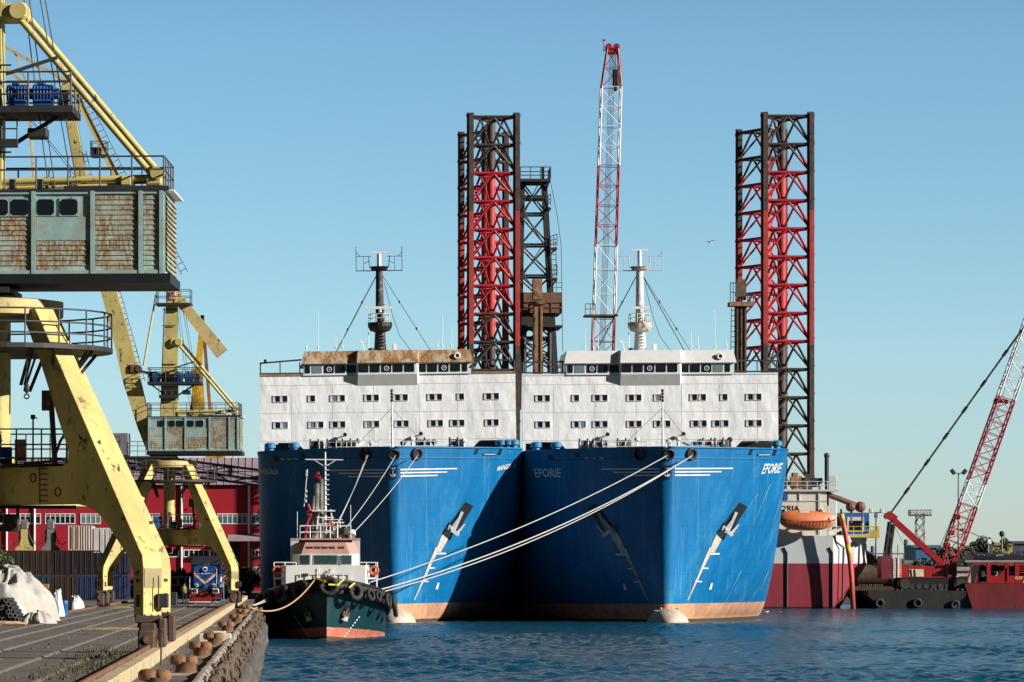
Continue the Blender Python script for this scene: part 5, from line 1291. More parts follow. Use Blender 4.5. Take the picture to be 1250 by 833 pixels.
for px0,px1,mt in ((1087.5,1091,grey_p),(1091.6,1098,M('orange edged plate',(.62,.22,.14),.6))):
    b = MB()
    for i in range(8): z0_ = L3(0,706).z+i*.335; b.cbox(((L3(px0,0).x+L3(px1,0).x)/2,0,z0_+.17),L3(px1,0).x-L3(px0,0).x,3.6,.31,bev=.04)
    b.build('counterweight_stack', mt, cr)
b = MB(); b.box(L3(1091.9,0).x+.15,L3(1097.8,0).x-.28,-1.86,-1.81,L3(0,706).z,L3(0,679.5).z); b.build('white_stripe', white_p, cr)
b = MB(); b.cbox(L3(1159,700)+Vector((0,-1.2,.2)),1.5,1.4,2.0,bev=.2); cb = b.build('cab', red_cr, cr)
b = MB(); b.cbox(L3(1159.5,698.5)+Vector((0,-1.9,.2)),1.1,.06,1.0); b.build('window', win_dk, cb)
# gantry and pendants
b = MB(); top = L3(1085.5,630); 
for y in (-.8,.8): b.bar(top+Vector((0,y*.5,0)),L3(1150,689)+Vector((0,y,0)),.42,.75,side=(0,1,0)); 
b.bar(top+Vector((-.3,-.8,.3)),top+Vector((.8,-.8,-.5)),.5,.9,side=(0,1,0)); b.bar(top+Vector((-.3,.8,.3)),top+Vector((.8,.8,-.5)),.5,.9,side=(0,1,0)); b.tube(top+Vector((-.2,-1.2,0)),top+Vector((-.2,1.2,0)),.45,n=12); b.build('gantry', red_cr, cr)
b = MB()
for y in (-.9,.9): b.bar(L3(1080,680)+Vector((0,y,0)),L3(1086,637)+Vector((0,y,0)),.28,.28); b.bar(L3(1085,680)+Vector((0,y,0)),L3(1090.5,640)+Vector((0,y,0)),.28,.28)
b.build('backstay_strut', dark_st, cr)
foot, tipv = L3(1155,692), L3(1250,424); tipv = foot+(tipv-foot)*1.45
bz = lambda px,py: (L3(px,py)-foot).dot((tipv-foot).normalized())/(tipv-foot).length
wb = lattice_boom('boom_section', (foot,tipv), 2.35, 2.15, (0,1,0), [(0,bz(1184,618),0),(bz(1184,618),bz(1195,590),1),(bz(1195,590),bz(1228,487),0),(bz(1228,487),1.0,1)], [red_lat, white_p], cr, 1.75, r=.13)
dirb = (tipv-foot).normalized()
b = MB(); p_ = L3(1179,641); b.bar(p_-dirb*2.2,p_+dirb*2.2,1.0,.06,side=(0,1,0)); b.M=None; b.build('boom_sign', M('cream boom plate',(.72,.66,.58),.6), cr)
for f_ in (0.12,.2,.3): b = MB(); q = foot+dirb*(tipv-foot).length*f_*.5; b.cbox(q+Vector((-.9,0,.3)),.9,1.2,.7,bev=.1); b.build('boom_winch', red_cr, cr)
b = MB(); q = L3(1222,490); b.tube(q+Vector((-.6,-.9,0)),q+Vector((-.6,.9,0)),.35,n=10); b.tube(q+Vector((-1.0,-.5,.2)),q+Vector((.8,-.5,-.1)),.3,n=8); b.build('boom_sheave', red_cr, cr)
b = MB(); pe = L3(1250,400); pe2 = top+(pe-top)*1.5
for y in (-.55,.55):
    b.tube(top+Vector((0,y,.1)),pe2+Vector((0,y,.1)),.075,n=5); 
    for f_ in (.13,.28,.42,.56,.7,.86): q = top.lerp(pe,f_)+Vector((0,y,.1)); b.tube(q-(pe-top).normalized()*.5,q+(pe-top).normalized()*.5,.17,n=6)
b.build('boom_pendant', rope_dk, cr)
b = MB(); b.tube(L3(1139,688),L3(1222,490),.04,n=4); b.tube(L3(1140,689),L3(1170,660),.06,n=4); b.tube(top,L3(1115,688),.03,n=4); b.path([L3(1222,490),L3(1237,440),L3(1258,380)],.035,n=4); b.tube(L3(1128,690),L3(1160,668),.1,n=5); b.build('hoist_rope', rope_dk, cr)

# ---- red supply vessel at the right edge
D7 = 548.0; vx = X(1230,D7)
vs = thing('supply_vessel', 'red work vessel with an open framed bulwark at the right edge', 'ship', (vx, D7, 0))
def L4(px, py, dy=0): p = P(px,py,D7); return Vector((p.x-vx, dy, p.z))
vred = M('vessel red paint',(.32,.009,.014),.45,var=.3,scale=.7,rust=.12,rustcol=(.08,.02,.015),stretch=.4)
b = MB(); xl, xr = L4(1177,0).x, L4(1330,0).x; zt = L4(0,712).z
b.prism([(xl,zt),(xl+1.4,-.8),(xr,-.8),(xr,zt)], lambda u,z,w: Vector((u,5+w,z)), 10)
b.build('hull', M('dark vessel hull',(.15,.007,.011),.55,var=.4,scale=.6,rust=.2,rustcol=(.03,.015,.012),stretch=.4), vs)
b = MB(); z1, z0_, z2 = L4(0,687).z, zt+.004, L4(0,703).z
b.box(xl+.3,xr,-.03,.17,z0_,z2-1.0)
b.box(L4(1206,0).x,xr,-.028,.165,z2-1.0,z2); b.bar((L4(1206,0).x-.1,.07,z2-.05),(L4(1212,0).x,.07,z2-.9),.2,.2)
b.box(xl+1.0,xr,-.02,.15,z1-.3,z1)
for px in (1207,1229,1241.5,1262,1285): b.box(L4(px,0).x-.28,L4(px,0).x+.28,-.05,.2,z0_,z1)
b.bar((xl+.3,.05,z0_),(xl+1.2,.05,z1),.35,.2); b.bar((xl+1.6,.6,z0_),(xl+2.4,.6,z1),.25,.2)
b.add([(L4(1219,0).x,-.05,z2+.05),(L4(1229,0).x,-.05,z2-.9),(L4(1229,0).x,-.05,z2+1.2)],[(0,1,2)])
for i in range(4): b.box(L4(1243,0).x,xr,-.015,.14,z2+.35+i*.32,z2+.5+i*.32)
b.build('bulwark_frame', vred, vs)
b = MB(); b.box(xl+2.5,xr,3.0,9,z0_,z1-.4); b.build('deckhouse', M('dark red deckhouse',(.10,.008,.01),.6), vs)
flat_text('GSP', (L4(1239,0).x,-.06,L4(0,707.6).z), (1.05,0,0), (0,0,.42), vs, M('yellow lettering',(.75,.55,.15),.6))
b = MB(); b.box(L4(1249.2,0).x,L4(1256,0).x,-.06,-.035,L4(0,712).z+.02,L4(0,709.4).z); b.build('white_mark', white_p, vs)
b = MB(); b.box(xl+.2,xr,.4,9.4,z1+.05,L4(0,684).z); b.box(xl+1.5,xr,1.5,8,L4(0,684).z,L4(0,677).z); b.build('upper_deck', M('grey deck paint',(.25,.26,.28),.7,var=.3,rust=.15), vs)
b = MB(); 
for i in range(16): x = xl+.8+i*.85; b.cbox((x,.8,L4(0,676).z+random.uniform(-.1,.15)),random.uniform(.4,.8),.8,random.uniform(.2,.5))
b.build('deck_cargo', dark_st, vs)
r_ = random.Random(2)
for i in range(9):
    x = xl+2.6+i*.62+r_.uniform(-.1,.1); b = MB()
    if i%2: b.torus((x,1.0,z2+.3),.3,.1,(0,1,0),n=12,k=6)
    else: b.cbox((x,1.1,z2+.3),.4,.5,r_.uniform(.6,1.1),bev=.05)
    b.build('deck_gear', r_.choice((dark_st,grey_p,motor_b,rust_lt)), vs)
# ---- people-free far background on the shore
def light_mast(px, py_top, D, head, label):
    z = Zp(py_top, D)-1.9; r = thing('light_mast', label, 'light mast', (X(px,D), D, 1.9)); b = MB()
    if head == 'lattice':
        for sx in (-1,1):
            for sy in (-1,1): b.tube((sx*1.1,sy*1.1,0),(sx*.75,sy*.75,z-.6),.10,n=5)
        n = int(z/2.2)
        for i in range(n):
            za, zb = i*z/n, (i+1)*z/n
            for s_ in (-1,1): b.tube((-.95,s_*.95,za),(.95,s_*.95,zb),.07,n=4); b.tube((s_*.95,-.95,za),(s_*.95,.95,zb),.07,n=4); b.tube((.95,s_*.95,za),(-.95,s_*.95,zb),.07,n=4)
        b.build('mast', steel_m, r); b = MB(); b.box(-2.3,2.3,-1.4,1.4,z-1.1,z-.8); b.rail([(-2.3,-1.4,z-.8),(2.3,-1.4,z-.8),(2.3,1.4,z-.8),(-2.3,1.4,z-.8)],h=1.0,r=.08,step=1.0,closed=True); pf = b.build('head_frame', steel_m, r)
        for i in range(7): b = MB(); b.cbox((-2.0+i*.66,-1.6,z-.3),.5,.4,.6,bev=.05); b.build('floodlight', grey_p, r)
    else:
        b.tube((0,0,0),(0,0,z),.22,.13,n=8); b.build('mast', steel_m, r)
        if head == 'twin':
            b = MB(); b.tube((-.9,0,z),(.9,0,z),.07); b.build('head_frame', steel_m, r)
            for s_ in (-1,1):
                b = MB(); b.M = Matrix.Translation((s_*1.0,-.2,z+.25)) @ Matrix.Rotation(s_*.7,4,'Y'); b.cbox((0,0,0),.7,.5,1.0,bev=.12); b.build('floodlight', dark_st, r)
        elif head == 'arm':
            b = MB(); b.path([(0,0,z-.6),(-.8,0,z+.4),(-2.6,0,z+1.2),(-4.2,0,z+1.9)],.09); b.build('arm', steel_m, r); b = MB(); b.cbox((-4.4,0,z+1.8),1.0,.5,.5,bev=.1); b.build('lamp_head', dark_st, r); b = MB(); b.cbox((.1,0,z-.2),.7,.5,.8,bev=.1); b.build('floodlight', white_p, r)
        elif head == 'camera':
            b = MB(); b.cbox((0,0,z-.5),.6,.6,.8,bev=.1); b.tube((-.9,0,z),(.9,0,z),.08); b.build('head_frame', steel_m, r)
            for x in (-.9,.9): b = MB(); b.cbox((x,-.2,z+.3),.6,.5,.7,bev=.1); b.build('floodlight', grey_p, r)
        else:
            b = MB(); b.sphere((0,0,z),.5,.5,.55,10,8); b.build('lamp_head', dark_st, r)
    return r
light_mast(1170,578,700,'twin','slim mast with two floodlights standing behind the leaning crane boom')
light_mast(1123,624,860,'lattice','lattice light tower with a wide lamp frame behind the crawler crane gantry')
light_mast(1069.5,626,680,'camera','thin mast with small lamps just right of the blue control house')
light_mast(1206.5,660,690,'arm','street light with a curved arm by the trees behind the red vessel')
light_mast(1223,652,720,'ball','short post with a single round lamp left of the yellow shed')
def shed(px0, px1, py0, D, dep, mat, roofm, label, cat='shed', rh=.6, panels=0):
    x0, x1 = X(px0,D), X(px1,D); h = Zp(py0,D)-1.9; w_ = (x1-x0)/2
    r = thing('shed', label, cat, ((x0+x1)/2, D, 1.9)); b = MB(); b.box(-w_,w_,0,dep,0,h); wl = b.build('wall', mat, r)
    b = MB(); b.prism([(-.4,h),(dep/2,h+rh),(dep+.4,h)], lambda y,z,w: Vector((w,y,z)), 2*w_+.6); b.build('roof', roofm, r)
    n = panels or max(2,int(2*w_/4))
    for i in range(n):
        x = -w_+(i+.5)*2*w_/n; b = MB(); b.box(x-.55*w_/n,x+.55*w_/n,-.06,0,h*.35,h*.75); b.build('window', win_dk if not panels else rail_m, wl)
    return r
shed(1118,1152,669,760,14,M('blue shed sheet',(.03,.13,.28),.6),M('blue grey roof',(.06,.16,.28),.6),'blue metal shed behind the gantry of the crawler crane')
shed(1208,1236,666,800,12,M('dull yellow sheet',(.36,.28,.09),.7),M('ochre roof',(.3,.25,.12),.7),'dull yellow shed behind the red vessel')
shed(1231,1290,664,820,12,M('dark blue sheet',(.05,.06,.10),.7),M('slate roof',(.06,.07,.10),.7),'dark blue grey building beside the yellow shed at the right edge')
shed(1074,1116,688,720,8,M('grey low wall',(.20,.20,.19),.8),M('grey low roof',(.18,.18,.18),.8),'low grey building behind the crawler crane house')
shed(1150,1185,697,600,6,M('pale low wall',(.42,.38,.30),.8),M('pale roof',(.3,.28,.24),.8),'low pale building right behind the crawler crane boom foot')
# pipe rack, distance haze put into its steel colour
r_ = random.Random(6); pr = thing('pipe_rack','pale blue grey pipe rack and tanks of a plant far behind the crawler crane','pipe rack',(X(1100,900),900,1.9))
pm_ = M('haze tinted blue grey steel',(.16,.22,.27),.7); b = MB()
for i in range(16): x = -9.5+i*1.25; b.tube((x,0,0),(x,0,r_.uniform(5.5,10.5)),.13,n=5)
for z in (4.5,6.0,7.3): b.tube((-9.8,0,z),(9.8,0,z),.2,n=6)
b.build('frame', pm_, pr)
for x,h in ((-6,9),(1.5,10.5),(4.2,8.2)): b = MB(); b.tube((x,2,0),(x,2,h),.55,n=10); b.build('stack', pm_, pr)
# ================================================================ trees and bushes
def leaf_mat(name, a, c):
    m, t, b = nt(name); oi = N(t,'ShaderNodeTexNoise'); oi.inputs['Scale'].default_value = .9; oi.inputs['Detail'].default_value = 4
    t.links.new(coords(t), oi.inputs['Vector']); r = ramp(t, oi.outputs['Fac'], .3, .7, (*a,1), (*c,1)); t.links.new(r.outputs['Color'], b.inputs['Base Color']); b.inputs['Roughness'].default_value = .7; return m
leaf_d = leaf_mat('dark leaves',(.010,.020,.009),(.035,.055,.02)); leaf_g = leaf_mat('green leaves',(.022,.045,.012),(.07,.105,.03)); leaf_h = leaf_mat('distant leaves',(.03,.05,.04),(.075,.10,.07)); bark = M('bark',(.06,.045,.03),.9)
def crown(b, c, rx, ry, rz, n, leaf, rnd):
    lobes = [(Vector((rnd.gauss(0,.42)*rx,rnd.gauss(0,.42)*ry,rnd.uniform(-.5,.75)*rz)), rnd.uniform(.28,.5)) for _ in range(12)]
    for i in range(n):
        o, k = rnd.choice(lobes); d = Vector((rnd.gauss(0,1),rnd.gauss(0,1),rnd.gauss(0,1))).normalized()*(rnd.random()**.4)
        p = Vector(c)+o+Vector((d.x*rx*k,d.y*ry*k,d.z*rz*k)); s_ = leaf*rnd.uniform(.6,1.5)
        u = Vector((rnd.gauss(0,1),rnd.gauss(0,1),rnd.gauss(0,1))).normalized(); w_ = u.orthogonal().normalized()
        b.add([p-u*s_, p+w_*s_*.55, p+u*s_, p-w_*s_*.55],[(0,1,2,3)])
def tree(label, x, y, z0, h, rx, n, leaf, mat, seed, group=None, cat='tree', name='tree', trunk=True):
    rnd = random.Random(seed); r = thing(name, label, cat, (x,y,z0), group=group)
    b = MB()
    if trunk:
        b.tube((0,0,0),(.1,0,h*.5),h*.035,h*.02,n=8)
        for i in range(6): a = i*1.05; b.tube((.08,0,h*(.3+.04*i)),(rx*.6*math.cos(a),rx*.6*math.sin(a),h*(.55+.05*i)),h*.014,h*.005,n=6)
    else:
        for i in range(7): a = i*.9; b.tube((.2*math.cos(a),.2*math.sin(a),0),(rx*.5*math.cos(a),rx*.4*math.sin(a),h*.6),.05,.02,n=5)
    b.build('trunk', bark, r)
    b = MB(); crown(b,(0,0,h*(.62 if trunk else .5)),rx,rx*.8,h*(.40 if trunk else .5),n,leaf,rnd); b.build('crown', mat, r)
    return r
spots = [(1180,668,700,4.6),(1190,660,715,4.5),(1198,657,705,4.2),(1208,656,720,5.0),(1170,678,690,3.6),(1152,676,740,4.0),(1145,672,780,4.2),(1068,678,730,4.5),(1078,683,735,3.8),(1102,684,700,3.2),(1128,684,690,3.4),(1164,672,705,4.0)]
labs = ['tall dark green tree right of the leaning crane boom','dark green tree second from the crane boom on the far shore','narrow dark tree third from the crane boom on the far shore','broad dark tree beside the curved street light','low tree directly behind the crane boom foot','grey green tree beside the blue shed','distant grey green tree behind the blue shed','bushy tree right of the rig on the far shore','small tree behind the backstay struts of the crawler crane','small tree behind the white counterweight of the crawler crane','small tree in front of the blue shed','tree just left of the leaning boom foot']
for i,((px,py,D,rx),lb_) in enumerate(zip(spots,labs)): 
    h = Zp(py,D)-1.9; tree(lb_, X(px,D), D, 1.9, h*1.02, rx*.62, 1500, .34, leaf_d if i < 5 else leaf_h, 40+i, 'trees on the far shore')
# hedge row behind the locomotive
hed = [(168,706,398,'dark bush behind the left leg of the far crane'),(190,700,404,'dark bush between the far crane legs, left of the standing worker'),(212,697,410,'dark bush behind the worker in the yellow vest'),(228,696,402,'dark bush left of the blue locomotive'),(279,696,398,'dark bush right of the blue locomotive'),(294,694,405,'dark bush behind the right leg of the far crane'),(309,693,412,'dark bush beside the bow of the left ferry')]
for i,(px,py,D,lb_) in enumerate(hed):
    h = Zp(py,D)-QZ; tree(lb_, min(X(px,D),-4.6), D, QZ, h*1.05, 1.5, 2600, .16, leaf_d, 70+i, 'bushes behind the locomotive', 'bush', 'bush', False)
# ================================================================ the red warehouse
wh = thing('red_warehouse', 'long red warehouse with white window bands and a purple grey roof behind the cranes', 'warehouse', (-20, 570, 1.9))
def W(px, py, D=570): p = P(px,py,D); return (p.x+20, p.z-1.9)
red_w = M('red warehouse sheet',(.34,.011,.024),.5,var=.12,scale=.3)
roof_w = M('purple grey roof sheet',(.36,.28,.31),.6,var=.15,stretch=1)
b = MB(); x0, x1 = W(-70,0)[0], W(330,0)[0]; ze = W(0,592)[1]
b.box(x0,x1,0,26,0,ze); wl = b.build('wall', red_w, wh)
b = MB(); b.prism([(-.6,ze),(13,ze+4.2),(26.6,ze),(13,ze+3.9)], lambda y,z,w: Vector(((x0+x1)/2+w,y,z)), x1-x0+1); rf = b.build('roof', roof_w, wh)
b = MB(); x = x0
while x < x1: b.bar((x,-.55,ze+.03),(x,13,ze+4.24),.08,.1,side=(1,0,0)); x += 1.0
b.build('roof_seam', roof_w, rf)
frm = M('white window frame',(.72,.73,.74),.5)
def wband(px0, px1, py0, py1, n):
    a, zb = W(px0,py1); c, zt = W(px1,py0); b = MB(); f = .13
    b.box(a,c,-.09,-.01,zb,zb+f); b.box(a,c,-.09,-.01,zt-f,zt)
    for i in range(n+1): x = a+(c-a-f)*i/n; b.box(x,x+f,-.085,-.008,zb+f,zt-f)
    b.box(a+f,c-f,-.07,-.02,(zb+zt)/2+.35,(zb+zt)/2+.42) if zt-zb > 1.2 else None
    fr = b.build('window', frm, wl)
    b = MB(); b.box(a+f,c-f,-.03,-.001,zb+f,zt-f); b.build('pane', random.choice((win_dk, win_sky, M('bluish pane',(.10,.14,.17),.15) if 'bluish pane' not in bpy.data.materials else bpy.data.materials['bluish pane'])), fr)
for a,c,n in ((-20,7,4),(12,50,6),(55,92,6),(98,123,4),(136,160,4),(181,195,3),(222,236,3),(265,302,6),(306,330,4)): wband(a,c,627,640,n)
for a,c,n in ((196,219,4),(224,261,6),(307,316,2)): wband(a,c,671,680.5,n)
for a,c,n in ((295,303,2),(308,317,2)): wband(a,c,692,702,n)
b = MB(); a, zb = W(278,661); c, zt = W(332,655); b.prism([(-3.0,zb),(-3.0,zb+.3),(-.001,zt+.25),(-.001,zb)], lambda y,z,w: Vector(((a+c)/2+w,y,z)), c-a); b.build('canopy', M('grey canopy sheet',(.33,.30,.31),.6), wh)
b = MB(); a, zb = W(281,716); c, zt = W(293,663); b.box(a,c,-.06,0,zb,zt); b.build('door', M('dark door',(.03,.02,.02),.6), wl)
for px,p0,p1 in ((221.5,592,735),(304,593,654),(304,661,725),(42,592,690),(150,592,690),(8,592,690)):
    b = MB(); a, zb = W(px,p1); _, zt = W(px,p0); b.tube((a,-.2,max(.1,zb)),(a,-.2,zt),.16,n=8); b.build('downpipe', white_p, wh)
b = MB(); b.box(x0,x1,-.12,-.01,ze-.35,ze); b.build('eaves_trim', M('dark red trim',(.22,.008,.012),.5), wl)

# ================================================================ containers on the quay
CD = 380.0
def cmat(n, c): return M(n, c, .6, var=.3, scale=.8, rust=.15, rustcol=(.09,.045,.025), stretch=.4)
cm = {'olive':cmat('olive brown container',(.030,.025,.014)),'brown':cmat('brown container',(.038,.021,.012)),'plum':cmat('dark plum container',(.018,.010,.013)),'teal':cmat('teal container',(.014,.045,.05)),'blue':cmat('blue container',(.014,.03,.09)),'white':cmat('white container',(.62,.60,.56)),'stripe':cmat('rust and white container',(.60,.55,.50)),'navy':cmat('navy container',(.012,.02,.045))}
def container(px, row, mat, label, Lg=6.06, w_=2.36, D=CD, h=2.36, z0=None):
    x = X(px, D); z = QZ + row*(h+.01) if z0 is None else z0
    r = thing('shipping_container', label, 'container', (x, D, z), group='containers stacked behind the cranes')
    b = MB(); hw = w_/2; b.box(-hw+.06,hw-.06,.05,Lg,.08,h-.06)
    for side in (-1,1):
        n = int(Lg/.28)
        for i in range(n): y = .15+i*(Lg-.3)/n; b.box(side*(hw-.06),side*(hw-.01),y,y+.14,.15,h-.12)
    b.build('body', mat, r)
    b = MB()
    for sx in (-1,1):
        for y in (0,Lg-.12): b.box(sx*hw-(.14 if sx>0 else 0),sx*hw+(.14 if sx<0 else 0),y,y+.16,0,h)
        b.box(sx*hw-(.08 if sx>0 else 0),sx*hw+(.08 if sx<0 else 0),.16,Lg-.12,h-.1,h-.003); b.box(sx*hw-(.08 if sx>0 else 0),sx*hw+(.08 if sx<0 else 0),.16,Lg-.12,.003,.12)
    b.box(-hw+.14,hw-.14,0,.14,h-.13,h-.002); b.box(-hw+.14,hw-.14,0,.14,.002,.14); b.build('frame', mat, r)
    for sx in (-1,1):
        b = MB(); b.box(sx*.015,sx*(hw-.15),.02,.06,.15,h-.14)
        for i in range(4): xx = sx*(.12+i*.24); b.box(xx-.05,xx+.05,.0,.02,.2,h-.2)
        d = b.build('door', mat, r)
        b = MB(); 
        for xx in (.28,.8): b.tube((sx*xx,-.02,.15),(sx*xx,-.02,h-.15),.025,n=6)
        b.build('lock_bar', mat, d)
    return r
rows0 = [(-13,'navy','dark navy container at the bottom of the stack at the left picture edge'),(18,'brown','brown container at the bottom of the stack behind the white tarpaulin'),(48,'teal','teal container at the bottom of the stack, behind the wrapped bags'),(78,'brown','brown container at the bottom of the stack, behind the white bulk bag'),(108,'blue','blue container at the bottom of the stack, left of the far crane foot')]
rows1 = [(-13,'plum','dark plum container on top at the left picture edge'),(18,'olive','olive brown container on top of the stack, carrying the yellow grab'),(48,'brown','brown container on top of the stack, carrying the grey grab'),(78,'plum','dark plum container on top of the stack, under the striped one'),(108,'plum','dark plum container on top of the stack, under the white one')]
for px,c,l in rows0: container(px,0,cm[c],l)
for px,c,l in rows1: container(px,1,cm[c],l)
def stripes():
    m, t, b = nt('rust striped white sheet'); w_ = N(t,'ShaderNodeTexWave'); w_.inputs['Scale'].default_value = 1.3; w_.inputs['Distortion'].default_value = .3; w_.bands_direction='X'
    t.links.new(coords(t),w_.inputs['Vector']); c = ramp(t,w_.outputs['Fac'],.45,.6,(.20,.09,.05,1),(.62,.58,.53,1)); t.links.new(c.outputs['Color'],b.inputs['Base Color']); b.inputs['Roughness'].default_value=.7; return m
container(98,2,stripes(),'rust streaked white container standing third high behind the near crane leg',h=2.36,w_=2.3)
container(133,1.9,cm['white'],'plain white container standing high, half behind the near crane leg',w_=2.9)
container(142,0,cm['blue'],'blue container seen under the arch of the far crane',D=392)
container(142,1,cm['navy'],'navy container on the blue one under the arch of the far crane',D=392)
# clamshell grab halves standing on the containers
def grab(px, mat, label):
    r = thing('grab_bucket', label, 'grab', (X(px,CD), CD+1.2, QZ+2*2.37)); k = 1/12.9
    b = MB(); out = [(-11,0),(-11,2.5),(-6,7),(-4.2,14),(-4.2,26),(4.2,26),(4.2,14),(6,7),(11,2.5),(11,0)]
    b.prism([(a*k,c*k) for a,c in out], lambda u,z,w: Vector((u,w,z)), .9); b.build('shell', mat, r)
    b = MB(); b.cbox((0,0,31*k),.72,.8,.74,bev=.08); b.tube((-.3,0,36*k),(.3,0,36*k),.16,n=10); b.build('head', steel_m, r)
    for s_ in (-1,1): b = MB(); b.bar((s_*.42,-.3,26*k),(s_*.42,-.3,9*k),.12,.2); b.path([(s_*.45,-.4,20*k),(s_*.8,-.4,9*k),(s_*1.2,-.4,7*k),(s_*1.5,-.4,11*k)],.05); b.build('link_arm', dark_st, r)
    return r
grab(29, yellow, 'yellow clamshell grab half standing on the containers at left')
grab(61, M('grey green grab paint',(.17,.21,.19),.6,rust=.15), 'grey clamshell grab half standing on the containers, right of the yellow one')

# ================================================================ heaps of bags and timber at the left edge
def drape(name, label, cat, px, D, rx, ry, h, mat, seed, group=None, folds=1.0):
    from mathutils import noise as nz_
    b = MB(); n, k = 80, 44; v = []; off = Vector((seed*7.3,seed*3.1,0))
    for j in range(k+1):
        u = j/k
        for i in range(n):
            a = 2*PI*i/n; rr = u*(1+.10*math.sin(3*a+seed)+.06*math.sin(5*a+2*seed))
            x, y = rx*rr*math.cos(a), ry*rr*math.sin(a)
            base = h*(1-u**2.3)**.75 if u < 1 else 0
            f_ = nz_.noise(Vector((x*1.1,y*1.1,0))+off)*.36*h*(1-u*.6)*(u<.98) + nz_.noise(Vector((a*6,u*1.6,seed)))*.17*folds*(u>.15)*(u<.99)
            cr_ = -abs(nz_.noise(Vector((x*1.7,y*1.7,seed*2.0))+off))*.09*h*min(1,h)*(u<.98)*folds - abs(nz_.noise(Vector((x*4.1,y*4.1,seed))+off))*.06*folds*(u<.98)
            f_ += cr_
            v.append((x+ .18*folds*nz_.noise(Vector((a*6,u*2,seed+5))), y, max(.01, base+f_)))
    f = [(j*n+i,j*n+(i+1)%n,(j+1)*n+(i+1)%n,(j+1)*n+i) for j in range(k) for i in range(n)]
    b.add(v,f); o = b.build(name, mat, loc=(X(px,D),D,QZ), smooth=True); tag(o,label,cat,group); return o
tarp = M('creased white tarpaulin',(.46,.45,.42),.8,var=.25,scale=1.5,bump=.9,bscale=2.2,dirt=(.42,.38,.32))
green_t = M('green tarpaulin',(.05,.12,.08),.7,var=.3,bump=.6,bscale=4); wbag = M('white woven bag',(.66,.66,.66),.7,var=.12,bump=.6,bscale=5)
drape('tarpaulin','large creased white tarpaulin over a heap at the left edge of the quay','tarpaulin',14,216,2.3,3.0,2.75,tarp,1)
drape('tarpaulin','lower white tarpaulin end trailing on the ground beside the big heap','tarpaulin',47,205,.95,1.6,.62,tarp,4)
drape('bag_heap','green wrapped bundle leaning in front of the pale bags','bundle',60,236,.55,.7,1.35,green_t,2)
drape('bulk_bag','pale bag standing right of the green bundle','bag',69,238,.42,.5,1.75,wbag,6)
drape('bulk_bag','pale bag standing left of the green bundle under the orange crate','bag',48,240,.55,.6,1.6,wbag,9)
drape('bulk_bag','single full white bulk bag standing alone right of the heaps','bag',92,280,.60,.62,1.15,wbag,12)
b = MB()
for i in range(4):
    for j in range(2): b.cbox((-.42+i*.28,-.2+j*.4,.06),.24,.36,.12,bev=.01)
for i in range(4):
    for j in range(2): b.cbox((-.42+i*.28,-.2+j*.4,.2),.25,.34,.12,bev=.01)
tag(b.build('brick_pallet', M('orange brick',(.42,.16,.06),.9,var=.3), loc=(X(49,240),239.6,QZ+1.66)),'small orange stack of bricks lying on the pale bag','bricks')
b = MB(); b.lathe([(.24,0),(.27,.02),(.25,.3),(.27,.33),(.25,.6),(.27,.63),(.25,.88),(.24,.9)],n=16)
tag(b.build('barrel', blue_p, loc=(X(78,244),244,QZ), smooth=True, angle=40),'small blue barrel beside the pale bags','barrel')
# black pipes stacked with their open ends to the camera
pm2 = M('black plastic pipe',(.02,.02,.022),.5); 
def pipe():
    b = MB(); b.lathe([(.07,.3),(.075,0),(.11,0),(.11,5),(.075,5)],n=14,axis='Y'); b.m[14:28] = [1]*14; o = b.build('plastic_pipe', [pm2, M('pale pipe end',(.15,.145,.135),.7)], smooth=True, angle=30); return o
pp = pipe(); k = 0
for row in range(6):
    for i in range(8-row):
        o = pp if k == 0 else dup(pp); o.location = (X(1,201)-.75+i*.225+row*.112, 201+random.uniform(-.3,.3), QZ+.25+row*.195)
        tag(o,'black plastic pipe in the stack with its open end to the camera','pipe','black pipes stacked by the tarpaulin'); k += 1
wood = M('weathered plank',(.40,.26,.13),.85,var=.35,scale=3)
for i,(px,D,z,a) in enumerate(((3,198,.05,.15),(14,196,.05,-.3),(9,199,.15,.5),(20,203,.06,1.0),(24,207,.12,.9))):
    b = MB(); b.cbox((0,0,0),1.5,.16,.09,bev=.01)
    o = b.build('plank', wood, loc=(X(px,D),D,QZ+z)); o.rotation_euler = (0,.04*i-.06,a)
    tag(o,['thick plank lying lowest at the left picture edge','plank lying skew in front of the black pipes','plank lying across the others under the pipes','plank end beside the white tarpaulin hem','short plank leaning by the trailing tarpaulin'][i],'plank')
tree('leafy green bush top rising behind the white tarpaulin heap', X(2,222), 222, QZ, 3.9, .72, 1500, .075, leaf_g, 91, None, 'bush', 'bush', False)

# ================================================================ blue diesel locomotive
lo = thing('locomotive', 'blue diesel locomotive with an orange chevron facing the camera on the quay track', 'locomotive', (-6.6, 338, QZ))
lblue = M('locomotive blue',(.012,.075,.26),.35,var=.2,rust=.04); lred = M('locomotive red',(.24,.012,.012),.45,var=.2,rust=.1)
def arch(w_, z0, z1, r): 
    pts = [(-w_,z0),(w_,z0),(w_,z1-r)]+[(w_-r+r*math.cos(a*PI/12),z1-r+r*math.sin(a*PI/12)) for a in range(1,6)]+[(w_-r,z1),(-w_+r,z1)]
    pts += [(-w_+r-r*math.sin(a*PI/12),z1-r+r*math.cos(a*PI/12)) for a in range(1,6)]+[(-w_,z1-r)]; return pts
b = MB(); b.prism(arch(.96,1.25,3.22,.35), lambda u,z,w: Vector((u,2.7+w,z)), 5.0); hood = b.build('hood', lblue, lo)
b = MB(); b.prism(arch(1.3,1.25,3.98,.75), lambda u,z,w: Vector((u,6.6+w,z)), 2.6); cabn = b.build('cab', lblue, lo)
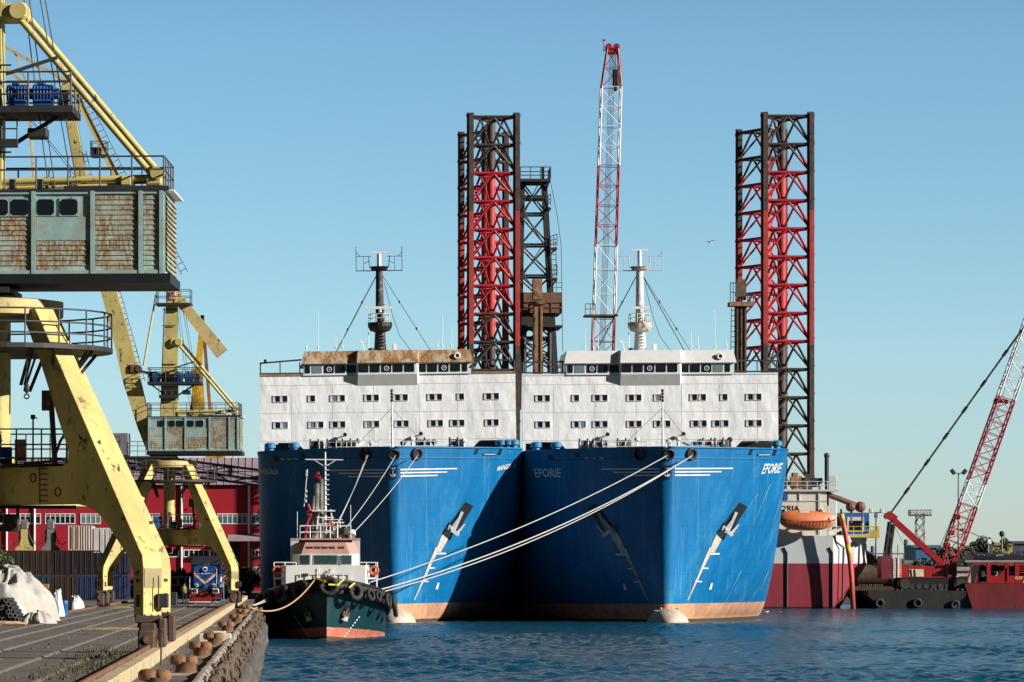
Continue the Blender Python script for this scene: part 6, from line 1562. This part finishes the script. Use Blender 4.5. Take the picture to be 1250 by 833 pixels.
b = MB(); b.prism(arch(1.36,3.3,4.04,.7), lambda u,z,w: Vector((u,6.6+w,z)), 2.9); b.build('cab_roof', M('dark loco roof',(.02,.025,.035),.5), lo)
for s_ in (-1,1):
    b = MB(); b.box(s_*.99,s_*1.24,5.25,5.29,2.55,3.3); b.build('window', win_dk, cabn)
b = MB(); b.prism(arch(.9,1.25,3.1,.3), lambda u,z,w: Vector((u,11+w,z)), 6.2); b.build('rear_hood', lblue, lo)
b = MB(); b.box(-1.38,1.38,-.1,14.2,.95,1.25); b.build('frame', M('loco frame black',(.02,.02,.022),.6,rust=.1), lo)
b = MB(); b.prism([(-1.3,.18),(1.3,.18),(1.38,.95),(-1.38,.95)], lambda u,z,w: Vector((u,-.1+w-.3*(0),z)), .3); b.build('buffer_beam', lred, lo)
b = MB(); b.prism([(-1.35,.12),(1.35,.12),(1.1,.55),(-1.1,.55)], lambda u,z,w: Vector((u,-.55+w,z)), .2); b.build('snow_plough', lred, lo)
b = MB(); b.box(-1.32,1.32,-.68,-.655,.13,.2); b.build('plough_edge', white_p, lo)
for s_ in (-1,1):
    b = MB(); b.tube((s_*.9,-.25,1.08),(s_*.9,-.75,1.08),.12,n=12); b.cbox((s_*.9,-.8,1.08),.56,.08,.40,bev=.05); bf = b.build('buffer', white_p, lo)
    b = MB(); b.cbox((s_*.9,-.845,1.08),.42,.02,.28); b.build('buffer_face', dark_st, bf)
    b = MB(); b.lathe([(.0,-.0),(.14,0),(.16,.05),(.13,.12)],c=(s_*.72,.05,1.55),n=16,axis='Y'); hl = b.build('headlight', white_p, lo); b = MB(); b.tube((s_*.72,.03,1.55),(s_*.72,.045,1.55),.09,n=12); b.build('lens', win_dk, hl)
    b = MB(); b.rail([(s_*1.3,.1,1.25),(s_*1.3,4.9,1.25)],h=1.0,r=.03,step=1.2); b.build('handrail', white_p, lo)
    b = MB(); b.bar((s_*.96,.18,1.3),(s_*.96,.18,2.95),.07,.05); b.build('edge_stripe', white_p, lo) if s_ > 0 else None
    for i in range(4): b = MB(); b.tube((s_*.62,1.4+i*2.9,.5),(s_*.8,1.4+i*2.9,.5),.48,n=18); b.build('wheel', dark_st, lo)
    b = MB(); 
    for i in range(3): b.box(s_*1.05,s_*1.35,.2,.5,.3+i*.3,.34+i*.3)
    b.build('step', motor_b, lo)
b = MB(); b.lathe([(.0,-.0),(.19,0),(.21,.05),(.17,.16)],c=(0,.04,2.92),n=18,axis='Y'); hl = b.build('headlight', white_p, lo); b = MB(); b.tube((0,.02,2.92),(0,.035,2.92),.11,n=12); b.build('lens', win_dk, hl)
def chev(z0, th, mat, y):
    b = MB(); 
    for s_ in (-1,1): b.add([(0,y,z0),(s_*.93,y,z0+.82),(s_*.93,y,z0+.82+th),(0,y,z0+th)],[(0,1,2,3)])
    b.build('chevron', mat, hood)
chev(1.62,.12,M('white chevron stripe',(.75,.72,.65),.5),.185); chev(1.74,.14,M('orange chevron stripe',(.75,.22,.03),.5),.186)
b = MB(); 
for i in range(12): 
    if i not in (2,5): b.box(-.66+i*.11,-.59+i*.11,.185,.195,2.5,2.58)
b.build('number_marks', white_p, hood)
b = MB(); b.box(-.2,.2,.18,.195,1.46,1.55); b.build('builder_plate', steel_m, hood)
b = MB(); b.cbox((0,.1,1.1),.5,.3,.3,bev=.03); b.path([(.1,-.15,1.1),(.12,-.35,.8),(.05,-.3,.6)],.04); b.path([(-.4,-.25,1.0),(-.42,-.4,.75),(-.3,-.35,.6)],.03); b.build('coupling', dark_st, lo)
b = MB(); b.tube((.25,6.2,4.0),(.25,6.2,4.5),.1,n=8); b.cbox((0,2.6,3.3),.6,2.2,.2,bev=.05); b.build('exhaust', dark_st, lo)
# open white gate section left of the locomotive, and a red and white board right of it
b = MB(); z=.0
for zz in (1.55,2.25): b.tube((-1.0,0,zz),(1.0,0,zz),.055,n=6)
for i in range(4): b.tube((-1.0+i*.667,0,1.55),(-1.0+i*.667,0,2.25),.05,n=6)
for x in (-.9,.9): b.tube((x,0,0),(x,0,1.55),.06,n=6)
tag(b.build('pipe_barrier', white_p, loc=(X(222,346),346,QZ)),'white tubular barrier left of the locomotive cab','barrier')
b = MB(); b.cbox((0,0,2.2),.55,.05,.45,bev=.01); o = b.build('warning_board', red_cr, loc=(X(273,345),345,QZ)); b = MB(); b.bar((-.2,-.035,2.05),(.15,-.035,2.36),.01,.09,side=(0,1,0)); b.build('board_stripe', white_p, o); b = MB(); b.tube((0,.04,0),(0,.04,2.2),.04,n=6); b.build('post', steel_m, o)
tag(o,'red and white striped warning board on a post beside the locomotive','sign')

# ================================================================ people on the quay
skin_m = M('skin',(.42,.24,.16),.6,var=.1)
def person(label, loc, top, legs, vest=None, face=PI, arms='down', cap=None):
    r = thing('person', label, 'person', loc, (0,0,face)); me = bpy.data.meshes.new('body')
    V = [(0,0,.92),(0,.0,1.12),(0,.0,1.36),(0,0,1.46),(0,.01,1.53),(0,.02,1.66)]; R = [.145,.14,.16,.075,.058,.095]; E = [(0,1),(1,2),(2,3),(3,4),(4,5)]
    for s_ in (-1,1):
        n = len(V); V += [(s_*.10,0,.86),(s_*.115,.02,.48),(s_*.12,-.02,.09),(s_*.13,.14,.05)]; R += [.10,.065,.048,.045]; E += [(0,n),(n,n+1),(n+1,n+2),(n+2,n+3)]
        n = len(V)
        if arms == 'down': V += [(s_*.20,0,1.38),(s_*.25,.0,1.10),(s_*.26,.08,.86),(s_*.255,.11,.76)]
        else: V += [(s_*.20,0,1.38),(s_*.26,.1,1.14),(s_*.16,.30,1.18),(s_*.12,.38,1.2)]
        R += [.068,.05,.04,.042]; E += [(2,n),(n,n+1),(n+1,n+2),(n+2,n+3)]
    me.from_pydata(V,E,[]); o = bpy.data.objects.new('body', me); COL.objects.link(o); o.parent = r
    sm = o.modifiers.new('skin','SKIN'); sl_ = me.skin_vertices[0].data
    for i,rr in enumerate(R): sl_[i].radius = (rr,rr*.8 if i in (0,1,2) else rr); sl_[i].use_root = (i==0)
    ss = o.modifiers.new('sub','SUBSURF'); ss.levels = 1; ss.render_levels = 2
    m, t, bb = nt('clothes of person'); tc = N(t,'ShaderNodeTexCoord'); sp = N(t,'ShaderNodeSeparateXYZ'); t.links.new(tc.outputs['Object'],sp.inputs[0])
    a = N(t,'ShaderNodeMath',operation='GREATER_THAN'); a.inputs[1].default_value = .93; t.links.new(sp.outputs['Z'],a.inputs[0])
    c = N(t,'ShaderNodeMath',operation='GREATER_THAN'); c.inputs[1].default_value = 1.47; t.links.new(sp.outputs['Z'],c.inputs[0])
    k = mixc(t,a.outputs[0],legs,top); k = mixc(t,c.outputs[0],k,(.42,.24,.16)); t.links.new(k,bb.inputs['Base Color']); bb.inputs['Roughness'].default_value=.8
    me.materials.append(m)
    b = MB(); b.sphere((0,.0,1.70),.108,.12,.075,12,8); b.build('cap' if cap else 'hair', M('cap cloth',cap or (.03,.02,.015),.8) , r, smooth=True)
    b = MB(); b.sphere((0,.125,1.645),.018,.03,.022,8,6); b.build('nose', skin_m, r, smooth=True)
    if vest:
        b = MB(); b.lathe([(.165,.95),(.172,1.1),(.185,1.3),(.17,1.40),(.09,1.45)],n=16); vm = M('hi-vis vest',vest,.6,var=.05)
        for i in range(len(b.v)): x,y,z = b.v[i]; b.v[i] = (x*1.12,y*.82,z)
        vo = b.build('vest', vm, r, smooth=True); b = MB(); b.lathe([(.178,1.08),(.18,1.13)],n=16); 
        for i in range(len(b.v)): x,y,z = b.v[i]; b.v[i] = (x*1.14,y*.85,z)
        b.build('reflective_band', grey_p, vo)
    return r
person('worker in a bright yellow vest and dark trousers standing left of the locomotive', (X(225,335),335,QZ), (.02,.025,.04), (.012,.014,.022), vest=(.55,.62,.04), arms='front')
person('person in a light blue shirt standing at the right side of the locomotive', (X(268.5,337.5),337.5,QZ+.45), (.22,.42,.62), (.02,.02,.03), face=PI*.9)
b = MB(); b.box(-.4,.4,-.35,.35,.41,.45); b.box(-.38,.38,-.3,.3,.12,.16)
for sx in (-.36,.36): 
    for sy in (-.3,.3): b.tube((sx,sy,0),(sx,sy,.43),.03,n=6)
tag(b.build('step_stand', motor_b, loc=(X(268.5,337.5),337.5,QZ)),'small blue steel step stand beside the locomotive','steps')
# ================================================================ tug moored under the left ferry
TX, TY = X(399,290), 290.0
tug = thing('tugboat', 'dark green harbour tug with a white wheelhouse and black tyre fenders at the bow', 'tug', (TX,TY,0))
tug_m = hull_mat('dark green tug hull paint',(.004,.040,.046),(.55,.18,.12),.98,.045,scuff=(.03,.08,.08),lite=(.012,.075,.08))
TB = 4.55
def zt_(s): return 4.3 - 1.75*min(1,max(0,s)/13)**.85
def th(s, t):
    L = 14.5-5.5*t; u = max(0,min(1,(s-.5*(1-t))/L)); return TB*(1-(1-u)**(1.5+.7*t))**(1-.33*t)
us = [0,.001,.004,.01,.02,.04,.07,.11,.16,.22,.3,.4,.52,.66,.82,1.0]; ts = [-.3,-.1,0,.1,.2,.3,.42,.55,.7,.85,1.0]
b = MB()
for side in (-1,1):
    v = []
    for t_ in ts:
        tt = max(0,t_); L = 14.5-5.5*tt
        for u in us: s = .5*(1-tt)+u*L; v.append((side*th(s,tt), s, t_*zt_(s)))
        for s in (18,24,30): v.append((side*TB*(1 if s<26 else .85), s, t_*zt_(13)))
    n = len(us)+3; b.add(v,[(j*n+i,j*n+i+1,(j+1)*n+i+1,(j+1)*n+i) for j in range(len(ts)-1) for i in range(n-1)])
hull_t = b.build('hull', tug_m, tug, smooth=True, angle=35)
b = MB(); e = [0,.05,.2,.5,1,2,3.5,5,7,9,13]; pts = [(th(s,1)-.05,s,zt_(s)-.6) for s in e]+[(TB-.05,24,zt_(13)-.6),(TB*.85,30,zt_(13)-.6)]
ring = [(-x,y,z) for x,y,z in pts]+[(x,y,z) for x,y,z in reversed(pts)]; nn = len(pts)
b.add(ring,[(i,i+1,2*nn-2-i,2*nn-1-i) for i in range(nn-1)]); b.add([(-TB*.85,30,-1),(TB*.85,30,-1),(TB*.85,30,2.6),(-TB*.85,30,2.6)],[(0,1,2,3)]); b.build('deck', M('rust red deck',(.14,.04,.03),.8), tug)
# rubber belting and cap rail
ss = [0,.03,.1,.25,.5,.9,1.5,2.3,3.3,4.5,6,8,10,12,15,20,26]
def edge(side, off, dz): return [(side*(th(s,1)+off*(.3+min(1,s/1.2)*.7)), s-off*max(0,1-s/3.0), zt_(s)+dz) for s in ss]
b = MB()
for side in (-1,1):
    b.path(edge(side,.20,-.36),.28,n=8); b.path(edge(side,.13,-.76),.22,n=8)
b.build('rubber_belting', rubber, hull_t, smooth=True)
b = MB()
for side in (-1,1): b.path(edge(side,-.05,.06),.13,n=8)
b.build('cap_rail', black, hull_t, smooth=True)
def tyre(side, s, dz, R, r):
    x = side*(th(s,1)+.42); a = Vector((side*(th(s+.1,1)-th(max(0,s-.1),1)),.2 if s>.1 else .1,0)); nrm = Vector((a.y*side,-abs(a.x),0)).normalized() if s>.05 else Vector((0,-1,0))
    b = MB(); c = Vector((side*th(s,1),s,zt_(s)+dz))+nrm*.62; b.torus(c,R,r,nrm+Vector((0,0,.15)),n=22,k=9,sq=1.1); b.build('tyre_fender', rubber, hull_t, smooth=True)
tyre(1,.02,-.42,.56,.19); tyre(1,.95,-.62,.52,.19); tyre(1,2.2,-.68,.36,.13); tyre(1,3.1,-.62,.30,.11); tyre(1,4.8,-.7,.42,.14); tyre(1,7.2,-.75,.44,.15); tyre(1,9.0,-.9,.46,.15)
tyre(-1,.8,-.55,.55,.22); tyre(-1,2.2,-.6,.5,.2); tyre(-1,4.0,-.6,.46,.18); tyre(-1,6.4,-.6,.46,.18); tyre(-1,9,-.7,.48,.18)
ylw = M('yellow lashing',(.72,.62,.03),.6)
for (x0,s0,dz0,x1,s1,dz1) in ((-.9,-.55,.25,-.1,-.9,-.05),(.1,-.9,-.25,.9,-.7,-.3),(1.2,-.6,.1,.7,-.85,-.35),(2.0,-.2,-.15,1.6,-.45,-.5)):
    b = MB(); b.bar((x0,s0,4.25+dz0),(x1,s1,4.25+dz1),.1,.12); b.build('lashing', ylw, hull_t)
# anchor pocket, anchor and draught marks on the lit cheek
class T: pass
tg_ = T(); tg_.xc, tg_.y0, tg_.stem_px = TX, TY, 399
_half = half
def half_t(s, z): 
    z1 = zt_(s); return th(s, max(0,min(1,z/z1)))
def with_tug(fn):
    global half
    half = half_t
    try: return fn()
    finally: half = _half
for side in (1,-1):
    R_ = lambda pts: [(399+side*(x-399),y) for x,y in pts]
    with_tug(lambda: decal(tg_, [R_([(421,738),(432,740)]),R_([(418,746),(427,748)]),R_([(414,753),(421,755)])], 'anchor_pocket', black, hull_t, .03))
    p, n = with_tug(lambda: locate(tg_, 399+side*22, 747)); dn = Vector((-.35*side,0,-1)).normalized(); sd = n.cross(dn).normalized()
    b = MB(); b.bar(p+n*.15-dn*.35,p+n*.2+dn*.35,.12,.12); c0 = p+n*.2+dn*.3; b.bar(c0-sd*.35,c0+sd*.35,.16,.16); b.bar(c0-sd*.3-dn*.35,c0-sd*.32,.1,.12); b.bar(c0+sd*.3-dn*.35,c0+sd*.32,.1,.12)
    b.build('anchor', rust_lt, hull_t); b = MB(); b.prism([(-.32,-.18),(.32,-.18),(.22,.1),(-.15,.12)], lambda u,z,w: c0+sd*u-dn*z+n*w+dn*.12, .18); b.build('anchor_shoe', grey_p, hull_t)
    for i in range(8):
        q = (438-i*2.45, 753.5+i*3.3); with_tug(lambda: decal(tg_, [R_([(q[0]-.8,q[1]-.9),(q[0]+1.0,q[1]-.9)]),R_([(q[0]-1.3,q[1]+.9),(q[0]+.5,q[1]+.9)])], 'draught_mark', hull_white, hull_t, .03))
# deckhouse
tw = M('tug white paint',(.74,.75,.74),.5,var=.1,rust=.08,rustcol=(.3,.18,.1))
b = MB(); b.prism([(-2.95,7.6),(2.95,7.6),(3.3,9.5),(3.3,20),(-3.3,20),(-3.3,9.5)], lambda x,y,w: Vector((x,y,3.75+w)), 3.3); lowr = b.build('deckhouse', tw, tug)
b = MB(); b.box(-3.9,3.9,8.4,15,4.35,4.5); b.build('bridge_deck', tw, tug)
for side in (-1,1):
    b = MB(); b.rail([(side*2.2,8.4,4.5),(side*3.85,8.4,4.5),(side*3.85,14,4.5)],h=1.1,r=.04,step=.7,rows=(1,.66,.33)); 
    for s in (2.4,3.8): b.tube((side*s,8.45,3.0),(side*s,8.45,4.5),.06,n=6)
    b.build('bridge_railing', tw, tug)
    b = MB(); b.torus((side*3.6,8.3,5.0),.3,.09,(0,1,0),n=16,k=6); b.build('lifebuoy', M('lifebuoy orange',(.7,.13,.04),.5) if 'lifebuoy orange' not in bpy.data.materials else bpy.data.materials['lifebuoy orange'], tug, smooth=True)
b = MB(); 
W_ = 2.45; zA_, zB_, zC_ = 5.25, 6.85, 7.45
fr0 = [(-1.9,9.1),(1.9,9.1),(W_,10.1),(W_,15.5),(-W_,15.5),(-W_,10.1)]; fr1 = [(-1.8,8.9),(1.8,8.9),(W_,10.0),(W_,15.5),(-W_,15.5),(-W_,10.0)]
n=6; b.add([(x,y,3.9) for x,y in fr0]+[(x,y,6.25) for x,y in fr1],[tuple(range(n-1,-1,-1)),tuple(range(n,2*n))]+[(i,(i+1)%n,n+(i+1)%n,n+i) for i in range(n)]); whl = b.build('wheelhouse', tw, tug)
b = MB(); fr2 = [(-1.5,9.6),(1.5,9.6),(2.1,10.5),(2.1,15.4),(-2.1,15.4),(-2.1,10.5)]
b.add([(x,y,6.253) for x,y in fr1]+[(x,y,7.1) for x,y in fr2],[tuple(range(n-1,-1,-1)),tuple(range(n,2*n))]+[(i,(i+1)%n,n+(i+1)%n,n+i) for i in range(n)]); brow = b.build('wheelhouse_brow', salmon, tug)
for s_ in (-1,1): b = MB(); b.box(s_*2.0,s_*2.6,10.6,15.6,3.9,7.3); b.build('side_casing', grey_p, tug)
b = MB(); b.box(-2.62,2.62,10.55,15.7,7.3,7.42); b.build('top_deck', salmon, tug)
def quadwin(x0,x1,y0_,y1_,z0,z1,name,par,mt):
    b = MB(); b.add([(x0,y0_,z0),(x1,y1_,z0),(x1,y1_-.03,z1),(x0,y0_-.03,z1)],[(0,1,2,3)]); return b.build(name,mt,par)
for x0,x1 in ((-.85,-.30),(-.24,.24),(.30,.85)):
    f = quadwin(x0-.07,x1+.07,8.975,8.975,5.38,6.2,'window',whl,grey_p); f.location.y = -.06; quadwin(x0,x1,8.95,8.95,5.45,6.13,'pane',f,win_gr)
for s_ in (-1,1):
    f = quadwin(*( (1.12,2.0) if s_>0 else (-2.0,-1.12)),8.93 if s_>0 else 9.10,9.1 if s_>0 else 8.93,5.38,6.2,'window',whl,grey_p)
    f.location.y = -.12
    q = quadwin(*((1.2,1.92) if s_>0 else (-1.92,-1.2)),8.93 if s_>0 else 9.10,9.1 if s_>0 else 8.93,5.45,6.13,'pane',f,win_gr); q.location.y = -.03
for x0,x1 in ((-1.45,-.95),(-.85,-.4),(-.3,.15),(.25,.7),(.95,1.4)):
    b = MB(); b.bar(((x0+x1)/2,9.18,6.45),((x0+x1)/2,9.32,6.78),x1-x0,.1,side=(1,0,0)); b.build('roof_vent', dark_st, brow)
b = MB(); b.rail([(-1.9,7.45,4.1),(1.9,7.45,4.1)],h=.7,r=.03,step=.6,rows=(1,)); b.tube((-.55,7.5,4.0),(-.5,7.5,5.2),.03); b.tube((.55,7.5,4.0),(.5,7.5,5.2),.03); b.bar((.1,7.4,4.1),(.4,7.4,5.1),.12); b.build('front_railing', tw, tug)
b = MB(); b.cbox((-1.5,7.5,4.7),.5,.1,.22,bev=.03); b.build('vent_grille', dark_st, lowr)
b = MB(); b.rail([(-1.9,10.8,7.42),(1.9,10.8,7.42),(1.9,15,7.42),(-1.9,15,7.42)],h=.95,r=.035,step=.7,rows=(1,.5),closed=True); b.build('top_railing', tw, tug)
# mast and top gear
mz = lambda py: Zp(py,TY+11.5); 
b = MB(); mx = .0
b.tube((mx,11.5,7.4),(mx,11.5,mz(552)),.13,.06,n=8)
for sx in (-1,1): b.bar((mx+sx*.75,11.3,7.4),(mx+sx*.42,11.5,mz(622)),.10,.10); b.bar((mx+sx*.75,12.2,7.4),(mx+sx*.42,12.0,mz(622)),.08,.08)
for py in (648,640,632): b.box(mx-.65,mx+.65,11.4,11.5,mz(py)-.03,mz(py)+.04)
b.box(mx-1.0,mx+.75,11.1,12.2,mz(624.5),mz(623)); b.box(mx-.1,mx+1.3,11.2,11.4,mz(635),mz(634)); b.bar((mx-1.5,11.5,mz(561)),(mx+1.35,11.5,mz(561.5)),.1,.07); b.bar((mx,11.5,mz(570)),(mx-.8,11.5,mz(562)),.05); b.bar((mx,11.5,mz(570)),(mx+.8,11.5,mz(562)),.05)
for i in range(9): b.tube((mx+.05,11.4,mz(616-i*6)),(mx+.3,11.4,mz(616-i*6)),.035,n=5)
tm_ = b.build('mast', tw, tug)
b = MB(); b.tube((-.75,12.4,7.4),(-.62,12.4,mz(590)),.28,.2,n=12); b.tube((-.35,12.6,7.4),(-.3,12.6,mz(584)),.24,.18,n=12); b.tube((-1.0,12.3,7.4),(-.85,12.3,mz(605)),.16,.14,n=10); b.build('exhaust_stack', M('sooty steel',(.08,.085,.08),.6,var=.5,dirt=(.34,.33,.3)), tug)
for x,py in ((-.55,578),(-.45,583),(-.8,581)): b = MB(); b.cbox((x,12,mz(py)),.25,.25,.25,bev=.05); b.build('mast_light', red_cr, tm_)
b = MB(); b.path([(-1.5,11.5,7.4),(-1.35,11.5,8.6),(-1.05,11.5,9.3),(-1.3,11.5,10.0)],.11,n=8); b.cbox((-1.2,11.4,9.3),.4,.3,.45,bev=.08); b.build('fire_monitor', red_cr, tug)
b = MB(); b.tube((-1.6,11.5,9.8),(-1.35,11.5,mz(573)),.05,n=6); 
for py in (612,606,600,580,576): b.cbox((-1.52+.002*(640-py),11.4,mz(py)),.18,.18,.22,bev=.03)
b.build('signal_mast', grey_p, tug)
for x,h in ((-2.1,2.0),(1.9,2.5),(1.1,1.6)): b = MB(); b.tube((x,11.2,7.42),(x,11.2,7.42+h),.025,n=5); b.build('whip_antenna', tw, tug)
b = MB(); b.torus((.45,11.1,mz(640)),.2,.07,(0,1,0),n=14,k=6); b.build('lifebuoy', bpy.data.materials['lifebuoy orange'], tug, smooth=True)
b = MB(); b.tube((1.4,10.9,7.7),(1.4,10.9,8.2),.4,n=12); b.build('searchlight', dark_st, tug); b = MB(); b.tube((2.0,10.9,7.6),(2.0,11.2,7.9),.28,n=12); b.build('searchlight', tw, tug)
b = MB(); b.tube((.9,10.7,7.42),(.9,10.7,8.6),.07,n=6); b.box(.5,1.4,10.6,10.8,8.55,8.65); b.build('radar_scanner', tw, tug)
b = MB(); b.tube((0,24,2.2),(0,24,4.0),.3,n=10); b.tube((-.8,24,3.3),(.8,24,3.3),.15,n=8); b.tube((0,3,3.6),(0,3,4.2),.28,n=10); b.build('towing_bitt', dark_st, tug)

# ================================================================ mooring lines
def line(name, p, q, sag, r, mat, label, n=26):
    p, q = Vector(p), Vector(q); b = MB()
    pts = [p.lerp(q,i/n)-Vector((0,0,sag*4*(i/n)*(1-i/n))) for i in range(n+1)]
    o = Vector(p); b.path([x-o for x in pts], r, n=6); tag(b.build(name, mat, loc=o, smooth=True), label, 'rope', 'mooring lines of the ferries and the tug')
aft = lambda px, py, D: P(px,py,D)
line('mooring_line', P(449,556,390.3), aft(411,640,313), .25, .035, rope_wh, 'upper strand of the leftmost double mooring line on the left ferry bow')
line('mooring_line', P(447.5,556,390.3), aft(406,652,313), .35, .035, rope_wh, 'lower strand of the leftmost double mooring line on the left ferry bow')
line('mooring_line', P(483,556,389.8), aft(414,655,313), .3, .04, rope_wh, 'middle mooring line running from the stem of the left ferry down to the tug')
line('mooring_line', P(510,556,390.2), aft(427,655,313), .3, .04, rope_wh, 'third mooring line from the left ferry bow, running down right of the tug mast')
line('mooring_line', P(814,556.5,389.5), aft(452,711,309), .8, .045, rope_wh, 'upper long mooring line from the right ferry bow across both hulls')
line('mooring_line', P(845,556.5,390), aft(455,722.5,309), 1.2, .055, rope_wh, 'lower long mooring line from the right ferry bow, front strand of the pair')
line('mooring_line', P(843,557.5,390), aft(455,726,309), 1.35, .045, rope_wh, 'lower long mooring line from the right ferry bow, back strand of the pair')
line('mooring_line', P(384,708,289.6), (-2.4,262,QZ+.45), 1.1, .055, rope_tan, 'tan hemp rope sagging from the tug bow to the quay bollard')
line('mooring_line', P(343,716,302), (-2.2,284,QZ+.3), .2, .04, rope_wh, 'short upper pale rope from the tug side to the quay')
line('mooring_line', P(343,719,302), (-2.2,282.5,QZ+.3), .25, .04, rope_wh, 'short lower pale rope from the tug side to the quay')
# ================================================================ gulls
gw = M('white feathers',(.75,.75,.74),.7,var=.05); gg = M('grey wing feathers',(.35,.36,.38),.7)
def gull(label, loc, rz, fly, group=None, k=1.0):
    r = thing('gull', label, 'bird', loc, (0,0,rz), group)
    b = MB(); v=[]; prof = [(-.22,.015,0),(-.16,.05,.0),(-.05,.075,0),(.06,.07,.01),(.13,.05,.03),(.17,.045,.055),(.21,.035,.06),(.245,.008,.05)]; n=10
    for x,rr,z in prof: v += [(x*k,rr*k*math.cos(2*PI*i/n),(z+rr*math.sin(2*PI*i/n))*k) for i in range(n)]
    b.add(v,[(j*n+i,j*n+(i+1)%n,(j+1)*n+(i+1)%n,(j+1)*n+i) for j in range(len(prof)-1) for i in range(n)]+[tuple(range(n-1,-1,-1)),tuple(range((len(prof)-1)*n,len(prof)*n))]); b.build('body', gw, r, smooth=True)
    b = MB(); b.tube((.24*k,0,.05*k),(.29*k,0,.04*k),.012*k,.003*k,n=6); b.build('beak', M('beak yellow',(.6,.4,.05),.5) if 'beak yellow' not in bpy.data.materials else bpy.data.materials['beak yellow'], r)
    for s_ in (-1,1):
        b = MB(); 
        if fly: pts = [(.09,.04,.03),(.10,.28,.14),(.02,.62,.10),(-.04,.60,.095),(-.05,.28,.125),(-.09,.04,.025)]
        else: pts = [(.08,.065,.04),(.02,.085,.05),(-.28,.03,.02),(-.26,.03,-.005),(0,.085,-.01),(.07,.075,.0)]
        b.prism([(p[0],p[1]) for p in pts], lambda x,y,w: Vector((x*k,s_*y*k,w+k*min(pts,key=lambda q:abs(q[0]-x)+abs(q[1]-y))[2])), .012*k); b.build('wing', gg, r)
    if not fly:
        b = MB()
        for s_ in (-.025,.025): b.tube((0,s_*k,-.05*k),(0,s_*k,-.16*k),.007*k,n=5); b.add([(0,s_*k,-.16*k),(.05*k,(s_-.02)*k,-.16*k),(.05*k,(s_+.02)*k,-.16*k)],[(0,1,2)])
        b.build('legs', bpy.data.materials['beak yellow'], r)
g = P(867,296,330); gull('single gull gliding in the sky between the white mast and the right rig leg', g, .5, True)
b_top = lambda px: (X(px,391), 389.9, 0)
for i,(px,lab) in enumerate(((800,'gull standing leftmost on the white bulb of the right ferry'),(806,'gull standing second from the left on the bulb of the right ferry'),(819,'gull standing third from the left on the bulb of the right ferry'),(825,'gull standing rightmost on the bulb of the right ferry'))):
    x = X(px,391); xx = (x-37.42); zb = -.25+1.62*math.sqrt(max(.05,1-(xx/2.05)**2-(1.1/4.6)**2)); gull(lab,(x,391.0-1.0,zb+.16),random.uniform(0,6),False,'gulls on the bulb')
for i,(px,py,lab) in enumerate(((926,747,'gull swimming closest to the right ferry stern side'),(931,746,'gull swimming second in the row right of the ferry'),(936,748,'gull swimming third in the row right of the ferry'),(953,748.5,'gull swimming alone, farthest right of the ferry bow'))):
    D = EYE*F/(py-CY); gull(lab,(X(px,D),D,.09),random.uniform(0,6),False,'gulls on the water',1.15)
b = MB(); b.sphere((0,0,.1),.30,.30,.45,12,8); b.tube((0,0,.5),(0,0,1.0),.04,n=6)
tag(b.build('mooring_buoy', M('blue grey buoy',(.10,.17,.20),.5), loc=(X(322.5,277),277,0), smooth=True),'small blue grey buoy floating between the tug and the quay','buoy')
# ================================================================ light, sky, camera
w = bpy.data.worlds.new('World'); S.world = w; w.use_nodes = True
t = w.node_tree; bg = t.nodes['Background']
sky = t.nodes.new('ShaderNodeTexSky'); sky.sky_type = 'NISHITA'; sky.sun_disc = False
sky.sun_elevation = SUN_EL; sky.sun_rotation = PI - SUN_AZ
sky.altitude = 0; sky.air_density = .75; sky.dust_density = .1; sky.ozone_density = 3.0
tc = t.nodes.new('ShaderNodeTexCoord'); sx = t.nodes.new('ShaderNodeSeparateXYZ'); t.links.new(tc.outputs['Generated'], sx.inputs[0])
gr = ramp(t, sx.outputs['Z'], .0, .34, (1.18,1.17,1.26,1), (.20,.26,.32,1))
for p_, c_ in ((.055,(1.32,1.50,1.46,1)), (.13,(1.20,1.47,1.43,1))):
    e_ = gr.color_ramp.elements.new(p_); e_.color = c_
fy = ramp(t, sx.outputs['Y'], .35, .94, (.08,.09,.10,1), (1,1,1,1))   # sky dimmed beside and behind the camera to deepen the shade
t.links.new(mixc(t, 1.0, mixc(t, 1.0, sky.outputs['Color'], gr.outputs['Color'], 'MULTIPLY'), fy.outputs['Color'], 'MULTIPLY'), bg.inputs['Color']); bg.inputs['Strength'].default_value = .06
sl = bpy.data.lights.new('sun', 'SUN'); sl.energy = 5.0; sl.angle = math.radians(.5); sl.color = (1.0, .94, .86)
so = bpy.data.objects.new('sun', sl); COL.objects.link(so)
so.rotation_euler = (-SUN).to_track_quat('-Z', 'Y').to_euler()
cam = bpy.data.cameras.new('camera'); co = bpy.data.objects.new('camera', cam); COL.objects.link(co)
co.location = (0, 0, EYE); co.rotation_euler = (PI/2, 0, 0)
cam.sensor_width = 36; cam.lens = 36*F/1250
cam.shift_x = (625-CX)/1250; cam.shift_y = (CY-416.5)/1250
cam.clip_start = 1; cam.clip_end = 20000
S.camera = co
S.view_settings.view_transform = 'Standard'; S.view_settings.look = 'None'
S.view_settings.exposure = .55; S.view_settings.gamma = 1; S.view_settings.use_curve_mapping = False
S.cycles.max_bounces = 6
